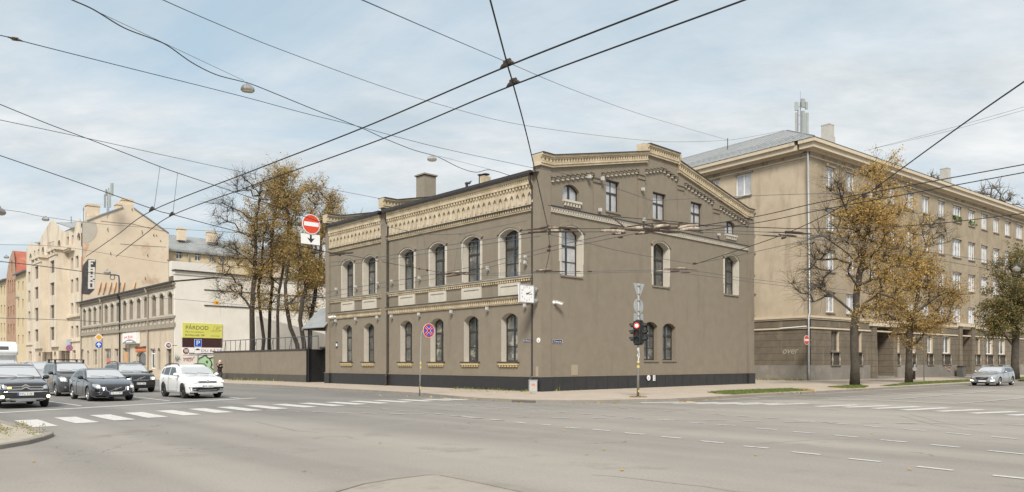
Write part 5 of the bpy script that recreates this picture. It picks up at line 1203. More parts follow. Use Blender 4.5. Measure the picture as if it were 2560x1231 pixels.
# ------------------------------------------------------------------ lettering
def text_mb(txt,w,h,mode='fit'):
    """triangulated glyph outlines of the default font scaled into w x h, as (2D verts, faces)"""
    cu=bpy.data.curves.new('tmp_text','FONT'); cu.body=txt; o=bpy.data.objects.new('tmp_text',cu); COL.objects.link(o)
    dg=bpy.context.evaluated_depsgraph_get(); me=bpy.data.meshes.new_from_object(o.evaluated_get(dg))
    vs=[(v.co.x,v.co.y) for v in me.vertices]; fs=[tuple(p.vertices) for p in me.polygons]
    bpy.data.objects.remove(o); bpy.data.curves.remove(cu); bpy.data.meshes.remove(me)
    x0=min(v[0] for v in vs);x1=max(v[0] for v in vs);y0=min(v[1] for v in vs);y1=max(v[1] for v in vs)
    sx=w/(x1-x0); sy=h/(y1-y0)
    return [((x-x0)*sx,(y-y0)*sy) for x,y in vs],fs
def put_text(mb,txt,o,r,u,x,y,w,h,nrm,off=.004,m=0,shear=0):
    vs,fs=text_mb(txt,w,h); mb.add([o+r*(x+a+shear*b)+u*(y+b)+nrm*off for a,b in vs],fs,m)

# ------------------------------------------------------------------ cars
def paint(name,c,metal=.5,rough=.3,coat=1.0):
    m=pm(name,c,rough=rough,metal=metal,coat=coat); m.node_tree.nodes['Principled BSDF'].inputs['Coat IOR'].default_value=1.65; return m
RUBBER=pm('tyre_rubber',(.016,.016,.016),(.025,.025,.025),9,.85); RIM=pm('alloy_rim',(.42,.42,.43),rough=.3,metal=.85); RIMD=pm('dark_rim',(.10,.10,.10),rough=.35,metal=.8)
TRIM=pm('black_plastic',(.014,.014,.015),(.02,.02,.021),30,.55); CHROME=pm('chrome',(.75,.75,.76),rough=.12,metal=1.0)
CGLASS=pm('car_glass',(.012,.014,.014),rough=.03,spec=.8,ior=1.9); CGLASS_F=pm('windscreen_glass',(.86,.87,.87),rough=.06,metal=.95,spec=.8,ior=1.8)
LENS=pm('lamp_lens',(.55,.56,.56),(.30,.31,.31),14,.08,spec=.6,coat=1.0,metal=.4); LIT=pm('lit_warm_lamp',(.9,.85,.7),emit=(1.0,.86,.58),estr=2.2); LITW=pm('lit_white_lamp',(.9,.9,.9),emit=(.95,.95,1.0),estr=1.8); AMBER=pm('lit_amber_lamp',(.8,.4,.1),emit=(1.0,.45,.10),estr=1.6)
PLATE=pm('plate_white',(.72,.72,.70),rough=.5); PBLUE=pm('plate_blue',(.03,.07,.40),rough=.5); INK=pm('black_ink',(.02,.02,.02),rough=.6); UNDER=pm('underbody',(.008,.008,.008),rough=.9)
def herm(pts):
    n=len(pts); d=[(pts[i+1][1]-pts[i][1])/(pts[i+1][0]-pts[i][0]) for i in range(n-1)]; m=[d[0]]+[0 if d[i-1]*d[i]<=0 else 2*d[i-1]*d[i]/(d[i-1]+d[i]) for i in range(1,n-1)]+[d[-1]]
    def f(x):
        if x<=pts[0][0]: return pts[0][1]
        for i in range(n-1):
            if x<=pts[i+1][0]:
                h=pts[i+1][0]-pts[i][0]; t=(x-pts[i][0])/h
                return (2*t**3-3*t*t+1)*pts[i][1]+(t**3-2*t*t+t)*h*m[i]+(-2*t**3+3*t*t)*pts[i+1][1]+(t**3-t*t)*h*m[i+1]
        return pts[-1][1]
    return f
def car(label,S,loc,heading,group):
    """a car in its own coordinates: x forward, front bumper at x=+L/2, wheels on z=0"""
    L,W,Hh,wb,fo,wr=S['L'],S['W'],S['H'],S['wb'],S['fo'],S['wr']
    root=thing('car',label,'car',(0,0,0),group)
    top=herm(S['top']); belt=herm(S['belt']); zl=S.get('zl',.22); tum=S.get('tum',.30); fr=S.get('fr',.80); rr_=S.get('rr',.86)
    ax=[fo,fo+wb]; Ra=wr+.055
    xs=sorted(set([0,.02,.05,.09,.14,.2,.28]+[.06*i for i in range(6,int(L/.06))]+[L-.2,L-.1,L-.04,L]+[a+Ra*math.sin(R(t)) for a in ax for t in range(-90,91,10)]))
    def hw(x):
        k=W/2
        if x<.85: k*=1-(1-fr)*((.85-x)/.85)**2.6
        if x>L-.6: k*=1-(1-rr_)*((x-L+.6)/.6)**2.4
        return k
    rows=[]
    for x in xs:
        w=hw(x); zt=top(x); zb=min(belt(x),zt-.03); zs=zl+(.06 if x<.15 else 0); arch=False
        for a in ax:
            if abs(x-a)<Ra-1e-4: zs=max(zs,wr*.98+math.sqrt(Ra*Ra-(x-a)**2)); arch=True
        zs=min(zs,zb-.05); zlow=min(zl,zs)
        g=zt-zb; wrf=.945*w-g*tum; pr=[]
        P_=[(0,zlow),(w*.60,zlow),(w*.60,zs),(w*.955,zs)]
        hs=zb-zl
        for t in (.12,.30,.5,.68,.82,.93,1.0):
            z=zl+hs*t
            z=max(z,zs+.002*t)
            y=w*(1-.045*abs(t-.45)**2*3.2-(.02 if t>.75 else 0)*(t-.75)*4)
            P_.append((y,z))
        y0=P_[-1][0]
        if g>.12:
            for t in (.06,.35,.68,.9): P_.append((y0+(wrf-y0)*t-.012*math.sin(math.pi*t)*-1,zb+(g-.05)*t))
            P_+= [(wrf-.035,zt-.028),(wrf*.80,zt-.010),(wrf*.45,zt-.002),(0,zt)]
        else:
            for t in (.15,.35,.6,.85): P_.append((y0*(1-.035*t),zb+g*.55*t))
            P_+= [(y0*.93,zb+g*.66),(y0*.78,zb+g*.85),(y0*.42,zb+g*.97),(0,zt)]
        rows.append((x,P_))
    n=len(rows[0][1]); mb=MB(); X=lambda x:L/2-x
    vs=[];m=2*n-2
    for x,P_ in rows:
        ring=[V((X(x),y,z)) for y,z in P_]+[V((X(x),-y,z)) for y,z in P_[-2:0:-1]]
        vs+=ring
    fs=[];ms=[]
    for i in range(len(rows)-1):
        for j in range(m):
            k=(j+1)%m; fs.append((i*m+j,i*m+k,(i+1)*m+k,(i+1)*m+j)); jj=j if j<n-1 else m-1-j; ms.append(1 if jj<3 else 0)
    fs.append(tuple(range(m))); ms.append(0); fs.append(tuple((len(rows)-1)*m+j for j in range(m-1,-1,-1))); ms.append(0)
    mb.v=vs; mb.f=fs; mb.m=ms
    body=mb.build('body',[S['paint'],UNDER],root,smooth=True); recalc(body)
    bvh=BVHTree.FromPolygons([tuple(v) for v in vs],fs)
    def patch(name,poly,axis,mat,off=.006,cuts=3,parent=None,edge=.02):
        """panel that lies on the body: outline given in the plane seen from 'axis'"""
        bm=bmesh.new(); fv=[bm.verts.new((a,b,0)) for a,b in poly]; bm.faces.new(fv); bmesh.ops.triangulate(bm,faces=bm.faces)
        bmesh.ops.subdivide_edges(bm,edges=bm.edges,cuts=cuts,use_grid_fill=True)
        ok=True
        for v in bm.verts:
            a,b=v.co.x,v.co.y
            if axis=='f': o,d=V((4,a,b)),V((-1,0,0))
            elif axis=='b': o,d=V((-4,a,b)),V((1,0,0))
            elif axis=='l': o,d=V((a,3,b)),V((0,-1,0))
            elif axis=='r': o,d=V((a,-3,b)),V((0,1,0))
            else: o,d=V((a,b,4)),V((0,0,-1))
            h=bvh.ray_cast(o,d)
            if h[0] is None:
                h=bvh.find_nearest(V((o.x if axis not in 'fb' else (1.8 if axis=='f' else -1.8),o.y if axis not in 'lr' else (.8 if axis=='l' else -.8),o.z if axis!='t' else 1)))
                nn=h[1]
            else: nn=h[1]
            if nn.dot(d)>0: nn=-nn
            v.co=h[0]+(nn*.6-d*.4).normalized()*off
        bm.verts.index_update()
        q=MB(); q.v=[v.co.copy() for v in bm.verts]; q.f=[[v.index for v in f.verts] for f in bm.faces]; q.m=[0]*len(q.f)
        # give the panel an edge
        dd={'f':V((-1,0,0)),'b':V((1,0,0)),'l':V((0,-1,0)),'r':V((0,1,0)),'t':V((0,0,-1))}[axis]*edge
        for e in bm.edges:
            if len(e.link_faces)==1:
                a,b=e.verts; q.quad(a.co,b.co,b.co+dd,a.co+dd)
        bm.free()
        return q.build(name,mat,parent or root,smooth=True)
    def both(name,poly,axis,mat,**k):
        r=[patch(name,poly,axis,mat,**k)]
        if axis in 'fb': r.append(patch(name,[(-a,b) for a,b in poly][::-1],axis,mat,**k))
        else: r.append(patch(name,poly,'r' if axis=='l' else 'l',mat,**k))
        return r
    # glass
    ws=S['ws']       # windscreen: cowl x, header x
    zc_,zh=top(ws[0])+.015,top(ws[1])-.03
    def roofw(x): return .945*hw(x)-(top(x)-min(belt(x),top(x)-.03))*tum
    a0=roofw(ws[0])*.93; a1=roofw(ws[1])*.90
    wsg=patch('windscreen',[(-a0,zc_),(-a0*.5,zc_-.012),(0,zc_-.018),(a0*.5,zc_-.012),(a0,zc_),(a1,zh),(a1*.5,zh+.012),(0,zh+.014),(-a1*.5,zh+.012),(-a1,zh)],'f',CGLASS_F,cuts=4)
    mb=MB()
    for y0,y1 in ((-.05,-.62),(.55,-.02)):
        h0=bvh.ray_cast(V((4,y0,zc_+.02)),V((-1,0,0)))[0]; h1=bvh.ray_cast(V((4,y1,zc_+.07)),V((-1,0,0)))[0]
        if h0 and h1: mb.tube([h0+V((.03,0,.0)),h0.lerp(h1,.5)+V((.03,0,.02)),h1+V((.025,0,.015))],.006,5)
    if mb.f: mb.build('wiper',TRIM,root)
    for poly in S['sidewin']:
        both('side_window',[(X(x),z) for x,z in poly],'l',CGLASS)
    rw=S.get('rearwin')
    if rw: patch('rear_window',[(-.55,rw[0]),(.55,rw[0]),(.47,rw[1]),(-.47,rw[1])],'b',CGLASS)
    # wheels
    for a in ax:
        for sg in (1,-1):
            c=V((X(a),sg*(W/2-.115),wr)); t=MB(); d=V((0,sg,0))
            t.lathe(c,d,[(wr*.70,-.10),(wr*.93,-.11),(wr,-.085),(wr,.085),(wr*.93,.105),(wr*.70,.09)],26); w_=t.build('wheel',RUBBER,root,smooth=True); WL[w_.name]=V((0,0,0))
            r=MB(); r.lathe(c,d,[(wr*.72,.02),(wr*.72,.094),(wr*.66,.098),(wr*.63,.07),(wr*.60,.0)],26); r.lathe(c,d,[(.001,.08),(.06,.08),(.075,.05)],12)
            r.lathe(c,d,[(wr*.6,.0),(.001,.0)],16,1)
            for k in range(5):
                an=2*math.pi*k/5+a; u=V((math.cos(an),0,math.sin(an))); v=V((-math.sin(an),0,math.cos(an)))
                for s2 in (-1,1):
                    p0=c+d*.075+u*.03+v*s2*.022; p1=c+d*.085+u*wr*.67+v*s2*wr*.16
                    r.box8([p0-v*.017-d*.02,p1-v*.02-d*.02,p1+v*.02-d*.02,p0+v*.017-d*.02,p0-v*.017,p1-v*.02,p1+v*.02,p0+v*.017])
            r.build('rim',[S.get('rim',RIM),UNDER],w_)
    # mirrors
    for sg in (1,-1):
        xm=X(ws[0]+.28); zm=belt(ws[0]+.3)+.10; ym=sg*(hw(ws[0]+.3)*.955+.13)
        m_=MB(); m_.sphere((xm,ym,zm),.115,12,0,(.75,1.05,.72)); m_.tube([(xm-.02,ym-sg*.05,zm-.05),(xm-.04,ym-sg*.2,zm-.08)],.03,6,1)
        m_.build('mirror',[S.get('mirror',S['paint']),TRIM],root,smooth=True)
    # door handles and shut lines
    for x in S['handles']:
        for sg in (1,-1):
            z=belt(x)-.13; h=bvh.ray_cast(V((X(x),sg*3,z)),V((0,-sg,0)))[0]
            if h: m_=MB(); m_.tube([h+V((-.09,sg*.01,0)),h+V((-.05,sg*.035,0)),h+V((.05,sg*.035,0)),h+V((.09,sg*.01,0))],.014,6); m_.build('door_handle',S['paint'],root)
    for xa,xb,z0,z1 in S.get('doors',[]):
        for sg in (1,-1):
            pts=[(xa,z1),(xa-.02,(z0+z1)/2),(xa+.06,z0),(xb-.05,z0),(xb,(z0+z1)/2),(xb,z1)]; q=[]
            for i in range(len(pts)-1):
                for k in range(5):
                    t=k/5; x=pts[i][0]+(pts[i+1][0]-pts[i][0])*t; z=pts[i][1]+(pts[i+1][1]-pts[i][1])*t
                    h=bvh.ray_cast(V((X(x),sg*3,z)),V((0,-sg,0)))[0]
                    if h: q.append(h+V((0,sg*.001,0)))
            if len(q)>3: m_=MB(); m_.tube(q,.007,4); m_.build('door_seam',TRIM,root)
    # front details given per car
    for nm,poly,mat,mir,kw in S['front']:
        (both if mir else patch)(nm,poly,'f',mat,**kw)
    for nm,poly,mat,mir,kw in S.get('side',[]):
        both(nm,[(X(x),z) for x,z in poly],'l',mat,**kw)
    pz=S['plate_z']; h=bvh.ray_cast(V((4,0,pz)),V((-1,0,0)))[0]; xf=h.x+.02
    m_=MB(); m_.box8([V((xf-.05,-.26,pz-.057)),V((xf-.05,.26,pz-.057)),V((xf,.26,pz-.057)),V((xf,-.26,pz-.057)),V((xf-.05,-.26,pz+.057)),V((xf-.05,.26,pz+.057)),V((xf,.26,pz+.057)),V((xf,-.26,pz+.057))])
    e=V((xf+.002,0,0)); m_.quad(e+V((0,-.26,pz-.055)),e+V((0,-.215,pz-.055)),e+V((0,-.215,pz+.055)),e+V((0,-.26,pz+.055)),1)
    if S.get('plate'): put_text(m_,S['plate'],V((xf,0,pz)),V((0,1,0)),V((0,0,1)),-.19,-.035,.42,.07,V((1,0,0)),.003,2)
    m_.build('number_plate',[PLATE,PBLUE,INK],root)
    if S.get('emblem'): S['emblem'](root,bvh)
    if S.get('rails'):
        for sg in (1,-1):
            q=[]; x0,x1=S['rails']
            for k in range(9):
                x=x0+(x1-x0)*k/8; y=roofw(x)-.05; q.append(V((X(x),sg*y,top(x)+(.0 if k in(0,8) else .045))))
            m_=MB(); m_.tube(q,.022,6); m_.build('roof_rail',S.get('railmat',TRIM),root)
    if S.get('bars'):
        for x in S['bars']:
            y=roofw(x)-.02; z=top(x); m_=MB(); m_.box8([V((X(x)+sx,sy,z+sz)) for sz in (.10,.135) for sx,sy in ((-.04,-y-.04),(.04,-y-.04),(.04,y+.04),(-.04,y+.04))]); 
            for sg in (1,-1): m_.box8([V((X(x)+sx,sg*(y+sy),z+sz)) for sz in (-.06,.12) for sx,sy in ((-.05,-.06),(.05,-.06),(.05,.02),(-.05,.02))])
            m_.build('roof_bar',TRIM,root)
    root.location=loc; root.rotation_euler=(0,0,math.atan2(heading.y,heading.x))
    return root
def place(front_axle_mid,heading,S):
    return V((front_axle_mid.x,front_axle_mid.y,0))-heading*(S['L']/2-S['fo'])
def bar_emblem(z,w,h,round_=True):
    def f(root,bvh):
        m=MB(); hx=lambda y,zz:(bvh.ray_cast(V((4,y,zz)),V((-1,0,0)))[0] or V((2,y,zz))).x+.022
        a,b=V((hx(-w,z-h),-w,z-h)),V((hx(w,z+h),w,z+h)); c=V((hx(0,z),0,z))
        u=V((0,-h,w)).normalized()*.018
        for p,q in ((a,c),(c,b)): m.quad(p-u,q-u,q+u,p+u); m.prism([p-u,q-u,q+u,p+u],V((-.02,0,0)))
        if round_: m.lathe(c,V((1,0,0)),[(.055,-.02),(.055,.012),(.04,.012),(.04,.0)],18)
        m.build('emblem',CHROME,root)
    return f
def ring_emblem(z,r,inner):
    def f(root,bvh):
        m=MB(); x=bvh.ray_cast(V((4,0,z)),V((-1,0,0)))[0].x+.02; c=V((x,0,z)); m.lathe(c,V((1,0,0)),[(r,-.03),(r,.008),(r*.84,.008),(r*.84,-.01),(.001,-.01)],24)
        for pts in inner: m.tube([c+V((.0,y*r,zz*r)) for y,zz in pts],r*.075,5)
        m.build('emblem',CHROME,root)
    return f
def chevrons(z,w,g):
    def f(root,bvh):
        m=MB()
        for dz in (0,g):
            q=[]
            for y,zz in ((-w,-.02),(-.14,-.015),(0,.07),(.14,-.015),(w,-.02)):
                h=bvh.ray_cast(V((4,y,z+dz)),V((-1,0,0)))[0]; q.append(V((h.x+.012,y,z+dz+zz)))
            for p0,p1 in zip(q,q[1:]):
                t=V((0,0,.026)); m.prism([p0-t,p1-t,p1+t,p0+t],V((-.03,0,0)))
        m.build('emblem',CHROME,root)
    return f
GC='cars waiting at the stop line'
hd=-dL
S_white=dict(L=4.50,W=1.84,H=1.67,wb=2.68,fo=.90,wr=.355,zl=.24,fr=.84,top=[(0,.72),(.04,.83),(.12,.95),(.4,1.04),(.9,1.10),(1.18,1.14),(1.9,1.56),(2.2,1.64),(2.8,1.67),(3.7,1.62),(4.1,1.52),(4.38,1.10),(4.46,.9),(4.5,.7)],belt=[(0,.69),(.12,.88),(.35,.96),(1.2,1.05),(4.2,1.13),(4.5,.68)],
 ws=(1.22,1.98),sidewin=[[(1.75,1.10),(2.78,1.12),(2.80,1.53),(2.25,1.50)],[(2.88,1.12),(3.65,1.14),(3.62,1.49),(2.88,1.53)],[(3.73,1.15),(4.02,1.2),(3.9,1.44),(3.72,1.48)]],rearwin=(1.18,1.5),handles=(2.6,3.5),doors=[(1.55,2.84,.34,1.08),(2.84,3.62,.34,1.1)],
 front=[('headlight',[(.42,.76),(.82,.74),(.86,.86),(.44,.85)],LENS,True,{}),('headlight_strip',[(.50,.82),(.82,.815),(.83,.845),(.52,.845)],LITW,True,dict(off=.014)),('indicator',[(.46,.765),(.62,.76),(.62,.785),(.46,.79)],AMBER,False,dict(off=.014)),('grille',[(-.42,.755),(.42,.755),(.42,.86),(-.42,.86)],TRIM,False,{}),('grille_bar',[(-.44,.835),(.44,.835),(.44,.85),(-.44,.85)],CHROME,False,dict(off=.016)),('grille_bar',[(-.44,.79),(.44,.79),(.44,.805),(-.44,.805)],CHROME,False,dict(off=.016)),
  ('lower_intake',[(-.78,.34),(.78,.34),(.84,.56),(.55,.56),(.45,.47),(-.45,.47),(-.55,.56),(-.84,.56)],TRIM,False,{}),('bumper_lip',[(-.80,.30),(.80,.30),(.80,.335),(-.80,.335)],CHROME,False,dict(off=.02)),('intake_bar',[(-.44,.40),(.44,.40),(.44,.42),(-.44,.42)],CHROME,False,dict(off=.014)),('fog_lamp',[(.56,.42),(.72,.42),(.74,.47),(.58,.47)],LENS,True,dict(off=.012))],
 plate_z=.60,plate='EE-480',paint=paint('white_car_paint',(.80,.80,.79),0,.25),rim=RIMD,emblem=ring_emblem(.815,.085,[[(-.5,.6),(-.2,.05),(0,.5),(.2,.05),(.5,.6)],[(-.72,.2),(-.35,-.7),(0,.0),(.35,-.7),(.72,.2)]]),rails=(1.95,3.95))
p0=(G(453,997)+G(550,993.5))/2
car('white crossover with lit headlamps, first in the lane nearest the pavement',S_white,place(p0,hd,S_white),hd,GC)
S_sed=dict(L=4.63,W=1.865,H=1.49,wb=2.78,fo=.97,wr=.335,zl=.20,fr=.74,top=[(0,.58),(.04,.68),(.12,.77),(.5,.88),(1.1,.98),(1.42,1.03),(2.2,1.41),(2.55,1.475),(3.0,1.49),(3.6,1.41),(4.15,1.14),(4.45,1.06),(4.58,.9),(4.63,.6)],belt=[(0,.55),(.12,.70),(.5,.80),(1.4,.95),(4.2,1.02),(4.63,.58)],
 ws=(1.47,2.25),sidewin=[[(1.95,1.0),(2.85,1.03),(2.85,1.36),(2.5,1.35)],[(2.93,1.03),(3.72,1.05),(3.5,1.30),(2.93,1.37)]],rearwin=(1.12,1.36),handles=(2.65,3.45),doors=[(1.7,2.89,.30,.98),(2.89,3.7,.30,1.0)],
 front=[('headlight',[(.56,.62),(.74,.56),(.86,.70),(.84,.80),(.66,.78)],LENS,True,{}),('headlight_bulb',[(.66,.64),(.73,.64),(.73,.70),(.66,.70)],LIT,True,dict(off=.016,cuts=1)),('grille',[(-.44,.66),(.44,.66),(.38,.50),(.24,.44),(-.24,.44),(-.38,.50)],TRIM,False,{}),('grille_frame',[(.41,.66),(.45,.66),(.40,.49),(.25,.425),(.25,.45),(.37,.50)],CHROME,True,dict(off=.016)),('marker_lamp',[(.48,.64),(.53,.64),(.52,.50),(.47,.54)],LITW,True,dict(off=.014)),
  ('lower_intake',[(-.42,.21),(.42,.21),(.36,.30),(-.36,.30)],TRIM,False,{}),('fog_surround',[(.54,.42),(.78,.36),(.80,.44),(.74,.33),(.60,.33)],CHROME,True,dict(off=.012)),('fog_surround',[(.56,.41),(.77,.41),(.74,.345),(.61,.345)],TRIM,True,dict(off=.016))],
 plate_z=.375,plate='KJ-1136',paint=paint('dark_blue_grey_paint',(.020,.021,.029),.5,.25),emblem=bar_emblem(.56,.26,.09),mirror=TRIM)
p0=(G(219,1003.7)+G(327.5,1000))/2
car('dark saloon with chrome diagonal grille bar, first in the middle lane',S_sed,place(p0,hd,S_sed),hd,GC)
S_suv=dict(L=4.80,W=1.90,H=1.77,wb=2.86,fo=.92,wr=.37,zl=.25,fr=.80,top=[(0,.76),(.04,.90),(.12,1.02),(.4,1.10),(1.1,1.16),(1.3,1.19),(1.95,1.64),(2.3,1.74),(3,1.77),(4,1.72),(4.45,1.62),(4.7,1.15),(4.77,.95),(4.8,.7)],belt=[(0,.73),(.12,.93),(.4,1.0),(1.3,1.10),(4.5,1.16),(4.8,.68)],
 ws=(1.34,2.0),sidewin=[[(1.85,1.16),(2.75,1.18),(2.76,1.62),(2.28,1.60)],[(2.84,1.18),(3.6,1.19),(3.6,1.60),(2.84,1.63)],[(3.68,1.2),(4.3,1.22),(4.2,1.54),(3.68,1.59)]],rearwin=(1.22,1.6),handles=(2.55,3.4),doors=[(1.6,2.8,.36,1.12),(2.8,3.62,.36,1.14)],
 front=[('headlight',[(.50,.74),(.84,.72),(.88,.90),(.80,.95),(.52,.92)],LENS,True,{}),('headlight_bulb',[(.62,.78),(.74,.78),(.74,.88),(.62,.88)],LIT,True,dict(off=.016,cuts=1)),('grille',[(-.42,.74),(.42,.74),(.40,.95),(-.40,.95)],TRIM,False,{}),('grille_frame',[(-.44,.72),(.44,.72),(.44,.745),(-.44,.745)],CHROME,False,dict(off=.014)),('bumper',[(-.82,.30),(.82,.30),(.86,.62),(.5,.66),(-.5,.66),(-.86,.62)],TRIM,False,{}),('lower_intake',[(-.5,.28),(.5,.28),(.46,.42),(-.46,.42)],UNDER,False,dict(off=.014))],
 plate_z=.53,plate='KE-98',paint=paint('black_green_paint',(.016,.017,.016),.5,.22),emblem=bar_emblem(.845,.24,.09,True),rails=(1.95,4.3),mirror=TRIM)
p0=G(377,980)-dR*.82
car('dark off-roader with one lit headlamp, second in the lane nearest the pavement',S_suv,place(p0,hd,S_suv),hd,GC)
S_van=dict(L=4.38,W=1.81,H=1.80,wb=2.73,fo=.88,wr=.325,zl=.20,fr=.78,tum=.22,top=[(0,.70),(.04,.86),(.14,1.0),(.5,1.12),(.95,1.24),(1.08,1.28),(1.75,1.70),(2.1,1.79),(3,1.80),(4.0,1.78),(4.22,1.68),(4.34,1.1),(4.38,.6)],belt=[(0,.66),(.14,.88),(.5,1.0),(1.1,1.10),(4.2,1.14),(4.38,.58)],
 ws=(1.10,1.80),sidewin=[[(1.75,1.14),(2.5,1.16),(2.52,1.62),(2.05,1.62)],[(2.6,1.16),(3.4,1.16),(3.4,1.63),(2.6,1.63)],[(3.5,1.17),(4.1,1.18),(4.05,1.6),(3.5,1.63)]],rearwin=(1.2,1.6),handles=(2.35,3.2),doors=[(1.45,2.55,.32,1.10),(2.55,3.45,.32,1.12)],
 front=[('headlight',[(.52,.76),(.80,.78),(.84,1.0),(.72,1.04),(.54,.92)],LENS,True,{}),('headlight_bulb',[(.62,.82),(.76,.82),(.76,.94),(.62,.94)],LIT,True,dict(off=.016,cuts=1)),('grille',[(-.40,.80),(.40,.80),(.42,.88),(-.42,.88)],TRIM,False,{}),('bumper',[(-.78,.28),(.78,.28),(.82,.66),(-.82,.66)],TRIM,False,{}),('fog_lamp',[(.58,.44),(.66,.44),(.66,.52),(.58,.52)],LENS,True,dict(off=.016,cuts=1))],
 side=[('side_graphic',[(1.7,.72),(2.4,.62),(2.5,.92),(2.0,.98),(1.75,.92)],pm('faded_mural',(.32,.20,.10),(.10,.12,.08),5,.4,c3=(.45,.15,.05),s3=4,t3=.55),True,{})],
 plate_z=.58,plate=None,paint=paint('dark_grey_van_paint',(.028,.028,.027),.4,.3),bars=(2.0,3.4),mirror=TRIM)
p0=G(146,991)+dR*.75
car('dark grey van with roof bars and coloured side mural, second in the middle lane',S_van,place(p0,hd,S_van),hd,GC)
S_cit=dict(L=4.64,W=1.81,H=1.72,wb=2.67,fo=.95,wr=.36,zl=.25,fr=.86,top=[(0,.72),(.04,.84),(.12,.96),(.5,1.04),(1.1,1.12),(1.32,1.16),(1.95,1.58),(2.3,1.69),(3,1.72),(3.9,1.66),(4.3,1.55),(4.55,1.1),(4.6,.9),(4.64,.7)],belt=[(0,.69),(.12,.88),(.5,.95),(1.3,1.05),(4.4,1.12),(4.64,.66)],
 ws=(1.36,2.05),sidewin=[[(1.9,1.1),(2.8,1.12),(2.8,1.57),(2.33,1.55)],[(2.88,1.12),(3.6,1.14),(3.6,1.55),(2.88,1.58)],[(3.68,1.15),(4.2,1.17),(4.1,1.48),(3.68,1.54)]],rearwin=(1.2,1.52),handles=(2.6,3.4),doors=[(1.65,2.84,.34,1.06),(2.84,3.62,.34,1.08)],
 front=[('headlight',[(.56,.74),(.86,.74),(.89,.86),(.80,.94),(.60,.86)],LENS,True,{}),('indicator',[(-.58,.77),(-.46,.77),(-.46,.82),(-.58,.82)],AMBER,False,dict(off=.016,cuts=1)),('grille',[(-.52,.72),(.52,.72),(.52,.86),(-.52,.86)],TRIM,False,{}),('lower_grille',[(-.70,.40),(.70,.40),(.84,.68),(-.84,.68)],TRIM,False,{}),('bumper_trim',[(-.86,.63),(-.3,.61),(.3,.61),(.86,.63),(.86,.65),(-.86,.65)],CHROME,False,dict(off=.016)),('skid_plate',[(-.60,.27),(.60,.27),(.66,.36),(.5,.385),(-.5,.385),(-.66,.36)],RIM,False,dict(off=.014)),('fog_lamp',[(.70,.40),(.78,.40),(.80,.47),(.78,.50),(.70,.50)],LIT,True,dict(off=.02,cuts=1))],
 plate_z=.555,plate='MN-3181',paint=paint('black_car_paint',(.010,.010,.013),.4,.22),emblem=chevrons(.75,.58,.085),rails=(2.1,4.2),railmat=CHROME,mirror=TRIM)
p0=G(111,1016.7)-dR*.80
car('black crossover with double chevron grille, lit fog lamps and flashing indicator at the left edge',S_cit,place(p0,hd,S_cit),hd,GC)
S_mpv=dict(S_van); S_mpv.update(front=S_van['front'][:3],side=[],paint=paint('silver_car_paint',(.50,.51,.52),.7,.3),bars=None,rails=(2.0,4.0),railmat=CHROME,H=1.82,mirror=None)
S_mpv['mirror']=S_mpv['paint']
p0=G(146,991)+dR*.75+dL*7.2
car('silver people carrier almost hidden between the black crossover and the dark van',S_mpv,place(p0,hd,S_mpv),hd,GC)
S_est=dict(S_sed); S_est.update(top=[(0,.58),(.04,.68),(.12,.77),(.5,.88),(1.1,.98),(1.42,1.03),(2.2,1.41),(2.55,1.475),(3.0,1.49),(3.8,1.45),(4.2,1.34),(4.5,1.05),(4.58,.9),(4.63,.6)],paint=paint('silver_estate_paint',(.42,.43,.44),.75,.28),mirror=None,plate='HG-7',rearwin=None,
 sidewin=[[(1.95,1.0),(2.85,1.03),(2.85,1.36),(2.5,1.35)],[(2.93,1.03),(3.65,1.05),(3.6,1.34),(2.93,1.37)],[(3.72,1.06),(4.25,1.12),(4.1,1.27),(3.7,1.33)]],
 front=[f for f in S_sed['front'] if f[0] in('headlight','grille','lower_intake')]+[('day_lamp',[(.58,.37),(.78,.40),(.80,.46),(.60,.43)],LITW,True,dict(off=.016,cuts=1))],rails=(2.3,4.1),railmat=CHROME)
S_est['mirror']=S_est['paint']; S_est['plate']=None
hr=-V((.765,.645,0)).normalized()
p0=G(2466,964.8)
car('silver estate car with lit day lamps driving along the right-hand street',S_est,place(p0,hr,S_est),hr,None)

# ---- white camper van behind the queue
cv=thing('camper_van','white camper van with tall cab-over body at the far left edge','camper van',(0,0,0),None)
mb=MB(); CW=1.12
prof=[(2.9,.45),(2.95,.85),(2.75,1.25),(2.15,1.50),(1.80,2.18),(2.25,2.24),(2.40,2.45),(2.25,2.85),(1.7,3.12),(1.3,3.16),(-2.9,3.16),(-3.0,3.05),(-3.0,.45)]
for i in range(len(prof)):
    pass
mb.prism([V((x,-CW,z)) for x,z in prof],V((0,2*CW,0)))
CP=paint('camper_white',(.78,.78,.77),0,.35); bo=mb.build('body',CP,cv)
bm=bmesh.new(); bm.from_mesh(bo.data); bmesh.ops.recalc_face_normals(bm,faces=bm.faces); bmesh.ops.bevel(bm,geom=[e for e in bm.edges if e.calc_face_angle(0)>.9],offset=.12,segments=3,affect='EDGES',profile=.5); bm.to_mesh(bo.data); bm.free()
mb=MB(); mb.prism([V((2.15,-.95,1.54)),V((2.15,.95,1.54)),V((1.84,.90,2.15)),V((1.84,-.90,2.15))],V((.04,0,.03))); mb.build('windscreen',CGLASS_F,cv)
mb=MB(); mb.prism([V((2.345,-.80,2.60)),V((2.345,.55,2.60)),V((2.265,.55,2.81)),V((2.265,-.80,2.81))],V((.03,0,.015))); mb.build('roof_window',CGLASS,cv)
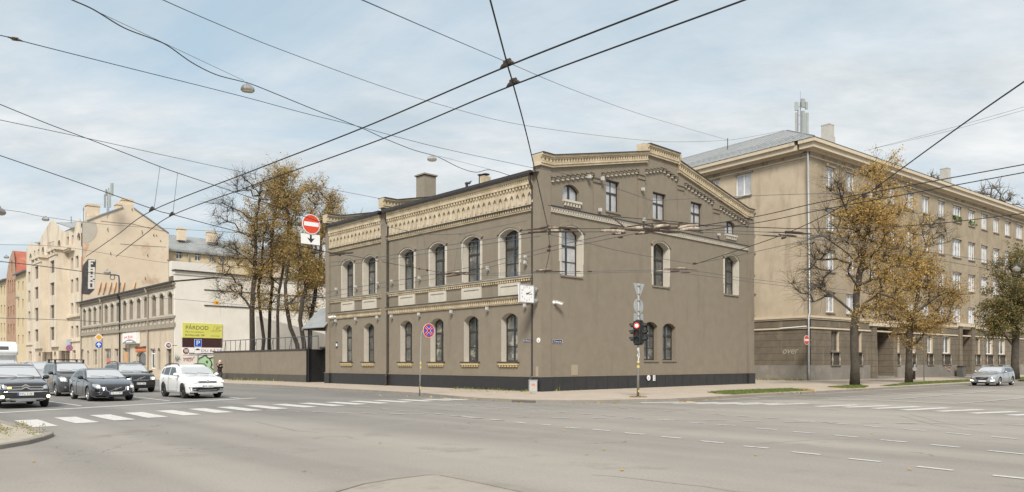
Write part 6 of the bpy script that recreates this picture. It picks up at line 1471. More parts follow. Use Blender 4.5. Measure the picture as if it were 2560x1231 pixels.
for sg in (1,-1):
    mb=MB(); mb.prism([V((2.0,sg*(CW-.01),1.3)),V((1.2,sg*(CW-.01),1.3)),V((1.2,sg*(CW-.01),1.85)),V((1.7,sg*(CW-.01),1.85))],V((0,sg*.03,0))); mb.build('side_window',CGLASS,cv)
    mb=MB(); mb.sphere((1.95,sg*(CW+.2),1.55),.16,10,0,(.5,.7,1.2)); mb.tube([(1.9,sg*CW,1.45),(1.95,sg*(CW+.15),1.5)],.03,5); mb.build('mirror',TRIM,cv)
    mb=MB(); mb.prism([V((2.93,sg*.55,.78)),V((2.93,sg*.95,.78)),V((2.80,sg*.95,1.0)),V((2.80,sg*.6,1.0))],V((.04,0,.02))); mb.build('headlight',LENS,cv)
    for x in (2.0,-1.7):
        mb=MB(); mb.lathe((x,sg*(CW-.12),.35),(0,sg,0),[(.22,-.1),(.33,-.11),(.35,-.09),(.35,.09),(.33,.11),(.22,.10),(.001,.08)],20); mb.build('wheel',RUBBER,cv,smooth=True)
mb=MB(); mb.prism([V((2.94,-.6,.50)),V((2.94,.6,.50)),V((2.965,.6,.68)),V((2.965,-.6,.68))],V((.02,0,0))); mb.build('grille',TRIM,cv)
p=G(146,991)-dR*.45+dL*16.5; cv.location=(p.x,p.y,0); cv.rotation_euler=(0,0,math.atan2(hd.y,hd.x))

# ------------------------------------------------------------------ pedestrian
SKIN=pm('skin',(.55,.36,.27),rough=.6); COAT=pm('black_coat',(.012,.012,.013),(.022,.022,.023),12,.8); TROUS=pm('dark_trousers',(.03,.03,.032),rough=.85); HAIR=pm('blonde_hair',(.55,.44,.31),(.64,.53,.39),30,.6); SHOE=pm('dark_shoe',(.015,.013,.012),rough=.5)
def skin_obj(name,verts,edges,radii,mat,parent,root=0,sub=2):
    me=bpy.data.meshes.new(name); me.from_pydata([tuple(v) for v in verts],edges,[]); o=bpy.data.objects.new(name,me); COL.objects.link(o); o.parent=parent
    mo=o.modifiers.new('skin','SKIN'); mo.use_smooth_shade=True
    for i,r in enumerate(radii):
        me.skin_vertices[0].data[i].radius=r if isinstance(r,tuple) else (r,r)
    me.skin_vertices[0].data[root].use_root=True
    s=o.modifiers.new('sub','SUBSURF'); s.levels=sub; s.render_levels=sub
    dg=bpy.context.evaluated_depsgraph_get(); m2=bpy.data.meshes.new_from_object(o.evaluated_get(dg)); o.modifiers.clear(); o.data=m2; m2.materials.clear(); m2.materials.append(mat); bpy.data.meshes.remove(me)
    return o
pe=thing('person','person with short blonde hair in a black coat walking along the garden wall','person',(0,0,0))
# skeleton: x right of figure's front... figure faces +x, z up, 1.72 m tall
vb=[(0,0,.95),(0,0,1.12),(.01,0,1.30),(.01,0,1.43),(.02,0,1.50),(.05,0,1.58),(.05,0,1.68),
    (0,.19,1.39),(-.02,.25,1.13),(.10,.20,.98),(.17,.15,.95), (0,-.19,1.39),(.03,-.25,1.14),(.20,-.12,1.20),(.26,-.05,1.24),
    (.02,.10,.90),(.12,.10,.50),(.02,.10,.09),(.13,.10,.045), (-.02,-.10,.90),(-.02,-.10,.50),(-.22,-.10,.13),(-.13,-.10,.045)]
eb=[(0,1),(1,2),(2,3),(3,4),(4,5),(5,6),(3,7),(7,8),(8,9),(9,10),(3,11),(11,12),(12,13),(13,14),(0,15),(15,16),(16,17),(17,18),(0,19),(19,20),(20,21),(21,22)]
rb=[(.13,.15),(.12,.14),(.12,.16),(.08,.10),.055,(.085,.075),(.08,.072),.065,.05,.036,.03,.065,.05,.036,.03,.09,.06,.045,.04,.09,.06,.045,.04]
skin_obj('body',[V(v) for v in vb],eb,rb,SKIN,pe)
# coat: a garment shell from shoulders to mid thigh with sleeves
cv_=[(0,0,.74),(0,0,.95),(0,0,1.14),(.01,0,1.32),(.01,0,1.435),(0,.20,1.40),(-.02,.265,1.13),(.09,.21,.99),(0,-.20,1.40),(.03,-.265,1.14),(.19,-.13,1.20)]
ce=[(0,1),(1,2),(2,3),(3,4),(4,5),(5,6),(6,7),(4,8),(8,9),(9,10)]
skin_obj('coat',[V(v) for v in cv_],ce,[(.19,.24),(.18,.22),(.165,.20),(.155,.205),(.10,.12),.095,.078,.06,.095,.078,.06],COAT,pe)
skin_obj('trousers',[V((0,0,.88)),V((.02,.10,.82)),V((.12,.10,.50)),V((.02,.10,.13)),V((-.02,-.10,.82)),V((-.02,-.10,.50)),V((-.21,-.10,.16))],[(0,1),(1,2),(2,3),(0,4),(4,5),(5,6)],[.14,.11,.085,.07,.11,.085,.07],TROUS,pe)
mb=MB(); mb.sphere((.03,0,1.665),.125,14,0,(1,.95,1.0)); mb.sphere((-.03,0,1.60),.115,12,0,(.85,1,1.15)); h=mb.build('hair',HAIR,pe,smooth=True)
mb=MB()
for sg in (1,-1): mb.sphere((.128,sg*.033,1.635),.012,8)
fa=mb.build('eyes',INK,pe); mb=MB(); mb.sphere((.145,0,1.605),.02,8,0,(.9,.8,1.3)); mb.build('nose',SKIN,pe,smooth=True); mb=MB(); mb.sphere((.128,0,1.563),.02,8,0,(.5,1.3,.35)); mb.build('mouth',pm('lips',(.40,.16,.13),rough=.5),pe)
mb=MB(); mb.sphere((.115,0,1.62),.062,12,0,(.5,1.05,1.35)); mb.build('face',SKIN,pe,smooth=True)
# hands with fingers
def hand(name,c,d,up):
    c=V(c); d=V(d).normalized(); up=V(up).normalized(); sd=d.cross(up); vs=[c,c+d*.05]; es=[(0,1)]; rs=[(.026,.02),(.034,.018)]
    for i,(o_,l) in enumerate(((-.027,.062),(-.009,.072),(.009,.068),(.026,.052))):
        a=c+d*.075+sd*o_; b=a+d*l*.5-up*.006; e=b+d*l*.35-up*.028; k=len(vs); vs+=[a,b,e]; es+=[(1,k),(k,k+1),(k+1,k+2)]; rs+=[.010,.009,.008]
    k=len(vs); vs+=[c+d*.03-sd*.035,c+d*.07-sd*.055-up*.012]; es+=[(0,k),(k,k+1)]; rs+=[.012,.010]
    skin_obj(name,vs,es,rs,SKIN,pe,sub=1)
hand('hand',(.17,.15,.95),(.5,-.2,-.6),(0,1,.1)); hand('hand',(.26,-.05,1.24),(.5,.7,.3),(.3,-.2,1))
mb=MB()
for x,y in ((.10,.10),(-.14,-.10)): mb.sphere((x,y,.045),.06,10,0,(2.2,.85,.75))
mb.build('shoe',SHOE,pe,smooth=True)
q=G(549.5,949,.13); pe.location=(q.x,q.y,.125); pe.rotation_euler=(0,0,math.atan2(-dL.y,-dL.x)+R(18)); pe.scale=(1.05,1.05,1.05)
# ------------------------------------------------------------------ signs, posts, lamps, wires
UP=V((0,0,1))
RED=pm('sign_red',(.62,.05,.015),(.66,.065,.02),8,.4); RED2=pm('sign_crimson',(.50,.012,.02),rough=.4); SWH=pm('sign_white',(.74,.73,.72),(.78,.77,.76),8,.4); SBL=pm('sign_blue',(.01,.09,.50),rough=.4); NAVY=pm('plate_navy',(.012,.02,.075),rough=.4); SYE=pm('sign_amber',(.75,.36,.02),rough=.4); SBK=pm('sign_back_grey',(.36,.375,.38),(.42,.435,.44),4,.45,metal=.3); POLE=pm('grey_pole',(.26,.25,.235),(.34,.33,.31),6,.6,metal=.2); TAPE=pm('yellow_tape',(.62,.47,.10),rough=.7); PALEST=pm('poster_scraps',(.62,.60,.56),rough=.8)
def disc(mb,c,r,u,n,rad,t0,t1,m,seg=28,sx=1.0):
    """flat disc facing n between thickness t0 and t1"""
    a=[c+n*t1+r*math.cos(2*math.pi*i/seg)*rad*sx+u*math.sin(2*math.pi*i/seg)*rad for i in range(seg)]
    mb.prism([p-n*(t1-t0) for p in a],n*(t1-t0),m)
def plate(mb,c,r,u,n,w,h,t0,t1,m): mb.prism([c+r*a*w/2+u*b*h/2+n*t0 for a,b in ((-1,-1),(1,-1),(1,1),(-1,1))],n*(t1-t0),m)
def shape(mb,c,r,u,n,pts,t0,t1,m): mb.prism([c+r*a+u*b+n*t0 for a,b in pts],n*(t1-t0),m)
def no_entry(parent,c,r,n,R_):
    mb=MB(); disc(mb,c,r,UP,n,R_,-.01,.01,0); disc(mb,c,r,UP,n,R_*.93,.01,.014,1); plate(mb,c,r,UP,n,R_*1.62,R_*.42,.014,.018,0); return mb.build('sign_disc',[SWH,RED],parent)
ARROW_UP=[(-.045,-.19),(.045,-.19),(.045,.02),(.15,-.06),(.15,.05),(0,.20),(-.15,.05),(-.15,-.06),(-.045,.02)]
# hanging no-entry sign over the left street
c=P(778,561,34); r,n=dR,-dL
t=thing('hanging_sign','large round red no entry sign hung above the street, over a white arrow plate','road sign',c)
no_entry(t,c,r,n,.45)
c2=P(776.5,598.5,34); mb=MB(); plate(mb,c2,r,UP,n,.94,.46,-.02,.0,0); shape(mb,c2,r,UP,n,[(-.035,.19),(.055,.19),(.055,.02),(.20,.06),(.02,-.17),(-.17,.06),(-.035,.02)],.0,.006,1); mb.build('arrow_plate',[SWH,INK],t)
mb=MB(); q=P(786,612,34.3); e=P(800,628,34.4); mb.tube([c+UP*.3-n*.04,c2-UP*.1-n*.04],.03,6); mb.tube([c2-n*.03-UP*.2,c2-n*.03-UP*.42+r*.12,e],.03,6); mb.tube([c2-n*.03-UP*.2+r*.3,c2-n*.03-UP*.45+r*.3,e+r*.2],.025,6); mb.build('bracket',WIREM,t)
# no-stopping sign on its bent post
b=G(1049,985.5,.125); k=b.y/F; t=thing('no_stopping_sign','round blue and red no stopping sign on a bent grey post at the kerb','road sign',b)
tp=V((b.x+.08,b.y,CAMZ+(CY-838)*k)); mb=MB(); mb.tube([b-UP*.1,b+UP*1.5+V((.04,0,0)),tp-UP*.05,tp+UP*.14+V((.03,0,0)),tp+UP*.2+V((.15,0,0)),tp+UP*.2+V((.42,.06,0))],.036,8)
mb.build('post',POLE,t,smooth=True)
mb=MB()
for y,h in ((908,.14),(918.5,.13),(970,.14)): z=CAMZ+(CY-y)*k; mb.tube([V((b.x+.05,b.y,z-h/2)),V((b.x+.05,b.y,z+h/2))],.041,8)
mb.build('reflective_tape',TAPE,t)
c=P(1072,827,b.y-.1); mb=MB(); disc(mb,c,r,UP,n,.36,-.015,.0,0); disc(mb,c,r,UP,n,.345,.0,.004,1); disc(mb,c,r,UP,n,.265,.004,.007,2)
for sg in (1,-1):
    d=(r+UP*sg).normalized(); p_=(UP-r*sg).normalized()
    for w_,m_,t_ in ((.058,0,.008),(.040,1,.0105)): mb.prism([c+d*a*.27+p_*q*w_+n*(t_-.003) for a,q in ((-1,-1),(1,-1),(1,1),(-1,1))],n*.003,m_)
mb.build('sign_disc',[SWH,RED2,SBL],t)
# traffic light with the backs of three signs
b=G(1595,993,.125); k=b.y/F; t=thing('traffic_light','traffic light showing red on a taped post carrying the grey backs of three signs','traffic light',b)
zz=lambda y:CAMZ+(CY-y)*k
top_=V((b.x+.03,b.y,zz(709))); mb=MB(); mb.tube([b-UP*.05,V((b.x+.02,b.y,zz(855))),top_],[.062,.056,.045],10); mb.build('post',POLE,t,smooth=True)
mb=MB(); mb.lathe(b,UP,[(.42,.0),(.38,.02),(.1,.03)],12); mb.build('post_base',pm('rusty_soil',(.10,.065,.035),(.15,.10,.06),9,.95),t)
mb=MB()
for y,h in ((905,.09),(917,.11),(978,.10)): mb.tube([V((b.x+.01,b.y,zz(y)-h/2)),V((b.x+.01,b.y,zz(y)+h/2))],.064,10)
mb.build('reflective_tape',TAPE,t)
mb=MB(); rnd=random.Random(3)
for i in range(15):
    y=rnd.uniform(862,905); a=rnd.uniform(-2.6,-.5); mb.prism([V((b.x+.015,b.y,zz(y)))+V((math.cos(a+da),math.sin(a+da),0))*.0615+UP*dz for da,dz in ((-.4,-.05),(.4,-.03),(.35,.06),(-.3,.05))],V((math.cos(a),math.sin(a),0))*.004)
mb.build('poster_scraps',PALEST,t)
rs=V((1,0,0)); rs=dR; ns=-dL; off=-.06
c=V((b.x+.09,b.y,zz(728)))+dL*.07
mb=MB(); shape(mb,c,rs,UP,ns,[(-.43,.36),(.43,.36),(.05,-.36),(-.05,-.36)],-.01,.01,0); mb.build('give_way_sign_back',SBK,t)
c=V((b.x+.08,b.y,zz(766)))+dL*.07; mb=MB(); disc(mb,c,rs,UP,ns,.36,-.01,.01,0); disc(mb,c,rs,UP,ns,.365,-.012,-.01,0); mb.build('round_sign_back',SBK,t)
c=V((b.x+.08,b.y,zz(794)))+dL*.07; mb=MB(); plate(mb,c,rs,UP,ns,.70,.36,-.01,.01,0); mb.build('plate_back',SBK,t)
mb=MB()
for y in (715,735,752,778,789,800): z=zz(y); mb.cbox((b.x+.05,b.y,z),.16,.16,.035,math.atan2(dR.y,dR.x))
mb.build('clamp',POLE,t)
REDL=pm('lit_red_lamp',(.5,.02,.01),emit=(1.0,.035,.02),estr=2.6); REDD=pm('dim_red_lens',(.10,.012,.01),rough=.3); AMBD=pm('dim_amber_lens',(.10,.03,.01),rough=.3); GRND=pm('dim_green_lens',(.01,.035,.025),rough=.3); HOUSE=pm('signal_black',(.012,.012,.012),(.02,.02,.02),12,.5); RING=pm('lit_red_core',(.9,.4,.4),emit=(1.0,.55,.5),estr=1.5)
def head(c,n,lit):
    r_=V((-n.y,n.x,0)).normalized(); hgt=.98
    mb=MB(); plate(mb,c,r_,UP,n,.33,hgt,-.16,.0,0); 
    for s_ in (1,-1): mb.box8([c+r_*a*.13+n*q+UP*(s_*hgt/2+e) for e in ((0,.05) if s_>0 else (-.05,0)) for a,q in ((-1,-.13),(1,-.13),(1,-.02),(-1,-.02))])
    h_=mb.build('signal_head',HOUSE,t)
    for i,(dz,m_) in enumerate(((.32,REDL if lit else REDD),(0,AMBD),(-.32,GRND))):
        q=c+UP*dz; mb=MB(); disc(mb,q,r_,UP,n,.11,.0,.02,0); 
        if i==0 and lit: disc(mb,q,r_,UP,n,.07,.02,.025,1)
        mb.build('lens',[m_,RING],h_)
        # visor: half tube above the lens
        mb=MB(); P0=[];seg=10
        for j in range(seg+1):
            a=math.pi*(-.18+1.36*j/seg); d=r_*math.cos(a)*.125+UP*math.sin(a)*.125; P0.append((q+d,q+d+n*(.22 if .15<j/seg<.85 else .14)))
        for j in range(seg): mb.quad(P0[j][0],P0[j+1][0],P0[j+1][1],P0[j][1]); mb.quad(*[p+UP*.0-(p-q).normalized()*.008 for p in (P0[j][0],P0[j][1],P0[j+1][1],P0[j+1][0])])
        mb.build('visor',HOUSE,h_)
zc_=zz(832); pc=V((b.x+.02,b.y,zc_))
n1=V((-.22,-.975,0)).normalized(); head(pc+V((-.12,-.22,0)),n1,True)
n2=V((-.93,.37,0)).normalized(); head(pc+V((-.20,.06,0)),n2,False)
n3=V((.9,-.43,0)).normalized(); head(pc+V((.22,-.0,0)),n3,False)
mb=MB()
for dz in (.56,-.56): mb.cbox((pc.x,pc.y,pc.z+dz),.36,.22,.07,0)
mb.build('head_bracket',HOUSE,t)
# small signs in the left street
def pole_sign(px,py,Y,name,label,ztop_px,rad=.04):
    p=P(px,907,Y); t=thing(name,label,'road sign',V((p.x,p.y,.0))); mb=MB(); mb.tube([V((p.x,p.y,0)),V((p.x,p.y,CAMZ+(CY-ztop_px)*Y/F))],rad,7); mb.build('post',POLE,t); return t
t=pole_sign(247.3,0,82,'priority_sign','yellow priority diamond above a round blue straight ahead arrow on one post','833')if False else pole_sign(247.3,0,82,'priority_sign','yellow priority diamond above a round blue straight ahead arrow on one post',833)
c=P(247,843.5,81.85); mb=MB()
for s_,m_,t_ in ((.44,0,.0),(.31,1,.012)): shape(mb,c,r,UP,n,[(-s_,0),(0,-s_),(s_,0),(0,s_)],t_-.02,t_,m_)
mb.build('diamond',[SWH,SYE],t)
c=P(247,862.5,81.85); mb=MB(); disc(mb,c,r,UP,n,.37,-.02,.0,0); disc(mb,c,r,UP,n,.355,.0,.006,1); shape(mb,c,r,UP,n,[(a*1.35,b_*1.35) for a,b_ in ARROW_UP],.006,.012,0); mb.build('arrow_disc',[SWH,SBL],t)
t=pole_sign(495,0,69,'parking_sign','square blue parking sign with white P in front of the whitewashed wall',850)
c=P(495,858,68.85); mb=MB(); plate(mb,c,r,UP,n,.66,.70,-.02,.0,0); plate(mb,c,r,UP,n,.61,.65,.0,.006,1); put_text(mb,'P',c,r,UP,-.13,-.22,.30,.44,n,.012,0); mb.build('parking_plate',[SWH,SBL],t)
c=P(494.5,876,68.85); mb=MB(); plate(mb,c,r,UP,n,.56,.58,-.02,.0,0); shape(mb,c+UP*.05,r,UP,n,[(-.22,-.04),(.22,-.04),(.22,.02),(.12,.03),(.07,.10),(-.08,.10),(-.14,.03),(-.22,.01)],.0,.006,1); mb.build('supplementary_plate',[SWH,INK],t)
t=pole_sign(174,0,95,'no_stopping_sign','faded round no stopping sign low on a post in front of the cream tenement',864)
c=P(173.5,870.5,94.8); mb=MB(); disc(mb,c,r,UP,n,.40,-.02,.0,1); disc(mb,c,r,UP,n,.30,.0,.006,2)
for sg in (1,-1):
    d=(r+UP*sg).normalized(); p_=(UP-r*sg).normalized(); mb.prism([c+d*a*.30+p_*q*.05+n*.006 for a,q in ((-1,-1),(1,-1),(1,1),(-1,1))],n*.004,1)
mb.build('sign_disc',[SWH,pm('faded_red',(.42,.10,.12),rough=.5),pm('faded_blue',(.20,.20,.42),rough=.5)],t)
# no-entry sign on the beige block's side wall
c=P(2016.5,850.5,66.6); nn=-dL2; nn=V((.616,-.788,0)).normalized(); q=nn; rr2=V((-q.y,q.x,0)).normalized()
t=thing('no_entry_sign','small round no entry sign on a bracket on the corner of the beige block','road sign',c)
no_entry(t,c,rr2,q,.42); mb=MB(); mb.tube([c-q*.02,c-q*.10,c-q*.06+dR2*1.0],.03,6); mb.tube([P(2024,858,66.9),P(2024,866,66.9)],.05,6); mb.build('bracket',POLE,t)
# billboards on the whitewashed wall
def wallrect(mb,pl,x0,x1,y0,y1,o0,o1,m):
    (ua,za),(ub,zb)=pl.uv(x0,y1),pl.uv(x1,y0); ym=(y0+y1)/2
    za=pl.Z((x0+x1)/2,y1); zb=pl.Z((x0+x1)/2,y0); mb.box(pl,ua,ub,za,zb,o0,o1,m); return ua,ub,za,zb
BYE=pm('billboard_yellow',(.56,.55,.115),(.60,.59,.14),.8,.6); BMA=pm('billboard_maroon',(.045,.016,.018),rough=.5); BTX=pm('billboard_ink',(.07,.045,.02),rough=.6); BTX2=pm('billboard_faint_ink',(.36,.33,.09),rough=.6)
t=thing('billboard','yellow and maroon for sale billboard on the whitewashed wall reading PARDOD','billboard',PW.at(4,2))
mb=MB(); ua,ub,za,zb=wallrect(mb,PW,456,555,809,845.5,.0,.10,0); W_,H_=ub-ua,zb-za; o=PW.at(ua,za,.10); rw=dR; nw=-dL
def bt(txt,x,y,w,h,m,shear=0): put_text(mb,txt,o,rw,UP,x*W_,y*H_,w*W_,h*H_,nw,.006,m,shear)
bt('PĀRDOD',.075,.56,.565,.34,1); bt('Ēku kompleksu',.068,.34,.45,.135,1); bt('Brīvības ielā 188',.065,.12,.475,.135,1); bt('www.nia.lv',.69,.12,.25,.09,1)
for q in ([(.70,.50),(.96,.52)],[(.76,.52),(.78,.82),(.84,.82),(.84,.60)],[(.86,.60),(.87,.86),(.90,.86),(.92,.56)],[(.82,.58),(.98,.84)],[(.93,.56),(.97,.56)]): mb.tube([o+rw*a*W_+UP*b_*H_+nw*.008 for a,b_ in q],.022,4,2)
mb.build('yellow_panel',[BYE,BTX,BTX2],t)
mb=MB(); wallrect(mb,PW,455.5,554.5,845.5,868.5,.0,.09,0); mb.build('maroon_panel',BMA,t)
t=thing('shop_banner','white flower shop banner with dark red lettering ZIEDU under the for sale billboard','sign',PW.at(3,1))
mb=MB(); ua,ub,za,zb=wallrect(mb,PW,456,556,869.5,887.5,.0,.06,0); o=PW.at(ua,za,.06); W_,H_=ub-ua,zb-za
DRED=pm('dark_red_ink',(.16,.012,.018),rough=.5)
bt('ZIEDU BĀZE',.275,.42,.70,.44,1); mb.prism([o+rw*a*W_+UP*b_*H_+nw*.004 for a,b_ in ((.16,.06),(.98,.06),(.98,.27),(.16,.27))],nw*.004,2); 
put_text(mb,'SALONS   LIELTIRDZNIECĪBA',o,rw,UP,.18*W_,.10*H_,.78*W_,.13*H_,nw,.012,0)
mb.build('banner_panel',[SWH,DRED,INK],t)
def ball(mb,c,r_,n_,R_):
    disc(mb,c,r_,UP,n_,R_,.0,.012,1)
    for i in range(4): mb.tube([c+r_*(-.75+.1*i)*R_+UP*(.30-.28*i+.15)*R_+n_*.016,c+r_*(-.1)*R_+UP*(.42-.26*i)*R_+n_*.018,c+r_*(.72)*R_+UP*(.45-.26*i)*R_+n_*.016],R_*.085,4,0)
q=PW.uv(464.5,878); c=PW.at(q[0],q[1],.062); mb=MB(); ball(mb,c,rw,nw,.34); mb.build('banner_emblem',[SWH,DRED],t)
# graffiti on the whitewashed wall
t=thing('graffiti','pale green bubble graffiti with black outline low on the whitewashed wall','graffiti',PW.at(5,1))
GREEN_S=pm('green_spray',(.32,.50,.30),(.40,.57,.37),3,.8)
gp2=lambda pts:[PW.at(*PW.uv(x,y),.012) for x,y in pts]
mb=MB(); pts=[(493,930),(494,902),(498,896),(506,892.5),(508,890),(517,889.5),(517,894),(523,896),(528,905),(530,912),(526,918),(533,925),(533,935)]
mb.prism(gp2(pts),nw*.01,0); mb.prism(gp2([(524,898),(533,894),(534,920),(530,910)]),nw*.012,0)
for q in (pts[:12],[(495,889),(494,905)],[(523,896),(533,894)],[(515,905),(517,902),(519,905),(517,908),(515,905)],[(526,918),(529,914),(528,910)]): mb.tube([p+nw*.02 for p in gp2(q)],.06,4,1)
mb.build('spray_paint',[GREEN_S,INK],t)
t=thing('graffiti','dull pink scribbled tag on the whitewashed wall left of the green graffiti','graffiti',PW.at(2,1))
mb=MB()
for q in ([(458,894),(461,903),(459,902),(462,895),(466,902)],[(466,895),(468,903),(470,896)],[(472,897),(471,903),(475,903),(476,897),(473,896)],[(478,894),(479,902),(482,895),(486,892)],[(459,896),(478,894.5)]): mb.tube([p for p in gp2(q)],.045,4)
mb.build('spray_paint',pm('pink_spray',(.42,.24,.25),rough=.8),t)
t=thing('graffiti','small grey scratchy tag at the left edge of the whitewashed wall','graffiti',PW.at(1,1))
mb=MB()
for q in ([(439,893),(444,903)],[(449,892),(441,904)],[(444,890),(445,905)],[(438,898),(451,899)],[(440,903),(449,896)]): mb.tube(gp2(q),.035,4)
mb.build('spray_paint',pm('grey_spray',(.28,.29,.27),rough=.8),t)
# shop signs on the arcaded house
rl_=-dL; nl_=-dR
t=thing('shop_sign','white illuminated box sign with pale red script and a grey arch above the shops','sign',PLc.at(PLc.U(333),4))
mb=MB(); ua,ub=PLc.U(351),PLc.U(315.5); za,zb=PLc.Z(333,860),PLc.Z(333,833); mb.box(PLc,ua,ub,za,zb,.05,.45,0); o=PLc.at(ub,za,.45); W_,H_=ub-ua,zb-za
seg=12; pts=[(W_*.02,.02*H_)]+[(W_*(.02+.96*i/seg),H_*(.10+.30*math.sin(math.pi*i/seg))) for i in range(seg+1)]+[(W_*.98,.02*H_)]
mb.prism([o+rl_*a+UP*b_ for a,b_ in pts],nl_*.01,1); plate(mb,o+rl_*W_*.5+UP*H_*.19,rl_,UP,nl_,W_*.46,H_*.13,.01,.02,0)
for q in ([(.15,.50),(.19,.72),(.23,.52),(.23,.68)],[(.27,.55),(.30,.70),(.33,.55),(.35,.70)],[(.42,.42),(.45,.78),(.50,.70),(.46,.60),(.52,.50)],[(.55,.55),(.58,.70),(.61,.55)],[(.64,.52),(.65,.75),(.69,.55),(.72,.70),(.75,.50)]): mb.tube([o+rl_*a*W_+UP*b_*H_+nl_*.006 for a,b_ in q],.035,4,2)
mb.build('sign_box',[SWH,pm('sign_grey',(.22,.22,.23),rough=.5),pm('pale_red',(.55,.20,.20),rough=.5)],t)
t=thing('shop_sign','round white projecting sign with a dark red ball emblem at the corner','sign',PLc.at(PLc.U(424),3))
c=P(421.5,864,82.5); mb=MB(); disc(mb,c,r,UP,n,.38,-.08,.0,0); ball(mb,c,r,n,.26); mb.build('sign_disc',[SWH,DRED],t); mb=MB(); mb.tube([c-n*.04,c-n*.04+dR*.9],.03,5); mb.build('bracket',WIREM,t)
t=thing('shop_sign','dark shop fascia with an orange stripe over an arched shop window','sign',PLc.at(PLc.U(353),3))
mb=MB(); ua,ub=PLc.U(365.5),PLc.U(340.5); za,zb=PLc.Z(353,877),PLc.Z(353,866.5); mb.box(PLc,ua,ub,za+.25,zb,.0,.12,0); mb.box(PLc,ua,ub,za-.1,za+.25,.0,.11,1)
plate(mb,PLc.at((ua+ub)/2,(za+zb)/2+.2,.12),rl_,UP,nl_,(ub-ua)*.6,.07,.0,.01,1); mb.build('fascia',[pm('fascia_black',(.03,.018,.015),rough=.5),pm('fascia_orange',(.60,.16,.04),rough=.5)],t)
t=thing('shop_sign','plain light blue shop board over the white shop windows of the cream tenement','sign',PLc.at(PLc.U(166),4))
mb=MB(); ua,ub=PLc.U(179),PLc.U(153); mb.box(PLc,ua,ub,PLc.Z(166,867.5),PLc.Z(166,851.5),.05,.3,0); mb.box(PLc,ua-.15,ub+.15,PLc.Z(166,868.5),PLc.Z(166,850.5),.04,.2,1); mb.build('board',[pm('board_blue',(.30,.40,.52),(.35,.45,.57),1,.5),LDARK],t)
# posters in the shop windows
POSM=[pm('poster_orange',(.55,.26,.10),(.62,.36,.18),3,.6),pm('poster_red',(.45,.12,.11),(.5,.25,.2),4,.6),pm('poster_pink',(.50,.22,.28),(.3,.3,.28),4,.6)]
for lab,x0,x1,y0,y1,m_ in (('orange poster with dark edge in a shop window of the arcaded house',309,316,880,913,0),('red display of goods in the widest shop window of the arcaded house',262.5,275,896,912,1),('pink display in the narrow shop window of the arcaded house',288,294,890,912,2)):
    mb=MB(); ua,ub=PLc.U(x1),PLc.U(x0); mb.box(PLc,ua,ub,PLc.Z(x0,y1),PLc.Z(x0,y0),-.19,-.17); o=mb.build('shop_poster',POSM[m_],None,loc=PLc.at(ua,1)); tag(o,lab,'poster')
# orange plate on a wire
t=thing('wire_plate','small orange plate hung on a wire in front of the garden trees','sign',P(541.5,757.5,62))
c=P(541.5,757.5,62); mb=MB(); plate(mb,c,r,UP,n,.42,.30,-.02,.0,0); plate(mb,c+r*.01,r,UP,n,.16,.17,.0,.006,1); mb.build('plate',[SYE,pm('burnt_orange',(.45,.17,.01),rough=.5)],t)
# street name and number plates
def nameplate(label,txt,pl,x0,x1,y0,y1):
    (ua,za),(ub,zb)=pl.uv(x0,y1),pl.uv(x1,y0); ua,ub=min(ua,ub),max(ua,ub); mb=MB(); mb.box(pl,ua,ub,za,zb,.0,.03,0); rr_=pl.d if pl is not PL else -pl.d
    o=pl.at(ua if rr_.dot(pl.d)>0 else ub,za,.03); w_,h_=ub-ua,zb-za
    for (a0,a1,b0,b1) in ((0,1,0,.05),(0,1,.95,1),(0,.02,0,1),(.98,1,0,1)): mb.prism([o+rr_*x*w_+UP*y*h_ for x,y in ((a0,b0),(a1,b0),(a1,b1),(a0,b1))],pl.n*.003,1)
    put_text(mb,txt,o,rr_,UP,w_*.12,h_*.24,w_*.76,h_*.52,pl.n,.005,1); ob=mb.build('street_name_plate',[NAVY,SWH],None,loc=pl.at((ua+ub)/2,za)); return tag(ob,label,'name plate')
nameplate('navy street name plate reading Brivibas iela, left of the corner downpipe','Brīvības iela',PL,1309.5,1328,848,856)
nameplate('navy street name plate reading Pernavas iela on the gable wall','Pērnavas iela',PR,1380.5,1405,849.5,858)
def smallplate(label,pl,x,y,w_,h_,parts,round_=False):
    u,z=pl.uv(x,y); rr_=pl.d; mb=MB(); c=pl.at(u,z,0)
    if round_: disc(mb,c,rr_,UP,pl.n,h_/2,.0,.02,0); disc(mb,c,rr_,UP,pl.n,h_/8,.02,.024,1,10); plate(mb,c-UP*h_*.2,rr_,UP,pl.n,h_*.2,h_*.2,.02,.024,1)
    else:
        plate(mb,c,rr_,UP,pl.n,w_,h_,.0,.02,0)
        for (dx,dy,a,b_,m_) in parts: plate(mb,c+rr_*dx*w_+UP*dy*h_,rr_,UP,pl.n,a*w_,b_*h_,.02,.024,m_)
    o=mb.build('wall_plate',[SWH if round_ or not parts or parts[0][4]==1 else NAVY,POLE if round_ else (SBK if parts and parts[0][4]==1 else SWH)],None,loc=c); return tag(o,label,'wall plate')
smallplate('round white plate on the corner pilaster beside the downpipe',PLc,1346.5,851,.3,.28,[],True)
smallplate('round white plate on the black plinth, left of the pair',PRc,1621.3,945,.3,.36,[],True)
smallplate('upright rectangular white plate on the black plinth, right of the pair',PRc,1635,945.5,.24,.36,[(0,.2,.5,.25,1),(0,-.2,.5,.25,1)])
o=smallplate('small blue and white house number plate at the far left end of the front',PL,842.2,863,.26,.50,[(0,.02,.8,.42,1)]); o.data.materials[0]=NAVY; o.data.materials[1]=SWH
o=smallplate('small dark house number plate beside the beige block downpipe',PB,2050,862,.30,.40,[(0,.05,.45,.45,1)]); o.data.materials[0]=NAVY; o.data.materials[1]=SWH
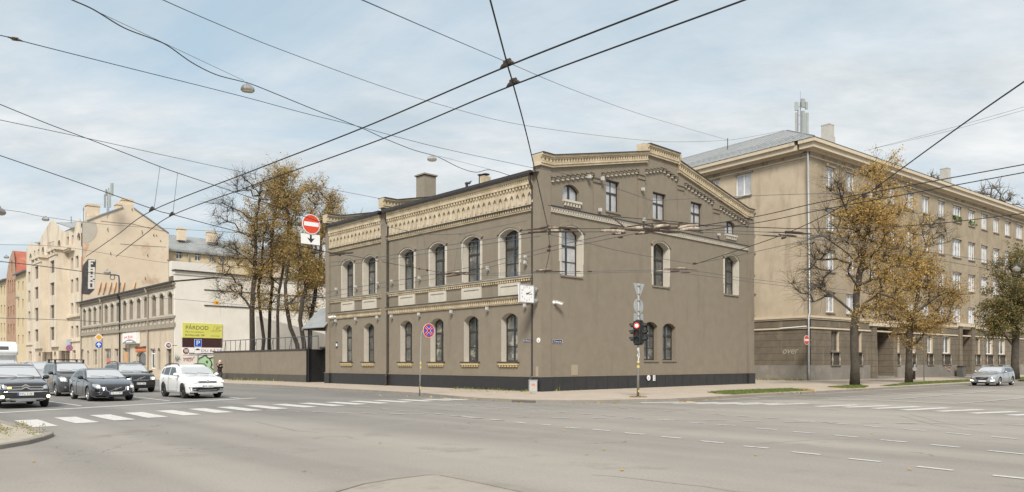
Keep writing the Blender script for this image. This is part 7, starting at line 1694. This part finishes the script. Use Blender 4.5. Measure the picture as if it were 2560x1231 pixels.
# clock on the corner
c=P(1317,734.5,41.3); t=thing('wall_clock','square white street clock with black numerals projecting from the building corner','clock',c)
r,n=dR,-dL; w_,h_=1.14,1.00
mb=MB(); plate(mb,c,r,UP,n,w_,h_,-.08,.0,0)
for (dx,dy,a,b_) in ((0,.48,1,.04),(0,-.48,1,.04),(-.48,0,.04,.92),(.48,0,.04,.92)): plate(mb,c+r*dx*w_+UP*dy*h_,r,UP,n,a*w_,b_*h_,.0,.02,1)
for k_ in range(12):
    a=math.pi/2-2*math.pi*(k_+1)/12; s_=str(k_+1); ww=.055*len(s_) if s_!='1' else .025
    put_text(mb,s_,c+r*math.cos(a)*.38+UP*math.sin(a)*.37,r,UP,-ww/2,-.05,ww,.10,n,.004,2)
mb.build('clock_face',[SWH,SBK,INK],t)
mb=MB()
for ang,l,w2 in ((math.pi/2-2*math.pi*(2+15/60)/12,.30,.035),(math.pi/2-2*math.pi*15.5/60,.38,.025)):
    d=r*math.cos(ang)+UP*math.sin(ang); p_=-r*math.sin(ang)+UP*math.cos(ang); mb.prism([c+d*q*l+p_*s_*w2*.5+n*.012 for q,s_ in ((-.2,-1),(1,-.7),(1,.7),(-.2,1))],n*.006)
disc(mb,c,r,UP,n,.04,.012,.022,0,12); mb.build('clock_hands',INK,t)
mb=MB(); 
for dz in (.32,-.32): mb.tube([c+r*.5-n*.05+UP*dz,c+r*.95-n*.05+UP*dz],.03,6); mb.cbox(tuple(c+r*.72-n*.05+UP*dz),.14,.14,.16,math.atan2(r.y,r.x))
mb.build('bracket',SBK,t)
# security cameras
def cctv(label,base,nrm,d):
    t=thing('security_camera',label,'security camera',base); mb=MB(); mb.lathe(base,nrm,[(.11,0),(.11,.05),(.07,.10),(.001,.12)],12); mb.tube([base+nrm*.1,base+nrm*.18-UP*.02],.03,6); mb.build('mount',WHITE,t,smooth=True)
    a=base+nrm*.2-UP*.0; mb=MB(); mb.tube([a-d*.06,a+d*.36],.075,10); mb.box8([a+d*q+V((0,0,.08))+nrm*s_*.09+UP*e for e in (0,.015) for q,s_ in ((-.08,-1),(.42,-1),(.42,1),(-.08,1))]); mb.build('camera_body',WHITE,t,smooth=False)
    mb=MB(); mb.lathe(a+d*.362,d,[(.06,0),(.05,.004),(.001,.005)],12); mb.build('lens',BLACK,t)
u,z=PR.uv(1384.5,757); cctv('white security camera on the gable wall near the corner, aimed right',PR.at(u,z,0),PR.n,(dR*.9-dL*.35-UP*.25).normalized())
u,z=PL.uv(841,792.5); cctv('white security camera under the cornice at the far left end of the front',PL.at(u,z,.1),PL.n,(dL*.75-dR*.5-UP*.15).normalized())
# electrical cabinet
b=G(1332,979.5,.125); t=thing('utility_cabinet','small grey metal utility cabinet with a faded sticker at the building corner','cabinet',b); an=math.atan2(dR.y,dR.x)
fn=-dL*.6-dR*.4; hh=.74
mb=MB(); mb.cbox((b.x,b.y,hh/2),.46,.30,hh,R(8)); mb.cbox((b.x,b.y,hh+.02),.50,.34,.05,R(8)); mb.build('cabinet_body',METAL_GAL,t)
fx=V((math.cos(R(8)),math.sin(R(8)),0)); fy=V((math.sin(R(8)),-math.cos(R(8)),0)); c=V((b.x,b.y,hh*.62))+fy*.152
mb=MB(); plate(mb,c,fx,UP,fy,.40,.60,-.003,.004,0); mb.build('cabinet_door',pm('cabinet_door_metal',(.42,.41,.40),(.50,.49,.48),5,.5,metal=.3),t)
mb=MB(); plate(mb,c+UP*.06,fx,UP,fy,.20,.12,.004,.008,0); shape(mb,c-UP*.08,fx,UP,fy,[(-.08,.06),(.08,.06),(0,-.08)],.004,.008,1); mb.build('sticker',[pm('sticker_red',(.50,.20,.16),rough=.7),pm('sticker_yellow',(.55,.40,.10),rough=.7)],t)
# marker post, thin pole, bin on the right pavement
b=G(2285.5,953.5,.13); k=b.y/F; t=thing('marker_post','dark red marker post with two white plates beside the middle chestnut tree','post',b); z=lambda y:CAMZ+(CY-y)*k
mb=MB(); mb.cbox((b.x,b.y,z(928)),.15,.12,(z(909)-z(951)),0); mb.build('post',pm('maroon_post',(.07,.03,.028),rough=.6),t)
mb=MB(); mb.cbox((b.x,b.y-.08,z(914.5)),.13,.03,z(911)-z(918),0); mb.build('upper_plate',SWH,t); mb=MB(); mb.lathe((b.x-.02,b.y-.08,z(923)),(0,-1,0),[(.17,0),(.17,.03),(.001,.03)],14); mb.build('round_plate',SWH,t)
b=G(2310,952,.13); mb=MB(); mb.tube([b,b+UP*5.4],.045,6); o=mb.build('thin_pole',pm('pole_drab',(.16,.15,.12),rough=.7),None,loc=b); tag(o,'thin drab metal pole standing in the grass strip right of the marker post','pole')
u=PB.U(2385); b=PB.at(u,0,.8); t=thing('litter_bin','dark grey litter bin with smeared pink graffiti against the beige block','bin',b)
mb=MB(); an=math.atan2(dR2.y,dR2.x); mb.cbox((b.x,b.y,.72),.95,.6,1.05,an); mb.build('bin_body',pm('bin_grey',(.085,.08,.07),(.12,.112,.10),3,.7,c3=(.28,.16,.13),s3=2.2,t3=.60),t); mb=MB(); mb.cbox((b.x,b.y,1.29),1.02,.66,.10,an); mb.build('bin_lid',BLACK,t)
t=thing('graffiti','smeared pink graffiti strokes on the plinth left of the grey bin','graffiti',PB.at(PB.U(2368),1)); mb=MB()
for q in ([(2362,912),(2360,920)],[(2371,911),(2369,918),(2373,922),(2369,926),(2372,930)],[(2366,925),(2369,923)],[(2371,915),(2373,919)]): mb.tube([PB.at(*PB.uv(x,y),.11) for x,y in q],.06,4)
mb.build('spray_paint',pm('salmon_spray',(.42,.25,.20),rough=.8),t)
u,z=PS.uv(1976,881); t=thing('graffiti','white scrawled tag reading over on the brown side wall','graffiti',PS.at(u,z)); mb=MB(); o=PS.at(PS.U(1956,.06),PS.Z(1976,885,.06),.062); put_text(mb,'over',o,-PS.d,UP,0,0,abs(PS.U(1956)-PS.U(1994)),.42,PS.n,.004,0,.25); mb.build('spray_paint',pm('white_spray',(.36,.32,.26),rough=.8),t)
# antennas
ANT=pm('antenna_panel',(.25,.275,.255),(.30,.325,.30),3,.5); ANTP=pm('antenna_pole',(.22,.20,.24),rough=.5,metal=.4)
def antenna(label,Y,base_px,poles,panels,whip=None):
    b=P(*base_px,Y); t=thing('phone_mast',label,'antenna',b); z=lambda y:CAMZ+(CY-y)*Y/F; x=lambda q:(q-CX)/F*Y
    mb=MB()
    for px,y0,y1 in poles: mb.tube([V((x(px),Y,z(y1)-.8)),V((x(px),Y,z(y0)))],.05,6)
    for (pa,pb_) in zip(poles,poles[1:]):
        for j in range(4): yy=pa[1]+(pa[2]-pa[1])*(j+.5)/4; mb.tube([V((x(pa[0]),Y,z(yy))),V((x(pb_[0]),Y,z(yy-3)))],.03,4)
    if whip: mb.tube([V((x(whip[0]),Y,z(whip[2]))),V((x(whip[0]),Y,z(whip[1])))],.018,4)
    mb.build('mast_pole',ANTP,t)
    for i,(x0,x1,y0,y1) in enumerate(panels):
        mb=MB(); w2=(x1-x0)/F*Y; mb.cbox(((x(x0)+x(x1))/2,Y-.15+.1*(i%2),(z(y0)+z(y1))/2),w2*.9,.16,z(y0)-z(y1),R((i*37)%50-25)); mb.build('antenna_panel',ANT,t)
antenna('grey phone mast with six antenna panels on the beige block roof',75.5,(2002,345),[(1995,258,345),(2001,256,345)],[(1986,1992,283,338),(2003,2012,278,346),(2013,2020,284,346),(1986,1995.5,256,277),(2000,2012,249,270),(2012,2019,256,274)],(2001,229,256))
antenna('grey green phone mast beside the chimneys of the cream tenement',114,(270,533),[(268,478,533),(272,470,528)],[(261.5,265,487,520),(271,277.5,480,519),(277.5,284.5,459,491),(263.5,268,474,490)])
for lab,px,y0,y1,Y in (('thin roof aerial left of the big tenement chimney',209,519,550,114),('short roof aerial behind the curved street gable',178,541,560,122)):
    p=P(px,y1,Y); mb=MB(); mb.tube([p-UP*.8,P(px,y0,Y)],.04,5); mb.tube([P(px-3,y0+4,Y),P(px+3,y0+4,Y)],.03,4); mb.tube([P(px-2,y0+8,Y),P(px+2,y0+8,Y)],.03,4); o=mb.build('roof_aerial',WIREG,None,loc=p); tag(o,lab,'aerial')
p=P(1819,352,80); mb=MB(); mb.tube([p-UP*1.5,p+UP*.25],.05,5); o=mb.build('roof_spike',WIREG,None,loc=p); tag(o,'short iron spike on the zinc roof holding the long span cables','spike')
# pigeon on the roof edge
p=P(1173,466,48.6); t=thing('pigeon','grey pigeon standing on the dark roof edge beside a small vent','bird',p)
PIG=pm('pigeon_grey',(.07,.075,.095),(.12,.125,.15),12,.7); mb=MB()
sk=[(-.15,0,.17),(-.06,0,.20),(.05,0,.25),(.11,0,.31),(.135,0,.36),(-.30,0,.13)]
o=skin_obj('body',[V(q) for q in sk],[(0,1),(1,2),(2,3),(3,4),(0,5)],[(.05,.055),(.085,.08),(.085,.075),(.05,.05),(.045,.045),(.035,.012)],PIG,t,root=1)
mb=MB(); mb.lathe(p+V((.17,0,.36)),(1,0,-.2),[(.016,0),(.001,.05)],6); mb.build('beak',INK,t)
for sg in (1,-1): mb=MB(); mb.tube([p+V((-.0,sg*.03,.16)),p+V((.01,sg*.03,.0)),p+V((.05,sg*.03,-.01))],.010,4); mb.build('leg',pm('pigeon_leg',(.30,.10,.08),rough=.7),t)
for sg in (1,-1): mb=MB(); mb.sphere(p+V((-.07,sg*.07,.20)),.10,10,0,(1.7,.25,.6)); mb.build('wing',pm('pigeon_wing',(.05,.052,.065),rough=.7),t,smooth=True)

# ---------------- street lamps
LAMPG=pm('lamp_shell',(.17,.17,.165),(.22,.22,.215),6,.5); LAMPB=pm('lamp_bowl',(.34,.29,.20),rough=.3)
def lamp(label,c,s,dirv=None,group='hanging street lamps'):
    t=thing('street_lamp',label,'street lamp',c,group); d=(dirv or V((1,0,0))).normalized(); q=V((-d.y,d.x,0)); mb=MB()
    a=lambda x,y,z:c+d*x*s+q*y*s+UP*z*s
    lv=[(.50,.22,-.12),(.50,.24,-.02),(.44,.20,.10),(.30,.14,.20),(.14,.08,.26),(.06,.05,.27)]
    vs=[];N_=12
    for (x,y,z) in lv:
        for j in range(N_):
            an=2*math.pi*(j+.5)/N_; ca,sa=math.cos(an),math.sin(an); k_=1/max(abs(ca),abs(sa))**.6; vs.append(a(x*ca*k_*.85,y*sa*k_*.85,z))
    fs=[(i*N_+j,i*N_+(j+1)%N_,(i+1)*N_+(j+1)%N_,(i+1)*N_+j) for i in range(len(lv)-1) for j in range(N_)]+[tuple((len(lv)-1)*N_+j for j in range(N_))]
    mb.add(vs,fs); mb.tube([a(-.05,0,.26),a(-.05,0,.36)],.05*s,6); mb.tube([a(.06,0,.26),a(.06,0,.36)],.05*s,6); mb.build('lamp_shell',LAMPG,t,smooth=False)
    mb=MB(); vs=[]
    for (x,y,z) in ((.46,.20,-.12),(.42,.18,-.20),(.25,.1,-.25)):
        for j in range(N_):
            an=2*math.pi*(j+.5)/N_; ca,sa=math.cos(an),math.sin(an); k_=1/max(abs(ca),abs(sa))**.6; vs.append(a(x*ca*k_*.85,y*sa*k_*.85,z))
    mb.add(vs,[(i*N_+j,i*N_+(j+1)%N_,(i+1)*N_+(j+1)%N_,(i+1)*N_+j) for i in range(2) for j in range(N_)]+[tuple(2*N_+j for j in range(N_))]); mb.build('lamp_bowl',LAMPB,t)
lamp('nearest and largest cable hung street lamp in the open sky',P(619,222,27.5),.58,V((1,.35,0)))
lamp('cable hung street lamp nearest the grey building chimney',P(1080,397,37.8),.56,V((1,.1,0)))
lamp('cable hung lamp above the curved gable of the cream tenement',P(114,548,62),.66,V((1,.2,0)))
lamp('cable hung lamp left of the rusty red roof at the left edge',P(16,643,78),.60,V((1,.1,0)))
lamp('low pale lamp hung before the red brick house',P(43,744,88),.55,V((1,.1,0)))
lamp('partly visible lamp cut by the left image edge',P(-2,529,26),.50,V((.4,.9,0)))
t_=lamp('lamp at the right edge among the dark tree leaves',P(2541,673,66),.85,V((1,.3,0)))
q=P(268,681,100); lamp('lamp on a curved bracket arm above the arcaded house roof',q,1.05,V((1,.2,0)),None)
t=thing('lamp_bracket','tall curved bracket with a ring carrying a lamp above the arcaded house roof','bracket',P(297,757,100))
mb=MB(); mb.tube([P(297,765,100),P(298,700,100),P(297,690,100),P(290,688,100),P(276,687,100)],.10,6); mb.tube([P(281+6*math.cos(a*.5236),694+6*math.sin(a*.5236),100) for a in range(13)],.05,5); mb.build('arm',WIREG,t)

# ---------------- wires
def spline(pts,k=8):
    n_=len(pts); out=[]
    for i in range(n_-1):
        p0=pts[max(i-1,0)];p1=pts[i];p2=pts[i+1];p3=pts[min(i+2,n_-1)]
        for j in range(k):
            t=j/k; out.append(.5*((2*p1)+(p2-p0)*t+(2*p0-5*p1+4*p2-p3)*t*t+(3*p1-p0-3*p2+p3)*t**3))
    out.append(pts[-1]); return out
def wire(name,label,pts,r,mat,group='overhead wires',k=8):
    q=spline(pts,k) if len(pts)>2 else list(pts)
    def outside(p):
        x=CX+p.x/p.y*F; y=CY-(p.z-CAMZ)/p.y*F; return x<-8 or x>2568 or y<-8
    # run on past the edge of the picture, as the real wire does
    for e,(a,b_) in ((0,(pts[0],pts[1])),(-1,(pts[-1],pts[-2]))):
        if outside(a):
            d=(a-b_).normalized(); far=a+d*40
            if e==0: q=[far]+q[2:] if len(pts)>2 else [far]+q
            else: q=q+[far]
    mb=MB()
    mb.tube(q,r,6); o=mb.build(name,mat,None,loc=pts[0],smooth=True); tag(o,label,'wire',group); return o
TZ=5.9
def hw_(l,z=TZ): return [H(x,y,z) for x,y in l]
def yw(l): return [P(*q) for q in l]
wire('trolley_wire','upper of two thick black trolley wires crossing the sky from upper right',hw_([(1780,-38),(1693,0),(1268,166),(905,321),(640,424),(380,527),(290,590),(215,642)]),.0125,WIREM)
wire('trolley_wire','lower of two thick black trolley wires crossing the sky from upper right',hw_([(1930,-30),(1862,0),(1283,213),(960,346),(640,461),(432,538),(360,588),(290,642)]),.0125,WIREM)
wire('trolley_wire','steep black wire dropping from the top edge to the gear at the gable corner',hw_([(1218,-28),(1268,160),(1283,212),(1325,372),(1371,576)]),.0125,WIREM)
lp=lambda px:17+26.5*(px-180)/1095
wire('lamp_cable','wavy dark cable through both large hanging lamps to the grey building roof',[P(x,y,lp(x)) for x,y in ((150,-17),(180,0),(235,25),(310,70),(380,97),(420,115),(480,157),(540,187),(600,203),(640,215),(780,272),(905,321),(960,346),(1030,374),(1080,388),(1100,395),(1150,420),(1190,431),(1225,425),(1278,440),(1300,443))],.017,WIREM,k=5)
wire('support_wire','fine straight support wire above the wavy lamp cable near the large lamp',[P(240,28,lp(240)),P(380,94,lp(380)),P(610,202,lp(610))],.007,WIREG)
wire('support_wire','fine straight support wire from the second lamp to the roof edge',[P(1095,390,lp(1095)),P(1225,424,lp(1225))],.008,WIREG)
wire('span_cable','long sagging grey span cable from top left to the zinc roof spike',yw([(370,-18,20),(407,0,21),(537,57,25),(695,122,30),(950,215,38),(1100,262,44),(1279,308,52),(1470,336,61),(1630,353,69),(1710,355,73),(1817,351,79),(1885,341,82),(1960,326,85)]),.014,WIREG)
wire('span_cable','straight blue span cable from the top edge centre to the zinc roof spike',yw([(870,-14,12.9),(905,0,14),(1080,76,20.5),(1270,157,30),(1440,228,42),(1620,292,57),(1817,350,79)]),.012,pm('wire_blue',(.04,.06,.11),rough=.6))
wire('span_cable','teal span cable with insulators at the left edge running to the gable corner',yw([(-30,83,17),(20,93,17.7),(70,107,18.4),(280,160,21.5),(600,240,26.5),(760,283,29.5),(890,315,32),(1100,370,36.5),(1332,420,41.3)]),.013,WIREB)
mb=MB(); c=P(38,98,18); mb.tube([P(20,93,17.7),P(55,103,18.2)],.02,6); mb.tube([P(31,94,18),P(45,96,18),P(45,102,18),P(31,100,18),P(31,94,18)],.018,5); mb.sphere(P(28,95.5,18),.03,8); mb.sphere(P(49,101,18),.03,8); o=mb.build('insulator',pm('old_brass',(.09,.07,.04),rough=.6,metal=.4),None,loc=c); tag(o,'brown wire strainer and insulator on the teal cable at the left edge','insulator')
wire('span_wire','upper dark span wire from the left edge holding the two droppers',yw([(-30,249,17.6),(120,310,18.6),(240,355,19.4),(400,417,20.5),(445,433,20.8),(540,465,21.6),(660,506,22.5),(830,566,24)]),.011,WIREM)
wire('span_wire','lower dark span wire from the left edge carrying the trolley clamps',yw([(-30,379,17.8),(200,458,19.2),(385,524,20.4),(432,537,20.8),(590,578,22),(825,632,24)]),.011,WIREM)
wire('span_cable','thin grey cable from the left edge to the party wall of the grey building',yw([(-30,294,28),(240,351,34),(440,395,39),(620,433,44),(950,497,52)]),.014,WIREG)
wire('dropper','left one of two short droppers between the dark span wires at upper left',[P(400,417,20.5),P(385,523,20.4)],.006,WIREG,'droppers at upper left')
wire('dropper','right one of two short droppers between the dark span wires at upper left',[P(444,433,20.8),P(432,537,20.8)],.006,WIREG,'droppers at upper left')
CLAMP=pm('trolley_clamp',(.05,.036,.025),(.08,.06,.045),9,.7,metal=.2)
def clamp(label,c,d,l=.3):
    mb=MB(); d=d.normalized(); mb.tube([c-d*l/2,c-d*l*.3+UP*.03,c+d*l*.3+UP*.03,c+d*l/2],[.012,.03,.03,.012],6); mb.tube([c,c+UP*.10],.02,6); mb.tube([c+UP*.07-d*.06,c+UP*.07+d*.06],.03,6); o=mb.build('wire_clamp',CLAMP,None,loc=c); return tag(o,label,'wire clamp','trolley wire clamps')
clamp('wire clamp under the left dropper',H(380,526,TZ),dL,.45); clamp('wire clamp under the right dropper',H(430,539,TZ),dL,.45)
clamp('upper clamp where the steep wire meets the trolley wires',H(1268,166,TZ),dL,.30); clamp('lower clamp where the steep wire meets the trolley wires',H(1283,213,TZ),dL,.30)
wire('street_cable','thin cable carrying the lamp over the curved gable',yw([(-40,519,58),(50,530,60),(113,543,62),(260,561,66),(420,572,72),(620,583,80)]),.017,WIREG)
wire('street_cable','thick dark cable crossing the cream tenement front to the lamp bracket',yw([(-20,651,84),(0,654,84),(90,664,90),(205,679,95),(297,690,100)]),.05,WIREG)
wire('street_cable','faint cable crossing the tall gable at mid height',yw([(0,612,90),(150,617,95),(300,640,98),(440,660,98),(640,672,90)]),.022,WIREG)
wire('street_cable','faint low cable in front of the first floor of the arcaded house',yw([(-20,795,80),(150,800,85),(250,805,90)]),.03,WIREG)
wire('street_cable','thin cable over the whitewashed wall carrying the orange plate',yw([(300,740,68),(437,748,65),(540,757,62),(640,765,60),(720,757,56),(825,733,50)]),.016,WIREG)
wire('street_cable','upper thin cable sweeping from the whitewashed wall to the grey front',yw([(437,735,70),(640,765,55),(830,718,43),(1100,678,33),(1340,640,28)]),.009,WIREG) if False else None
wire('feeder_wire','upper wire of the pair rising across the grey front towards the corner gear',hw_([(828,656),(950,643),(1098,617),(1298,588),(1360,580)]),.010,WIREG)
wire('feeder_wire','lower wire of the pair rising across the grey front towards the corner gear',hw_([(828,666),(950,652),(1098,629),(1298,598),(1352,590)]),.010,WIREG)
wire('feeder_wire','upper wire of the low pair under the first floor windows of the grey front',hw_([(700,752),(824,730),(1100,683),(1200,662),(1360,621),(1440,604),(1545,582)]),.010,WIREG)
wire('feeder_wire','lower wire of the low pair under the first floor windows of the grey front',hw_([(700,764),(824,742),(1100,695),(1200,674),(1360,632),(1480,606),(1600,582)]),.010,WIREG)
wire('span_wire','dark wire falling from the left end of the grey front to the window gear',hw_([(825,634),(880,640),(960,656),(1048,672),(1070,676),(1120,684),(1165,687)]),.010,WIREM)
wire('span_wire','thin wire linking the hook near the corner with the facade droppers',yw([(1318,552,41),(1161,584,33),(1150,585,32.5),(1059,585,30),(940,560,36),(825,533,45)]),.010,WIREG)
for lab,a,b_ in (('outer left dropper before the grey front',(1041,584),(1048,669)),('inner left dropper before the grey front',(1059,585),(1068,673)),('inner right dropper before the grey front',(1150,585),(1135,674)),('outer right dropper before the grey front',(1161,584),(1153,677))):
    wire('dropper',lab,[H(a[0],a[1],7.3),H(b_[0],b_[1],5.55)],.007,WIREG,'droppers before the grey front')
wire('trolley_wire','upper wire leaving the window gear towards the corner',hw_([(1170,684),(1260,683),(1330,680),(1440,680),(1600,676),(1690,676)]),.010,WIREG)
wire('trolley_wire','lower wire leaving the window gear towards the corner',hw_([(1175,688),(1260,688),(1330,684),(1440,684),(1600,680),(1690,682)]),.010,WIREG)
wire('span_wire','hanger wire from the corner gear down to the low gear',hw_([(1371,578),(1374,620),(1372,640),(1363,680)]),.011,WIREM)
wire('trolley_wire','upper wire from the corner gear to the large crossing gear',hw_([(1300,577),(1371,573),(1500,572),(1560,572)]),.010,WIREM)
wire('trolley_wire','lower wire from the corner gear to the large crossing gear',hw_([(1300,586),(1371,581),(1500,580),(1540,578)]),.010,WIREM)
wire('span_wire','thick black wire entering from the right edge and dropping to the gable wall',hw_([(2590,184),(2400,316),(2195,465),(2160,487),(1960,586),(1735,662)]),.013,WIREM)
wire('trolley_wire','upper of two dark wires from the right edge towards the large crossing gear',hw_([(2580,408),(2340,452),(2060,504),(1900,540),(1740,567)]),.011,WIREM)
wire('trolley_wire','lower of two dark wires from the right edge towards the large crossing gear',hw_([(2580,428),(2320,476),(2060,524),(1900,556),(1750,577)]),.011,WIREM)
wire('span_wire','dark nearly level wire from the gear across the orange chestnut to the right edge',hw_([(1750,563),(1900,569),(2050,572),(2310,562),(2580,531)]),.012,WIREM)
wire('trolley_wire','upper thin wire from the gear past the gable edge to the bare branches',hw_([(1750,575),(1900,580),(1990,585),(2060,592),(2250,620),(2580,668)]),.010,WIREG)
wire('trolley_wire','lower thin wire from the gear past the gable edge to the bare branches',hw_([(1740,580),(1900,588),(1990,594),(2060,602),(2250,634),(2580,692)]),.010,WIREG)
wire('span_cable','upper of two hair thin cables rising to the right edge above the beige block',yw([(2160,378,95),(2360,325,80),(2580,262,66)]),.014,WIREG,'high thin cables at right')
wire('span_cable','lower of two hair thin cables rising to the right edge above the beige block',yw([(2175,374,95),(2360,331,80),(2580,270,66)]),.014,WIREG,'high thin cables at right')
wire('span_wire','thin wire across the gable windows from the corner to the middle window',hw_([(1332,418),(1480,452),(1617,498),(1632,502)],8.5),.010,WIREG)
wire('span_wire','thin wire from the middle gable window towards the beige block',hw_([(1632,502),(1800,494),(1960,487),(2200,481)],8.5),.010,WIREG)
wire('dropper','single dropper from the middle gable window to the large crossing gear',[H(1632,502,7.0),H(1611,556,6.2)],.007,WIREG,None)
wire('span_wire','long thin wire falling across the gable wall to the small gear',hw_([(1364,585),(1460,606),(1560,630),(1735,661)]),.009,WIREG)
wire('span_wire','upper wire from the small gear right towards the chestnut',hw_([(1735,660),(1840,640),(2000,605),(2060,590)]),.009,WIREG)
wire('trolley_wire','upper wire of the low pair leaving right past the gable windows',hw_([(1690,676),(1760,681),(1860,696),(2000,712),(2120,726)]),.009,WIREG)
wire('trolley_wire','lower wire of the low pair leaving right past the gable windows',hw_([(1690,682),(1760,690),(1860,703),(2000,720),(2120,736)]),.009,WIREG)
wire('span_wire','dark wire over the gable string course to the large crossing gear',hw_([(1371,514),(1440,527),(1518,540),(1700,556),(1770,567)],6.6),.012,WIREM)
# crossing gear: rods, runners and pale insulators
RUST2=pm('rusty_rod',(.035,.024,.017),(.07,.046,.03),6,.8); PORC=pm('stained_porcelain',(.60,.53,.43),(.14,.075,.03),6,.45)
def gear(label,loc,rods,ox,oy,sc,z=TZ):
    t=thing('trolley_gear',label,'overhead gear',H(*loc,z)); A=MB();B=MB()
    for q in rods:
        a=H(ox+q[0]/sc,oy+q[1]/sc,z); b_=H(ox+q[2]/sc,oy+q[3]/sc,z+(.0)); k_=(b_.y+a.y)/2
        a=P(ox+q[0]/sc,oy+q[1]/sc,k_-(q[0]-q[2])*.0004); b_=P(ox+q[2]/sc,oy+q[3]/sc,k_+(q[0]-q[2])*.0004)
        wd=q[4]*(.80 if len(q)>5 else 1.05); m_=B if len(q)>5 else A; mid=a.lerp(b_,.5)+UP*(wd*.4 if len(q)>5 else 0)
        m_=MB() if len(q)>5 else A
        m_.tube([a,a.lerp(mid,.4),mid,mid.lerp(b_,.6),b_],[wd*.6,wd,wd,wd,wd*.6],6)
        if len(q)>5: m_.build('insulator',PORC,t)
        else: A.build('runner',RUST2,t); A=MB()
gear('large cluster of rusty runners and stained insulators before the gable windows',(1620,570),[(950,275,1285,285,.05,1),(940,282,1290,290,.025),(1100,325,1305,305,.035),(1140,318,1250,312,.045,1),(1440,322,1655,300,.035),(1470,318,1600,305,.045,1),(1285,228,1555,238,.05,1),(1290,250,2110,292,.035),(1310,262,1760,282,.03),(1720,225,1930,190,.05,1),(1740,240,1960,205,.025),(2070,235,2360,185,.05,1),(2100,262,2380,240,.05,1),(2120,266,2420,275,.02),(1830,285,2090,297,.05,1),(1840,300,2090,305,.025),(1280,228,1700,165,.018),(1700,165,2120,180,.018),(2120,180,2370,165,.018),(1320,215,1620,180,.012),(1560,240,1800,262,.04),(1780,235,2100,230,.035),(1060,45,1280,215,.018),(1690,165,1690,255,.02),(1560,170,1570,240,.02),(1500,255,1500,290,.03),(2080,185,2080,255,.025),(1080,238,1190,238,.03),(1190,370,1265,368,.035),(2070,155,2150,158,.025)],1340,530,5.818)
gear('oval wire gear with pale insulators at the grey building corner',(1371,577),[(40,245,180,215,.03),(180,215,620,245,.03),(50,292,190,270,.03),(190,290,620,285,.03),(60,240,330,225,.03,1),(80,280,340,270,.03,1),(180,190,210,300,.03),(205,300,195,330,.035),(-120,300,50,290,.022),(-140,265,40,245,.022),(175,500,215,505,.05),(160,560,210,560,.05)],1340,530,5.818)
gear('low rusty wire gear below the oval gear at the corner',(1363,680),[(-70,875,430,868,.03),(0,858,240,850,.03),(40,850,210,835,.03,1),(130,840,130,890,.03),(570,870,650,870,.02),(750,868,820,868,.03)],1340,530,5.818)
gear('small gear with a pale insulator before the middle gable wall window',(1690,678),[(1750,860,1950,855,.02,1),(1860,832,2200,832,.025),(2040,820,2185,820,.03,1),(1950,868,2090,862,.035),(2100,875,2250,882,.025),(2080,830,2350,850,.015),(2280,752,2330,752,.045)],1340,530,5.818)
gear('rusty wire gear before the grey front windows',(1150,686),[(690,905,900,890,.025),(830,938,1080,905,.03),(850,875,1260,862,.025),(940,860,1050,852,.035,1),(960,890,1390,898,.025),(920,880,965,905,.045,1),(340,790,350,815,.04),(470,820,500,830,.05)],1000,560,7.111)
gear('dark wire gear at the left end of the grey front',(850,634),[(105,740,380,742,.025),(105,775,300,745,.025),(180,750,240,770,.04),(640,835,700,840,.03,1),(300,745,380,738,.03)],800,470,4.559)
gear('rusty double runner gear among the bare branches of the largest chestnut',(1965,584),[(80,686,590,705,.022),(280,680,490,695,.03),(210,712,420,735,.03),(15,722,240,735,.022),(240,760,300,742,.04),(340,690,420,690,.035,1),(230,705,300,712,.03,1)],1900,430,4.558)
gear('two black wire hangers on the thick right-hand wire before the orange crown',(2178,475),[(1320,165,1365,150,.05),(1345,145,1360,180,.06),(1165,280,1210,265,.05),(1185,260,1205,290,.06)],1900,430,4.558)
